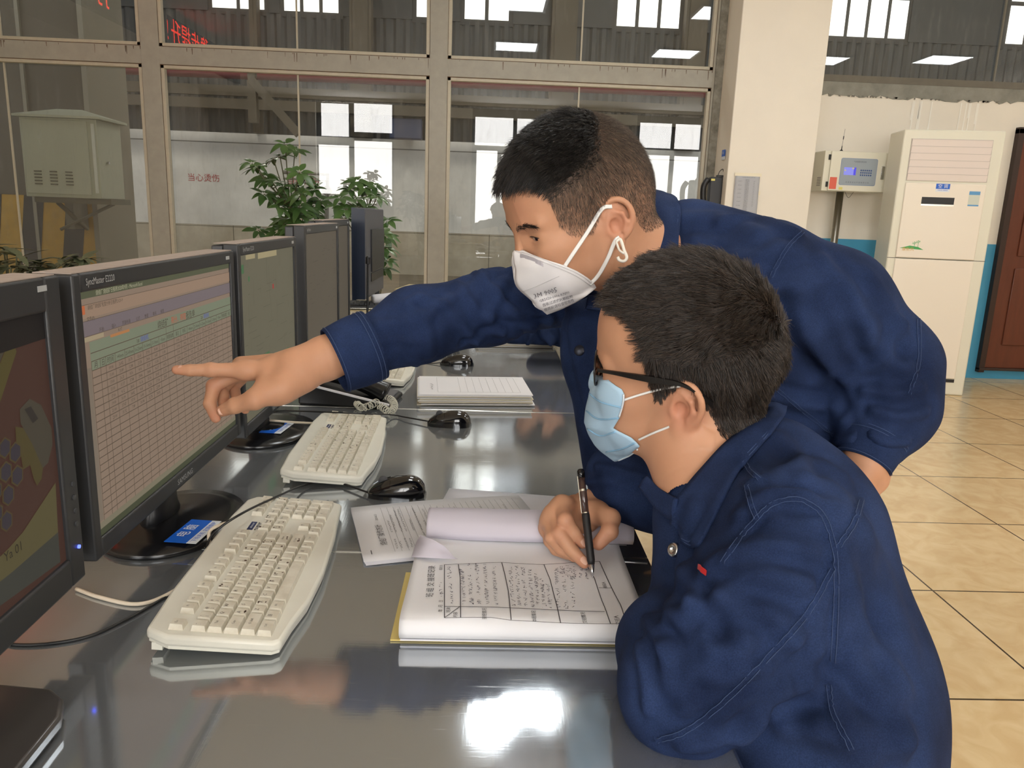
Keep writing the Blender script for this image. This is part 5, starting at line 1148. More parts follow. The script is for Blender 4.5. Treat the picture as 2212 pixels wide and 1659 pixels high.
A = dict(nb=P3(1440,585,1.21), ls=P3(1668,600,1.12), rs=P3(1335,640,1.40), le=P3(1905,795,1.15), lw=P3(1870,992,1.09), re=P3(1060,664,1.32), rw=P3(690,775,1.16),
         ch=P3(1530,730,1.27), wa=P3(1590,900,1.34), pe=P3(1640,1010,1.40))
pA = root('person', (float(A['pe'][0]), float(A['pe'][1]), 0), 'standing person in navy denim jacket and white respirator, bending to point at the screen')
VH, FH = head_field(MA, OA, SA, A['nb'], nr=.055, low=.86, nose=.45)
HAw = world(VH, MA, OA, SA)
# right hand pointing
s = SDF(P3(345,900,1.10)-.06, P3(345,900,1.10)+.07, .0011)
lo = np.min([P3(x,y,D) for x,y,D in ((365,770,1.08),(760,700,1.22),(500,930,1.05),(520,760,1.25))], 0)-.02; hi = np.max([P3(x,y,D) for x,y,D in ((365,770,1.08),(760,700,1.22),(500,930,1.05),(520,760,1.25))], 0)+.02
s = SDF(lo, hi, .0013)
wr = P3(640,797,1.145)
idx_ = [P3(532,800,1.135), P3(455,799,1.12), P3(410,800,1.112), P3(381,799,1.108)]
mid_ = [P3(520,801,1.160), P3(462,834,1.150), P3(453,872,1.140), P3(466,903,1.135)]
rin_ = [P3(522,798,1.185), P3(480,838,1.180), P3(484,872,1.165), P3(505,882,1.150)]
pin_ = [P3(545,795,1.205), P3(505,835,1.200), P3(512,868,1.185), P3(530,885,1.170)]
thu_ = [P3(612,838,1.118), P3(550,863,1.095), P3(508,876,1.098), P3(481,887,1.105)]
add_hand(s, wr, [(idx_, [.0120,.0098,.0086,.0066]), (mid_, [.0118,.0102,.0092,.0074]), (rin_, [.0112,.0098,.0088,.0074]), (pin_, [.0100,.0088,.0078,.0066])], (thu_, [.0170,.0132,.0112,.0088]))
for a in (idx_[1], mid_[1], thu_[2]): s.ell(a, (.0108,.0104,.0108), k=.004)
s.chain([wr, P3(700,775,1.165), P3(790,745,1.19)], [.0265,.0270,.033], .02, flat=((0,0,1), 1.12)); s.cap(P3(520,786,1.175), P3(640,778,1.165), .0105, .012, .012); s.cap(P3(596,845,1.125), P3(650,815,1.145), .019, .022, .02)
s.cap(P3(600,782,1.15), P3(655,770,1.16), .010, .012, .015)
V1, F1 = s.nets(); V1 = relax(V1, F1, 2, .4)
# left hand resting at the hip
q = lambda x, y, D: P3(x, y, D); s = SDF(np.min([q(1820,960,1.0), q(1930,1090,1.2)], 0)-.03, np.max([q(1820,960,1.0), q(1930,1090,1.2)], 0)+.05, .0018)
wl = q(1872,1000,1.10)
add_hand(s, wl, [([q(1893,1040,1.09),q(1882,1062,1.085),q(1868,1066,1.09),q(1862,1056,1.10)], [.0115,.0105,.0095,.008]), ([q(1886,1043,1.105),q(1874,1066,1.10),q(1862,1068,1.105),q(1856,1058,1.115)], [.0115,.0105,.0095,.008]),
    ([q(1876,1042,1.12),q(1866,1064,1.12),q(1855,1064,1.12),q(1850,1054,1.13)], [.011,.010,.009,.008]), ([q(1864,1036,1.13),q(1857,1056,1.135),q(1849,1056,1.135),q(1846,1048,1.14)], [.010,.009,.008,.007])],
    ([q(1868,1012,1.085),q(1862,1035,1.078),q(1868,1052,1.08),q(1873,1062,1.085)], [.014,.012,.0105,.009]))
s.cap(wl, A['lw'], .026, .029, .02); s.cap(wl, q(1880,950,1.10), .026, .03, .02)
V2, F2 = s.nets(); V2 = relax(V2, F2, 2, .4)
# trunk and limbs inside the clothes
s = SDF((-.35,.85,.02), (.85,1.85,1.42), .011); lat = unit(A['ls']-A['rs'])
s.cap(A['nb'], A['ch'], .045, .09, .03); s.chain([A['ch'], A['wa'], A['pe']], [.08,.075,.07], .04, flat=(lat, 1.3)); s.cap(A['ls'], A['rs'], .040, .040, .03)
s.chain([A['rs'], A['re'], P3(770,752,1.185)], [.038,.035,.031], .02); s.chain([A['ls'], A['le'], q(1880,955,1.10)], [.036,.032,.029], .02)
FA = [A['pe']+lat*.07+V3(.0,.0,-.05), A['pe']-lat*.07+V3(.0,.0,-.05)]
for k, f in enumerate(FA): s.chain([f, V3(f[0]-.06+.1*k, f[1]+.02, .45), V3(f[0]+.04, f[1]+.05, .09)], [.06,.045,.035], .03)
V4, F4 = s.nets()
Vb, Fb = join_fields([(HAw, FH), (V1, F1), (V2, F2), (V4, F4)])
o = adopt(mk('body', Vb, Fb, M_skin), pA); hm = hair_mask(VH, HLA); C_ = skin_paint(Vb, [(idx_[3], .02, .35), (thu_[3], .02, .3), (mid_[3], .02, .5), (mid_[1], .02, .4), (rin_[3], .03, .5), (world(V3(-.01,.085,.0), MA, OA, SA), .035, .45), (world(V3(.1,.03,.05), MA, OA, SA), .04, .2)])
n_ = len(VH); dens = np.clip(hm/.012, 0, 1)*(VH[:, 0] > -.13)*((np.abs(VH[:, 1]) < .079) | (VH[:, 2] > .036)); TZX, TZZ = [-.06,-.035,-.026,-.013,.021,.059,.08], [.16,.125,.112,.088,.074,.062,.056]; top = np.clip((VH[:, 2]-np.interp(VH[:, 0], TZX, TZZ))/.026+.5, 0, 1)
hc = FADEC*(1-top[:, None])+DARKC*top[:, None]; kk = (dens*(.45+.35*np.clip((VH[:, 2]-.02)/.06,0,1)+.2*top))[:, None]; C_[:n_, :3] = C_[:n_, :3]*(1-kk)+hc*kk
jw = np.clip(1-np.abs(VH[:, 2]+.055)/.04, 0, 1)*np.clip((.075-VH[:, 0])/.03, 0, 1)*(VH[:, 0] > -.01)*.16; C_[:n_, :3] *= (1-jw[:, None]); set_col(o.data, C_)
# hair
def surf_samples(V, F_, n, cond, seed=0):
    r = np.random.RandomState(seed); a = V[F_[:, 0]]; b = V[F_[:, 1]]; c = V[F_[:, 2]]; ar = np.linalg.norm(np.cross(b-a, c-a), axis=1); ctr = (a+c)/2; w_ = ar*cond(ctr); w_ = w_/w_.sum(); i = r.choice(len(F_), n, p=w_)
    N = np.cross(V[F_[:, 2]]-V[F_[:, 0]], V[F_[:, 3]]-V[F_[:, 1]]); N /= np.linalg.norm(N, axis=1, keepdims=True)+1e-12; u = r.random((n, 1)); v = r.random((n, 1)); d = V[F_[i, 3]]
    return (a[i]*(1-u)*(1-v)+b[i]*u*(1-v)+c[i]*u*v+d*(1-u)*v), N[i]
def tang(d, N): d = d-N*(d*N).sum(1, keepdims=True); return d/(np.linalg.norm(d, axis=1, keepdims=True)+1e-9)
notear = lambda c: (np.abs(c[:, 1]) < .080) | (c[:, 2] > .036)
topz = lambda c: c[:, 2]-np.interp(c[:, 0], TZX, TZZ)
R_, N_ = surf_samples(VH, FH, 15000, lambda c: (hair_mask(c, HLA) > -.001)*np.clip((topz(c)+.010)/.020, 0, 1)*notear(c), 1)
d = np.tile(V3(1.,0,.0), (len(R_), 1)); d[:, 1] = np.sign(R_[:, 1])*.25; d = tang(d, N_)*.85+N_*.55; d[:, 2] -= .25*(R_[:, 0] > .05)
adopt(strands('hair', R_, d, (np.where(R_[:, 0] > .045, .027, .021)*np.clip(.25+topz(R_)/.035, .25, 1))*np.random.RandomState(2).uniform(.6, 1.1, len(R_)), None, M_hair, MA, OA, SA, rad=.00042, seg=4, grav=.10, jit=.16, skull=((-.004,0,.048),(.104,.083,.098)), cling=.03, clump=1800, ck=.35, tint=TA), pA)
R_, N_ = surf_samples(VH, FH, 38000, lambda c: (hair_mask(c, HLA) > .0)*np.clip((.016-topz(c))/.020, 0, 1)*notear(c)*(c[:, 0] > -.115), 3)
d = tang(np.tile(V3(.12,0,-1.), (len(R_), 1)), N_)*.9+N_*.35; L_ = .003+.008*np.clip((R_[:, 2]-.0)/.09, 0, 1)
adopt(strands('hair_sides', R_, d, L_*np.random.RandomState(4).uniform(.6, 1.2, len(R_)), None, M_fade, MA, OA, SA, rad=.00015, seg=2, jit=.14, tint=TF), pA)
def brow(M, o, sc, side, VH_, FH_, root_, n=380, m=M_hair):
    r = np.random.RandomState(5); tr = bvh(VH_, FH_); R2, D2 = [], []
    for k in range(n):
        t = r.random(); x = .10-.020*t; y = side*(.010+.040*t); z = .0235+.006*math.sin(t*2.6)+r.uniform(-.0035,.0035)*(1-.5*t); h = tr.ray_cast(Vector((.16, y*1.0, z)), Vector((-1, 0, 0)))
        if h[0]: R2.append(np.array(h[0])); D2.append((-.45, side*1., .25-.5*t+ .25*(1-t)))
    adopt(strands('eyebrow', np.array(R2), np.array(D2), np.full(len(R2), .0085), None, m, M, o, sc, rad=.0003, seg=2, jit=.25, skull=((0,0,0),(.01,.01,.01)), tint=TA), root_)
for sd in (1, -1): brow(MA, OA, SA, sd, VH, FH, pA)
def eye(M, o, sc, root_, look=(.9,.1,-.3), tree=None):
    for y in (1, -1):
        c = world(V3(.0755,y*.0345,.0090), M, o, sc); R3 = .0118*sc; L_ = unit(M@unit(V3(.95,y*.30,-.05))); a = unit(np.cross(L_, (0,0,1.))); b = np.cross(a, L_); MM = frameM(c, a*1.35, b, L_)
        prof = [(R3*math.sin(math.radians(q)), R3*math.cos(math.radians(q))) for q in range(178, 2, -8)]
        eb = MB().lathe(prof, 24, MM).build('eyeball', mat('eye white', col(176,164,156), .2, coat=.3), None, smooth=True); adopt(eb, root_)
        L2 = unit(L_+M@V3(*look)*.25); a = unit(np.cross(L2, (0,0,1.))); b = np.cross(a, L2); MM = frameM(c, a, b, L2)
        ir = MB().lathe([(R3*.44,R3*.93),(R3*.3,R3*.985),(.0001,R3*1.02)], 24, MM).build('iris', mat('dark brown iris', col(22,13,9), .1, coat=.6), None, smooth=True); ir.parent = eb
        K = []
        for t in np.linspace(0, 1, 9):
            h = tree.ray_cast(Vector((.16, y*(.0235+.0245*t), .0117+.0012*math.sin(3.14*t)-.001*t)), Vector((-1,0,0)))
            if h[0]: K.append(world(np.array(h[0])+V3(.0004,0,0), M, o, sc))
        if len(K) > 3: adopt(MB().tube(K, [.0003]+[.0008]*(len(K)-2)+[.0004], 6).build('eyelashes', M_black, None, smooth=True), root_)
eye(MA, OA, SA, pA, (.6,.0,-.6), bvh(VH, FH))
# clothes: trousers and shoes
def trousers(P_, knees, feet, latv, root_, r0=.115, h=.010):
    pts = [P_]+[k for k in knees]+[f for f in feet]; lo = np.min(pts, 0)-.2; hi = np.max(pts, 0)+.2; s = SDF(lo, hi, h)
    s.cap(P_-latv*.07, P_+latv*.07, r0, r0, .03)
    for sd, k, f in ((1, knees[0], feet[0]), (-1, knees[1], feet[1])): s.chain([P_+latv*.085*sd, k, f], [.10,.075,.065], .03)
    V, F_ = s.nets(); adopt(mk('trousers', relax(V, F_, 2), F_, M_trous), root_)
def shoe(f, d, root_):
    d = unit(V3(d[0], d[1], 0)); s_ = np.cross((0,0,1.), d); s = SDF(V3(f[0],f[1],.05)-V3(.2,.2,.05), V3(f[0],f[1],.05)+V3(.2,.2,.1), .005); M_ = np.stack([d, s_, V3(0,0,1)], 1); c = V3(f[0],f[1],0)
    s.ell(c+d*.06+V3(0,0,.03), (.13,.048,.045), M_, .02); s.ell(c-d*.03+V3(0,0,.05), (.06,.042,.06), M_, .03)
    s.v[:, :, :max(1, int(round((0-s.lo[2])/s.h))+1)] = .5
    V, F_ = s.nets(); adopt(mk('shoe', relax(V, F_), F_, M_shoe), root_)
kn = [V3(f[0]-.05, f[1]+.02, .46) for f in FA]; ft = [V3(f[0]+.04, f[1]+.06, .11) for f in FA]
trousers(A['pe']-V3(0,0,.03), kn, ft, lat, pA)
for f in ft: shoe(f, (-1, -.1), pA)
# jacket
def T_(x, y, D): return P3(x, y, D)
s = SDF((-.42,.90,.66), (.86,1.75,1.46), .0055)
sg = unit(np.cross(lat, (0,0,1.)))
s.chain([A['ch'], A['wa'], T_(1600,1010,1.36)], [.125,.118,.125], .05, flat=(lat, 1.62)); s.cap(A['ls']+V3(0,0,-.01), A['rs'], .062, .062, .05); s.cap(A['nb']+V3(.01,0,-.02), A['ch'], .075, .13, .06)
s.cap(T_(1490,535,1.24), T_(1650,572,1.16), .078, .069, .04)
s.cap(T_(1290,770,1.28), T_(1340,1010,1.30), .052, .06, .07); s.cap(T_(1270,700,1.28), T_(1290,770,1.28), .045, .052, .04); s.cap(T_(1400,800,1.28), T_(1430,1040,1.32), .08, .09, .07)
s.chain([A['rs'], T_(1200,622,1.38), A['re'], T_(900,702,1.25), T_(775,757,1.19)], [.070,.062,.060,.058,.044], .03)
s.chain([A['ls']+V3(0,0,.0), T_(1800,660,1.13), A['le'], T_(1915,880,1.13), T_(1888,950,1.105)], [.074,.078,.078,.066,.046], .03)
V, F_ = s.nets(); V = relax(V, F_, 3); V = V+normals(V, F_)*(.0016*vnoise(V, 22, 4))[:, None]
FOLDA = [([(770,760),(830,735),(900,740)], .006,.004), ([(850,720),(870,760),(900,790)], .006,.004), ([(960,690),(1010,720),(1060,760)], .007,.005), ([(1150,600),(1180,650),(1190,700)], .008,.006), ([(900,660),(950,640),(1010,600)], .008,-.004), ([(1780,560),(1840,640),(1880,740)], .010,.005), ([(1560,480),(1640,470),(1720,500)], .010,.004), ([(1500,520),(1560,600),(1650,640)], .012,.004), ([(1950,700),(1900,780),(1830,820)], .009,.005), ([(1230,700),(1250,800),(1280,900)], .008,.005),
    ([(1130,560),(1080,620),(1060,680)], .010, .010), ([(1040,590),(1075,640),(1130,700),(1200,730)], .009, .009), ([(990,610),(1015,650),(1080,720)], .008, .008), ([(900,640),(960,660),(1030,740)], .008, .006), ([(880,650),(920,700),(930,770)], .008,.005),
    ([(820,700),(900,690),(980,640)], .009, .005), ([(1110,560),(1180,600),(1250,680)], .011, .009), ([(960,600),(1040,585),(1120,590)], .007, .006), ([(1000,740),(1080,700),(1180,690)], .007, -.006), ([(1060,600),(1110,650),(1170,670)], .006, -.006), ([(1090,720),(1150,730),(1210,715)], .008, .006),
    ([(1860,600),(1920,690),(1950,760)], .010, -.004), ([(1740,700),(1790,790),(1860,850)], .012, .004), ([(1690,650),(1700,740),(1760,800)], .012, -.006), ([(1990,835),(1930,850),(1870,840)], .008, .005), ([(2000,890),(1940,900),(1885,885)], .007, .005), ([(1960,955),(1910,955),(1880,940)], .006, .006),
    ([(1480,470),(1560,470),(1640,500)], .014, .004), ([(1560,560),(1620,560),(1680,530)], .012, .004), ([(1650,850),(1720,870),(1800,880)], .010, .006), ([(1660,910),(1740,930),(1820,910)], .010, .005), ([(1700,980),(1760,960),(1840,950)], .01, .006), ([(1620,600),(1700,620),(1780,600)], .014, .004), ([(1880,700),(1900,760),(1960,800)], .012, .005)]
FOLDA = [(p, w_, a_*(.5 if p[0][0] < 1300 else .9)) for p, w_, a_ in FOLDA]
V = wrinkle(V, F_, FOLDA); V = relax(V, F_, 1, .3)
SEAMA = [[(1742,494),(1705,530),(1680,570),(1665,600)], [(1985,690),(1985,780),(1965,850)], [(1665,830),(1725,880),(1800,940)]]
V = wrinkle(V, F_, [(p, .003, .0022) for p in SEAMA])
jA = adopt(mk('jacket', V, F_, M_denim), pA); tA = bvh(V, F_)
for p in SEAMA: 
    o = stitched(tA, p, None, 'jacket_seam')
    if o: adopt(o, pA)
# cuffs
def cuff(c0, c1, r0, r1, root_, ax=None, q=1., flare=0.):
    o = MB().grid(ring(c0, c1, r0, r1, ax, q, flare=flare), closed=True).build('cuff', M_denim, None, smooth=True, solid=.0028); adopt(o, root_)
    c0, c1 = np.array(c0), np.array(c1); b = MB()
    for u in (.06, .82, .92):
        rw = ring(c0+(c1-c0)*u, c0+(c1-c0)*(u+.01), r0+(r1-r0)*u+.0022+flare*math.sin(math.pi*u), r0+(r1-r0)*u+.0022, ax, q, m=1)[0]; b.tube(rw+[rw[0]], .0005, 5)
    adopt(b.build('cuff_stitching', M_seam, None), root_)
cuff(T_(722,780,1.172), T_(808,745,1.195), .0445, .049, pA, q=1.12, flare=.002)
cuff(T_(1862,1003,1.095), T_(1893,942,1.105), .037, .043, pA)
# collar
def above(p, tree, gap=.005):
    d = np.array(p)-CAM; L_ = np.linalg.norm(d); d = d/L_; h = tree.ray_cast(Vector(CAM), Vector(d))
    return CAM+d*(h[3]-gap) if h[0] is not None and h[3] < L_+gap else np.array(p)
def collar(top, bot, root_, name='collar', curve=.006, th=.0048, n=8, tree=None):
    a = spline([P3(*p) for p in top], n); c = spline([P3(*p) for p in bot], n); rows = []
    for i in range(7):
        u = i/6; row = []
        for k, (p, q_) in enumerate(zip(a, c)):
            out = np.array([0,-.3,1.]); pp_ = p+(q_-p)*u+unit(out)*curve*math.sin(math.pi*min(1, u*1.1)); row.append(above(pp_, tree, .006+.004*math.sin(math.pi*u)) if tree is not None and i > 0 else pp_)
        rows.append(row)
    o = MB().grid(rows).build(name, M_denim, None, smooth=True, solid=th); adopt(o, root_)
    b = MB(); e = [r for r in rows[5]]; b.tube([p+(q_-p)*.45+unit(CAM-p)*(th*.5+.0006) for p, q_ in zip(rows[5], rows[6])], .0004, 5); b.tube([p+(q_-p)*-.1+unit(CAM-p)*(th*.5+.0006) for p, q_ in zip(rows[5], rows[6])], .0004, 5); adopt(b.build(name+'_stitching', M_seam, None), root_)
    return o
collar([(1330,500,1.32),(1375,425,1.30),(1402,432,1.22),(1412,500,1.165),(1408,560,1.14),(1385,625,1.125)], [(1380,500,1.36),(1430,425,1.33),(1468,440,1.22),(1466,520,1.13),(1462,600,1.105),(1455,690,1.10)], pA, tree=tA)
collar([(1340,632,1.16),(1300,640,1.18),(1272,640,1.20)], [(1352,668,1.15),(1310,672,1.165),(1266,668,1.19)], pA, 'collar_flap', .004, tree=tA)
bt = lambda x, y, t, r_, root_: [adopt(MB().lathe([(.0001,.0035),(.006,.003),(.0085,.0015),(.009,0)], 20, frameM(np.array(k[0]), unit(np.cross(k[1],(0,0,1.))), unit(np.cross(k[1], np.cross(k[1],(0,0,1.)))), k[1])).build('button', mat('dark metal button', col(58,60,70), .35, .7), None, smooth=True), root_) for k in shoot(t, [(x,y),(x+.5,y)], 1)[:1]]
bt(1252,757,tA,.009,pA)
# respirator
M_mask = mat('white respirator', col(232,230,232), .75, bump=.12, bscale=120); M_strap = mat('white strap', col(232,232,230), .6)
cen = [(1122,537),(1117,556),(1113,585),(1115,617),(1147,648),(1182,679)]; edg = [((1125,538),.004),((1150,548),.016),((1183,560),.032),((1216,571),.047),((1248,586),.058),((1275,603),.064),((1288,617),.064),((1272,636),.054),((1240,655),.036),((1210,669),.018),((1182,679),0)]
def mask_shape(cen, edg, M, o, sc, bulge, side, n=24, m=14, cy=0., pl=0, tree=None):
    c = spline([loc(x, y, cy, M, o, sc) for x, y in cen], 10); e = []
    for p, yy in edg:
        q_ = loc(p[0], p[1], yy, M, o, sc)
        if tree is not None and yy > .012:
            r0 = M.T@(CAM-o)/sc; r1 = M.T@ray(*p); h = tree.ray_cast(Vector(r0), Vector(unit(r1)))
            if h[0] is not None: q_ = np.array(h[0])+np.array(h[1])*.002-unit(r1)*.002
        e.append(q_)
    e = [e[i]+(e[i+1]-e[i])*t for i in range(len(e)-1) for t in (0,.25,.5,.75)]+[e[-1]]
    def rs(L_, n): 
        L_ = np.array(L_); d = np.r_[0, np.cumsum(np.linalg.norm(np.diff(L_, axis=0), axis=1))]; t = np.linspace(0, d[-1], n+1); return np.stack([np.interp(t, d, L_[:, k]) for k in range(3)], 1)
    c = rs(c, n); e = rs(e, n); rows = []
    for i in range(n+1):
        row = []
        for j in range(m+1):
            t = j/m; p = c[i]*(1-t)+e[i]*t; w_ = bulge*math.sin(math.pi*t**.8)*math.sin(math.pi*i/n)**.6; p = p+V3(w_*.45, w_*.9, 0)
            if pl: p = p+V3(1,.6,0)*(.0022*abs(((i/n*pl) % 1)-.5)*2*math.sin(math.pi*min(1,t*1.3+.0)))
            if tree is not None and j < m:
                c0 = V3(.015, 0, p[2]*.8); dd_ = unit(p-c0); h = tree.ray_cast(Vector(c0+dd_*.3), Vector(-dd_))
                if h[0] is not None:
                    rs_ = np.linalg.norm(np.array(h[0])-c0)+(.0035 if i not in (0, n) and j != m else .0015); rp = np.linalg.norm(p-c0)
                    if rp < rs_: p = c0+dd_*rs_
            if side < 0: p = V3(p[0], 2*cy-p[1], p[2])
            row.append(world(p, M, o, sc))
        rows.append(row)
    return rows
b = MB(); tHA = bvh(VH, FH); ra = mask_shape(cen, edg, MA, OA, SA, .012, 1, tree=tHA); rb = mask_shape(cen, edg, MA, OA, SA, .012, -1, tree=tHA); b.grid(ra).grid([r[::-1] for r in rb])
mo = adopt(b.build('respirator', M_mask, None, smooth=True, solid=.0012), pA)
def mask_tree(rows): bb = MB().grid(rows); return BVHTree.FromPolygons([tuple(v) for v in bb.v], bb.f)
mt = mask_tree(ra); tWA = bvh(HAw, FH)
def on_mask(tree, strokes, m, name, root_, r=.0006, n=6):
    b = MB()
    for st in strokes:
        K = shoot(tree, st, n)
        if len(K) > 1: b.tube([k[0]+k[1]*(.0012 if k[1]@(CAM-k[0]) > 0 else -.0012) for k in K], r, 5)
    if b.v: adopt(b.build(name, m, None, smooth=True), root_)
M_mgray = mat('grey nose strip', col(176,172,180), .5)
K = shoot(mt, [(1124,552),(1150,561),(1174,571)], 6); b = MB(); b.grid([[k[0]+k[1]*(.0013 if k[1]@(CAM-k[0]) > 0 else -.0013)+V3(0,0,z) for k in K] for z in (-.003,.003)]); adopt(b.build('nose_strip', M_mgray, None), pA)
M_mst = mat('mask weld dots', col(200,198,200), .7)
on_mask(mt, [[(1128,546),(1160,556),(1210,574),(1250,592),(1280,613)], [(1130,550),(1160,560),(1208,579),(1246,597),(1276,617)], [(1120,632),(1160,617),(1208,596)]], M_mst, 'weld_lines', pA, .0004)
def surf_text(tree, items, m, name, root_, off=.0014):   # lettering wrapped on a surface: (string, height px, x px, y px, degrees)
    b = MB()
    for s_, hp, x, y, a in items:
        vs, fs = tmesh(s_, 1.0, 1); ca, sa = math.cos(math.radians(a)), math.sin(math.radians(a)); o_ = []; ok = True
        for v in vs:
            px_, py_ = x+(v[0]*ca+v[1]*sa)*hp, y+(v[0]*sa*1-v[1]*ca)*hp*1.0
            px_ = x+hp*(v[0]*ca-v[1]*(-sa)); py_ = y+hp*(v[0]*sa-v[1]*ca)
            d = ray(px_, py_); d = d/np.linalg.norm(d); h = tree.ray_cast(Vector(CAM), Vector(d))
            if h[0] is None: ok = False; break
            N = np.array(h[1]); o_.append(np.array(h[0])+N*(off if N@(CAM-np.array(h[0])) > 0 else -off))
        if ok: b.add(o_, fs)
    if b.v: adopt(b.build(name, m, None), root_)
M_mink = mat('grey mask print', col(110,108,116), .6)
surf_text(mt, [('3M 9005', 15, 1179, 632, -17), ('GB2626-2006 KN90', 8, 1198, 640, -18), ('自吸过滤式防颗粒物', 7.5, 1205, 649, -18), ('使用前请检查密合性', 7.5, 1208, 658, -19)], M_mink, 'mask_print', pA)
def strap(pts, root_, r=.0016, flat=2.2, name='strap', m=None, tree=None):
    def sp1(p):
        if tree is not None and len(p) == 3:
            d_ = unit(ray(p[0], p[1])); h = tree.ray_cast(Vector(CAM), Vector(d_))
            if h[0] is not None: return np.array(h[0])-d_*.0022
        return P3(*p[:3])
    sp = spline([sp1(p) for p in pts], 8); b = MB(); n = 8; rows = []
    for i, p in enumerate(sp):
        t = unit(sp[min(i+1,len(sp)-1)]-sp[max(i-1,0)]); v = unit(np.array(p)-CAM); a = unit(np.cross(t, v)); c = np.cross(t, a); rows.append([p+a*math.cos(2*math.pi*j/n)*r*flat+c*math.sin(2*math.pi*j/n)*r*.6 for j in range(n)])
    b.grid(rows, closed=True); adopt(b.build(name, m or M_strap, None, smooth=True), root_)
strap([(1218,578,1.063),(1240,545,1.066),(1270,500,1.068),(1300,452,1.072),(1322,446,1.075)], pA, .0013, tree=tWA)
strap([(1266,620,1.066),(1290,598,1.058),(1312,560,1.052),(1328,522,1.052),(1338,512,1.06)], pA, .0013, tree=tWA)
hk = [(1331,522,1.05),(1340,517,1.05),(1348,540,1.045),(1354,556,1.043),(1348,564,1.043),(1338,562,1.043),(1334,555,1.043)]
adopt(MB().tube(spline([P3(*p) for p in hk], 6), .0022, 8).tube(spline([P3(*p) for p in ((1331,522,1.05),(1338,540,1.046),(1348,548,1.044))], 4), .0016, 8).build('strap_hook', mat('white plastic hook', col(236,232,222), .35), None, smooth=True), pA)
# nails
b = MB(); nail(b, idx_[3]*.8+idx_[2]*.2+V3(-.0008,-.0022,.0062), (-.2,-.35,1.), idx_[3]-idx_[2], .0115, .0085); nail(b, thu_[3]+unit(CAM-thu_[3])*.0088, CAM-thu_[3]+V3(0,0,.1), thu_[3]-thu_[2], .0120, .0105); adopt(b.build('fingernail', M_nail, None, smooth=True), pA)
# ================================================================ the seated man (writes in the notebook)
B = dict(nb=P3(1560,1010,.93), ls=P3(1700,1165,.80), rs=P3(1590,1010,1.10), le=P3(1478,1490,.775), re=P3(1560,1120,1.20), rw=P(1285,1100,Z=.825),
         ch=P3(1640,1180,.92), wa=P3(1730,1450,.88))
pB = root('person', (float(B['wa'][0]), float(B['wa'][1]), 0), 'seated person with glasses, blue surgical mask and navy denim jacket, writing in the notebook')
VB_, FB_ = head_field(MBm, OB, SB, B['nb'], nr=.056, fat=1.04, nose=.45, extra=P3(1505,1075,.905))
HBw = world(VB_, MBm, OB, SB); Z_ = lambda x, y, z: P(x, y, Z=z)
lo = np.array([.02,.86,.765]); hi = np.array([.30,1.22,.93]); s = SDF(lo, hi, .0013)
wb = Z_(1272,1098,.822)
ix = [Z_(1214,1092,.846), Z_(1221,1124,.842), Z_(1240,1152,.824), Z_(1258,1174,.810)]
md = [Z_(1198,1110,.836), Z_(1209,1153,.824), Z_(1236,1190,.804), Z_(1262,1216,.792)]
rg = [Z_(1189,1124,.826), Z_(1192,1162,.816), Z_(1212,1186,.799), Z_(1240,1203,.790)]
pk = [Z_(1184,1140,.812), Z_(1187,1168,.803), Z_(1201,1188,.792), Z_(1226,1199,.789)]
th = [Z_(1292,1108,.832), Z_(1318,1120,.838), Z_(1317,1148,.828), Z_(1293,1174,.812)]
add_hand(s, wb, [(ix, [.0118,.0100,.0090,.0074]), (md, [.0116,.0100,.0090,.0076]), (rg, [.0110,.0094,.0086,.0074]), (pk, [.0100,.0086,.0078,.0068])], (th, [.0145,.0122,.0116,.0094]), palm_r=.0125)
for a in (ix[1], md[1], th[2]): s.ell(a, (.0106,.0104,.0104), k=.004)
s.chain([wb, Z_(1330,1078,.835), Z_(1400,1060,.85)], [.0235,.026,.03], .02)
s.ell(Z_(1270,1108,.828), (.020,.016,.012), k=.015); s.ell(Z_(1256,1132,.812), (.024,.020,.013), k=.006)
W1_, G1_ = s.nets(); W1_ = relax(W1_, G1_, 2, .4)
# left hand resting on the desk behind the sleeve
hl = V3(.335,.985,.80); s = SDF(hl-.14, hl+.14, .0022)
B['lw'] = V3(.330,.90,.815); fx = []
for k in range(4): o_ = V3(.300+.021*k, .975, .80); fx.append(([o_, o_+V3(-.004,.030,.004), o_+V3(-.004,.048,-.010), o_+V3(-.004,.055,-.024)], [.0105,.0095,.0085,.0075]))
add_hand(s, V3(.332,.915,.81), fx, ([V3(.30,.93,.80),V3(.285,.95,.795),V3(.278,.972,.79),V3(.275,.99,.785)], [.014,.012,.0105,.009])); s.cap(V3(.332,.915,.81), B['lw']+V3(.0,-.05,0), .024, .028, .02)
W2_, G2_ = s.nets(); W2_ = relax(W2_, G2_, 1)
s = SDF((-.02,.35,.02), (.85,1.35,1.05), .011); latB = unit(B['ls']-B['rs']); peB = V3(.375,.72,.53)
s.cap(B['nb'], B['ch'], .055, .09, .04); s.chain([B['ch'], B['wa'], peB], [.075,.075,.07], .04, flat=(latB, 1.25)); s.cap(B['ls'], B['rs'], .045, .045, .04)
s.chain([B['ls'], B['le'], B['lw']], [.045,.038,.028], .02); s.chain([B['rs'], B['re'], Z_(1330,1078,.835)], [.045,.038,.026], .02)
for sd in (1,-1): s.chain([peB+latB*.07*sd, V3(.0,peB[1]-.09*sd+.05,.53), V3(.0,peB[1]-.09*sd+.05,.09)], [.05,.045,.035], .03)
W4_, G4_ = s.nets()
Vb, Fb = join_fields([(HBw, FB_), (W1_, G1_), (W2_, G2_), (W4_, G4_)])
o = adopt(mk('body', Vb, Fb, M_skin), pB); hm = hair_mask(VB_, HLB)
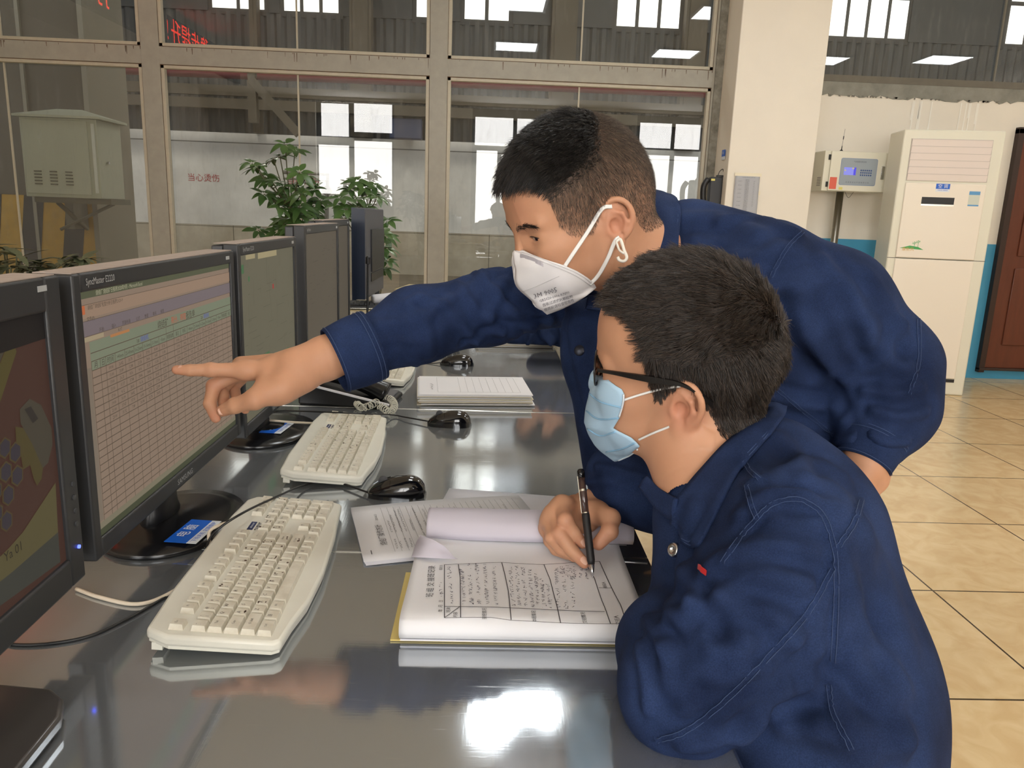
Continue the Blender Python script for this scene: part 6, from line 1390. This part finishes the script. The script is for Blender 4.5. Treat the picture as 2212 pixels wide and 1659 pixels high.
C_ = skin_paint(Vb, [(ix[3], .02, .45), (th[3], .022, .45), (md[3], .02, .45), (ix[1], .018, .35), (md[1], .018, .35), (th[2], .02, .3), (world(V3(-.01,.085,-.005), MBm, OB, SB), .035, .55)])
n_ = len(VB_); kk = (np.clip(hm/.010, 0, 1)*(VB_[:, 0] > -.13)*((np.abs(VB_[:, 1]) < .079) | (VB_[:, 2] > .036)))[:, None]*.93; C_[:n_, :3] = C_[:n_, :3]*(1-kk)+DARKC*kk; C_[:n_, :3] *= 1.0
set_col(o.data, C_)
# hair: long on top swept to the front and side, shorter round the ear and nape
RS = np.random.RandomState
skB = ((-.004,0,.048),(.104,.083,.098))
def shell(c, R_): return None
R_, N_ = surf_samples(VB_, FB_, 22000, lambda c: (hair_mask(c, HLB) > .0)*(c[:, 2] > .055)*1., 11)
cr = V3(-.055,.01,.13); rel = R_-cr; d = rel.copy(); d[:, 0] += .10; d[:, 2] *= .35; clump = np.stack([np.sin(R_[:, 0]*190+R_[:, 1]*80), np.sin(R_[:, 1]*170+2), np.sin(R_[:, 0]*120-R_[:, 1]*150)], 1)
d = tang(unit_rows(d) if False else d/np.linalg.norm(d, axis=1, keepdims=True), N_)+.26*tang(clump, N_)+N_*.34
L_ = (.018+.011*np.clip((R_[:, 2]-.09)/.05, 0, 1))*(1-.35*np.clip((R_[:, 0]-.035)/.03, 0, 1))*RS(3).uniform(.65, 1.12, len(R_))
adopt(strands('hair', R_, d, L_, None, M_hair2, MBm, OB, SB, rad=.00036, seg=5, grav=.05, jit=.15, skull=skB, cling=.03, clump=1100, ck=.55, tint=TB), pB)
R_, N_ = surf_samples(VB_, FB_, 16000, lambda c: (hair_mask(c, HLB) > .0)*(c[:, 2] < .075)*notear(c)*(c[:, 0] > -.118), 12)
d = tang(np.stack([-.35*np.ones(len(R_))+.5*(R_[:, 0] > .02), 0*R_[:, 0], -1.*np.ones(len(R_))], 1), N_)+.22*np.stack([np.sin(R_[:, 0]*230), 0*R_[:, 0], np.sin(R_[:, 2]*210)], 1)+N_*.30
L_ = np.minimum(.006+.35*hair_mask(R_, HLB), .009+.016*np.clip((R_[:, 2]+.05)/.11, 0, 1))*RS(5).uniform(.6, 1.15, len(R_))
adopt(strands('hair_sides', R_, d, L_, None, M_hair2, MBm, OB, SB, rad=.00040, seg=4, grav=.05, jit=.14, skull=((-.004,0,.048),(.100,.079,.093)), cling=.05, clump=1400, ck=.4, tint=TB), pB)
R_, N_ = surf_samples(VB_, FB_, 1500, lambda c: (hair_mask(c, HLB) > .0)*(hair_mask(c, HLB) < .03)*(c[:, 0] > .045)*1., 13)       # fringe over the forehead
d = tang(np.tile(V3(1,.0,-.1), (len(R_), 1)), N_)+N_*.6+V3(.35,.0,.1); adopt(strands('fringe', R_, d, RS(6).uniform(.010,.022, len(R_)), None, M_hair2, MBm, OB, SB, rad=.00046, seg=4, grav=.03, jit=.16, skull=skB, cling=.02, clump=160, ck=.6, tint=TB), pB)
for sd in (1, -1): brow(MBm, OB, SB, sd, VB_, FB_, pB, 300, M_hair2)
eye(MBm, OB, SB, pB, (.9,.0,.2), bvh(VB_, FB_))
# surgical mask
tHB = bvh(VB_, FB_); M_bm = mat('blue surgical mask cloth', col(172,203,226), .8, bump=.1, bscale=500); M_bw = mat('white mask edge', col(222,232,240), .8)
cenB = [(1302,806),(1288,822),(1274,850),(1264,895),(1270,935),(1296,972),(1332,996)]
edB = [((1304,806),.004),((1318,822),.022),((1334,834),.036),((1350,843),.047),((1350,868),.053),((1340,900),.055),((1326,924),.050),((1342,932),.052),((1366,944),.052),((1385,962),.046),((1362,984),.024),((1333,996),.002)]
ra = mask_shape(cenB, edB, MBm, OB, SB, .010, 1, n=36, pl=4, tree=tHB); rb = mask_shape(cenB, edB, MBm, OB, SB, .010, -1, n=36, pl=4, tree=tHB)
adopt(MB().grid(ra).grid([r[::-1] for r in rb]).build('surgical_mask', M_bm, None, smooth=True, solid=.0012), pB)
mtB = mask_tree(ra); tWB = bvh(HBw, FB_)
on_mask(mtB, [[(1308,806),(1322,824),(1336,836),(1348,845)],[(1348,846),(1347,868),(1338,900)],[(1330,926),(1345,935),(1368,948),(1382,962)],[(1380,966),(1360,982),(1336,993)]], M_bw, 'white_hem', pB, .0012, 8)
on_mask(mtB, [[(1275,850),(1300,868),(1345,880)],[(1268,888),(1295,905),(1338,902)],[(1270,925),(1298,940),(1330,932)],[(1310,975),(1345,968),(1372,956)]], mat('blue pleat edge', col(140,184,216), .8), 'pleat_fold', pB, .0011, 8)
strap([(1348,864,.845),(1385,852,.852),(1430,840,.862),(1470,834,.872)], pB, .0013, 1.1, m=M_strap, tree=tWB)
strap([(1380,950,.865),(1410,936,.872),(1445,922,.880)], pB, .0013, 1.1, tree=tWB)
# glasses
M_gl = mat('black spectacle frame', col(20,17,16), .3); M_len = glass_mat('spectacle lens', (.93,.94,.95), .06)
gB = lambda x, y, z: world(V3(x, y, z), MBm, OB, SB)
LY = .078*SB
tp = [loc(1291,800,.066,MBm,OB,SB), loc(1330,806,.074,MBm,OB,SB), loc(1380,815,.081,MBm,OB,SB), loc(1430,823,.085,MBm,OB,SB), loc(1470,830,.087,MBm,OB,SB), loc(1505,848,.087,MBm,OB,SB), loc(1541,875,.084,MBm,OB,SB)]
b = MB(); sp_ = spline(tp, 6); n = len(sp_); rows = []
for i, p in enumerate(sp_):
    u = i/(n-1); hh = .0016+.0022*math.exp(-((u-.42)/.22)**2)+.0018*(u > .8)*(u-.8)/.2; tt_ = .0012+.0008*(u > .8); rows.append([world(p+V3(0,tt_*a_,hh*c_), MBm, OB, SB) for a_, c_ in ((-1,-1),(1,-1),(1,1),(-1,1))])
b.grid(rows, closed=True); b.add(rows[0], [(0,1,2,3)]); b.add(rows[-1], [(3,2,1,0)]); 
for sgn in (1,):
    pass
tm = adopt(b.build('glasses_temple', M_gl, None, smooth=False), pB)
rows = [[world(V3(p[0], -p[1], p[2])+V3(0,t2*a_,.0022*c_), MBm, OB, SB) for a_, c_, t2 in ((-1,-1,.0012),(1,-1,.0012),(1,1,.0012),(-1,1,.0012))] for p in sp_]
adopt(MB().grid(rows, closed=True).build('glasses_temple', M_gl, None), pB)
gx0, gz0 = float(tp[0][0]), float(tp[0][2])
for sd in (1, -1):
    ring_ = [V3(gx0+.009-.010*abs(math.cos(a_))*.3-.16*((.034+.025*math.cos(a_))**2), sd*(.034+.026*math.cos(a_)), gz0-.013+.0205*math.sin(a_)) for a_ in np.linspace(0, 2*math.pi, 41)]
    adopt(MB().tube([world(p, MBm, OB, SB) for p in ring_], .0011, 6, cap=False).build('glasses_rim', M_gl, None, smooth=True), pB)
    b = MB(); b.add([world(p, MBm, OB, SB) for p in ring_[:-1]], [tuple(range(40))]); adopt(b.build('lens', M_len, None), pB)
    adopt(MB().tube([gB(gx0+.001, sd*.058, gz0-.004), gB(gx0, sd*.064, gz0), world(V3(gx0-.004, sd*.066, gz0), MBm, OB, SB)], .0017, 6).build('glasses_hinge', M_gl, None), pB)
    adopt(MB().lathe([(.001,-.001),(.004,0),(.001,.001)], 10, frameM(gB(gx0-.006, sd*.012, gz0-.014), MBm[:, 0], MBm[:, 1], MBm[:, 2])).build('nose_pad', mat('clear pad', col(200,200,200), .2), None), pB)
adopt(MB().tube([gB(gx0+.003, .009, gz0+.000), gB(gx0+.006, 0, gz0+.003), gB(gx0+.003, -.009, gz0+.000)], .0012, 6).tube([gB(gx0+.001, .013, gz0+.007), gB(gx0+.004, 0, gz0+.008), gB(gx0+.001, -.013, gz0+.007)], .001, 6).build('glasses_bridge', M_gl, None, smooth=True), pB)
# trousers, shoes, stool
kB = [V3(-.02, peB[1]-.04, .53), V3(-.02, peB[1]+.14, .53)]; fB = [V3(.02, peB[1]-.04, .11), V3(.02, peB[1]+.14, .11)]
trousers(peB, kB, fB, V3(0,-1,0), pB)
for f in fB: shoe(f, (-1, 0), pB)
st = empty('stool', (peB[0]+.03, peB[1], 0), label='round black stool under the seated person', cat='stool')
MB().lathe([(.0,.385),(.17,.385),(.18,.395),(.18,.425),(.165,.435),(.0,.435)], 36).build('seat', mat('black vinyl', col(30,30,32), .5), st, smooth=True)
for k in range(4): a_ = math.pi/4+k*math.pi/2; MB().tube([(.12*math.cos(a_),.12*math.sin(a_),.385),(.17*math.cos(a_),.17*math.sin(a_),0)], .012).build('leg', M_edge, st)
# jacket
s = SDF((.0,.38,.50), (.72,1.36,1.08), .005)
T_ = P3
s.chain([B['ch'], B['wa'], peB+V3(.02,0,.05)], [.110,.120,.125], .05, flat=(latB, 1.45)); s.cap(B['ls']+V3(.01,0,-.008), B['rs'], .064, .064, .05); s.cap(B['nb']+V3(.035,-.005,-.055), B['ch'], .060, .115, .05)
s.cap(T_(1670,1000,.92), T_(1745,1120,.90), .056, .064, .04); s.cap(T_(1740,1120,.90), T_(1830,1500,.86), .068, .080, .06)
s.cap(T_(1560,1100,.92), T_(1600,1350,.92), .075, .08, .05)
s.cap(B['ls'], T_(1640,1290,.775), .070, .074, .03); s.chain([T_(1640,1290,.775), T_(1570,1400,.765), B['le'], ], [.074,.071,.066], .010)
fa = [B['le'], T_(1455,1400,.83), T_(1490,1330,.90), V3(.332,.90,.82)]
s.chain(fa, [.064,.060,.050,.042], .014)
s.chain([B['rs'], B['re'], Z_(1430,1065,.86), Z_(1345,1070,.845)], [.070,.064,.052,.043], .03)
s.cap(T_(1320,1015,1.16), T_(1400,1050,1.17), .036, .05, .04)
V, F_ = s.nets(); V = relax(V, F_, 3); V = V+normals(V, F_)*(.0014*vnoise(V, 24, 9))[:, None]
FOLDB = [([(1540,1400),(1620,1380),(1700,1400)], .009,.004), ([(1500,1450),(1580,1460),(1660,1440)], .009,.004), ([(1560,1300),(1600,1360),(1600,1430)], .010,.004), ([(1820,1350),(1880,1380),(1950,1480)], .012,.005), ([(1840,1200),(1890,1300),(1900,1420)], .012,-.003), ([(1900,1500),(1930,1560),(1940,1640)], .012,.004), ([(1640,1100),(1700,1130),(1760,1130)], .008,.003), ([(1680,940),(1720,980),(1740,1030)], .009,.004), ([(1440,1400),(1470,1450),(1480,1530)], .008,.005), ([(1560,1560),(1620,1520),(1700,1480)], .008,.004), ([(1780,1560),(1860,1580),(1960,1600)], .012,.006), ([(1480,1220),(1490,1300),(1470,1340)], .008,.005),
    ([(1520,1240),(1580,1200),(1680,1180),(1750,1190)], .011, .006), ([(1560,1270),(1640,1240),(1740,1260)], .010, .008), ([(1500,1300),(1580,1300),(1680,1340),(1720,1380)], .010, .008), ([(1480,1330),(1540,1360),(1570,1380)], .009, -.006), ([(1400,1340),(1430,1400),(1440,1480)], .009, .007), ([(1380,1390),(1395,1460),(1400,1530)], .007, .006),
    ([(1440,1330),(1480,1330),(1520,1350)], .009, .007), ([(1600,1590),(1660,1530),(1740,1480)], .010, .007), ([(1480,1610),(1560,1600),(1640,1550)], .010, .006), ([(1700,1010),(1760,1000),(1820,1030)], .011, .005), ([(1650,1040),(1720,1040),(1800,1060)], .010, -.004), ([(1600,1110),(1660,1070),(1740,1070)], .010, .005),
    ([(1800,1450),(1860,1500),(1920,1560)], .012, -.008), ([(1690,1560),(1800,1600),(1880,1640)], .012, .008), ([(1830,1200),(1850,1300),(1850,1420)], .014, .004), ([(1500,1100),(1480,1180),(1470,1250)], .010, .006), ([(1880,1150),(1920,1260),(1960,1380)], .016, .003), ([(1270,1040),(1310,1035),(1360,1050)], .007, .005), ([(1290,1010),(1330,1015),(1380,1030)], .007, .005)]
V = wrinkle(V, F_, [(p, w_, a_*.8) for p, w_, a_ in FOLDB]); V = relax(V, F_, 1, .3)
SEAMB = [[(1560,1215),(1600,1160),(1660,1095),(1720,1078),(1775,1110),(1803,1190),(1806,1300),(1800,1430)], [(1800,1230),(1740,1330),(1650,1430),(1560,1520),(1480,1580),(1420,1600)], [(1600,975),(1615,1010),(1640,1035)], [(1612,1048),(1622,1090),(1634,1120)], [(1862,1080),(1845,1130),(1812,1180)], [(1790,1480),(1800,1540),(1840,1620)]]
V = wrinkle(V, F_, [(p, .0032, .0024) for p in SEAMB])
adopt(mk('jacket', V, F_, M_denim), pB); tB = bvh(V, F_)
for p in SEAMB:
    o = stitched(tB, p, None, 'jacket_seam')
    if o: adopt(o, pB)
cuff(Z_(1322,1080,.836), Z_(1385,1064,.852), .036, .041, pB)
collar([(1640,880,.99),(1655,893,.93),(1610,925,.89),(1560,965,.868),(1510,1020,.862),(1480,1055,.862),(1460,1080,.862),(1452,1110,.862),(1450,1135,.862)], [(1700,880,1.0),(1690,905,.92),(1645,962,.86),(1595,1020,.845),(1560,1080,.84),(1535,1130,.84),(1515,1168,.84),(1497,1186,.84),(1474,1172,.845)], pB, curve=.006, tree=tB)
collar([(1462,1078,.855),(1425,1055,.90),(1400,1030,.94)], [(1455,1128,.86),(1418,1098,.90),(1382,1052,.95)], pB, 'collar_flap', .004, tree=tB)
K = shoot(tB, [(1458,1188),(1459,1188)], 1)
for k in K[:1]: adopt(MB().lathe([(.0001,.002),(.003,.002),(.0035,.0045),(.0075,.004),(.0085,0)], 20, frameM(np.array(k[0]), unit(np.cross(k[1],(0,0,1.))), unit(np.cross(k[1], np.cross(k[1],(0,0,1.)))), k[1])).build('snap_button', mat('silver snap', col(190,190,190), .25, 1), None, smooth=True), pB)
K = shoot(tB, [(1514,1227),(1521,1231),(1528,1236)], 3)
if len(K) > 1: adopt(MB().grid([[k[0]+k[1]*.003+V3(0,0,z) for k in K] for z in (-.0025,.003)]).build('red_badge', mat('red badge', col(176,36,36), .4), None, solid=.001), pB)
b = MB(); up_ = lambda a, c: (CAM-a)
for tip, prev in ((ix[3], ix[2]), (th[3], th[2]), (md[3], md[2])):
    d_ = unit(tip-prev); n_2 = unit((CAM-tip)*.6+V3(0,0,.5)); n_2 = unit(n_2-d_*(n_2@d_)); nail(b, tip+n_2*.0082-d_*.001, n_2, d_, .0115, .0098)
adopt(b.build('fingernail', M_nail, None, smooth=True), pB)
# the pen held in the hand
pt0 = P(1281,1249,Z=.7825); pt1 = P(1254,1014,Z=.905); pd = unit(pt1-pt0); PL_ = float(np.linalg.norm(pt1-pt0)); print('pen length', PL_)
xa = unit(np.cross(pd, (0,1,.3))); Mp = frameM(pt0, xa, np.cross(pd, xa), pd)
pen = empty('pen', label='black gel pen with a silver tip held in the writing hand', cat='pen'); pen.matrix_world = Mp
q = PL_/.150
MB().lathe([(.0004,0),(.0006,.002*q),(.0012,.004*q),(.0020,.0045*q),(.0042,.018*q)], 20).build('pen_tip', mat('silver pen tip', col(200,200,204), .25, 1), pen, smooth=True)
MB().lathe([(.0042,.018*q),(.0054,.024*q),(.0054,.085*q),(.0050,.088*q)], 20).build('grip', mat('black pen rubber', col(26,24,26), .55), pen, smooth=True)
MB().lathe([(.0050,.088*q),(.0050,.138*q)], 20).build('barrel', mat('smoky pen barrel', col(70,52,48), .15, coat=.5), pen, smooth=True)
MB().lathe([(.0053,.087*q),(.0053,.0885*q)], 20).lathe([(.0053,.118*q),(.0053,.121*q)], 20).box(.0050,.0058,-.002,.002,.088*q,.14*q).build('silver_ring', M_edge, pen)
MB().lathe([(.0053,.137*q),(.0055,.147*q),(.0040,.150*q),(.0001,.1505*q)], 20).build('pen_end', mat('glossy black cap', col(16,14,14), .15), pen, smooth=True)
# ================================================================ the third worker, seated beyond and almost hidden
pC = root('person', (.62, 2.62, 0), 'person in navy work clothes seated farther along the desk, mostly hidden, sleeve on papers')
MC = np.array([[-.95,-.0,-.31],[0,-1,0],[-.31,0,.95]]).astype(float); MC[:, 1] = np.cross(MC[:, 2], MC[:, 0]); OC = V3(.24, 2.93, 1.045); nbC = V3(.40,2.78,.96)
VC, FC = head_field(MC, OC, .98, nbC, h=.004); Vw = world(VC, MC, OC, .98)
s = SDF((-.1,2.2,.02), (.95,3.1,1.08), .013); s.chain([nbC, V3(.54,2.69,.82), V3(.62,2.62,.52)], [.05,.08,.08], .03)
fl = P(1215,722,D=2.62); wl_ = P(1120,720,D=2.66); s.chain([V3(.51,2.50,.90), V3(.44,2.46,.82), fl, wl_], [.035,.033,.030,.026], .02); s.chain([V3(.51,2.88,.90), V3(.40,2.96,.81), V3(.27,2.90,.80)], [.035,.033,.026], .02); s.cap(wl_, wl_+V3(-.01,.07,-.01), .026, .018, .02)
for sd in (-1,1): s.chain([V3(.6,2.62+.1*sd,.5), V3(.16,2.62+.12*sd,.5), V3(.2,2.62+.12*sd,.09)], [.05,.045,.035], .02)
V, F_ = s.nets(); Vb, Fb = join_fields([(Vw, FC), (V, F_)]); o = adopt(mk('body', Vb, Fb, M_skin), pC); C_ = skin_cols(len(Vb)); kk = ((hair_mask(VC) > 0) & (VC[:, 0] > -.12))[:, None]*1.; C_[:len(VC), :3] = C_[:len(VC), :3]*(1-kk)+DARKC*kk; set_col(o.data, C_)
R_, N_ = surf_samples(VC, FC, 4000, lambda c: (hair_mask(c) > 0)*notear(c)*(c[:, 0] > -.12), 21); d = tang(np.tile(V3(.6,0,-.6), (len(R_), 1)), N_)+N_*.4
adopt(strands('hair', R_, d, np.full(len(R_), .022), None, M_hair, MC, OC, .98, rad=.0008, seg=3, jit=.2, tint=TA), pC)
s = SDF((-.05,2.25,.45), (.95,3.15,1.06), .008); s.chain([V3(.52,2.70,.90), V3(.56,2.66,.75), V3(.62,2.62,.52)], [.13,.14,.14], .05, flat=((0,1,0), 1.35)); s.cap(V3(.50,2.5,.90), V3(.50,2.92,.90), .065, .065, .05); s.cap(V3(.40,2.78,.93), V3(.52,2.70,.88), .055, .09, .04)
s.chain([V3(.52,2.48,.92), V3(.44,2.46,.82), P(1225,712,D=2.62), P(1102,716,D=2.64)], [.068,.06,.055,.043], .03); s.chain([V3(.52,2.88,.92), V3(.40,2.96,.81), V3(.2,2.88,.81)], [.068,.06,.045], .03)
V, F_ = s.nets(); V = relax(V, F_, 2); V = wrinkle(V, F_, [([(1180,690),(1170,715),(1190,740)], .012, .010), ([(1140,690),(1150,715),(1140,740)], .010, .008), ([(1205,690),(1215,720),(1215,745)], .010, .008)])
adopt(mk('jacket', V, F_, M_denim), pC); s = None
trousers(V3(.62,2.62,.53), [V3(.16,2.50,.53), V3(.16,2.76,.53)], [V3(.2,2.5,.11), V3(.2,2.76,.11)], V3(0,-1,0), pC)
for y in (2.5,2.76): shoe(V3(.2,y,.11), (-1,0), pC)
s2_ = copy_tree(st); s2_.location = (.64, 2.62, 0); s2_['label'] = 'round black stool under the worker farther along the desk'
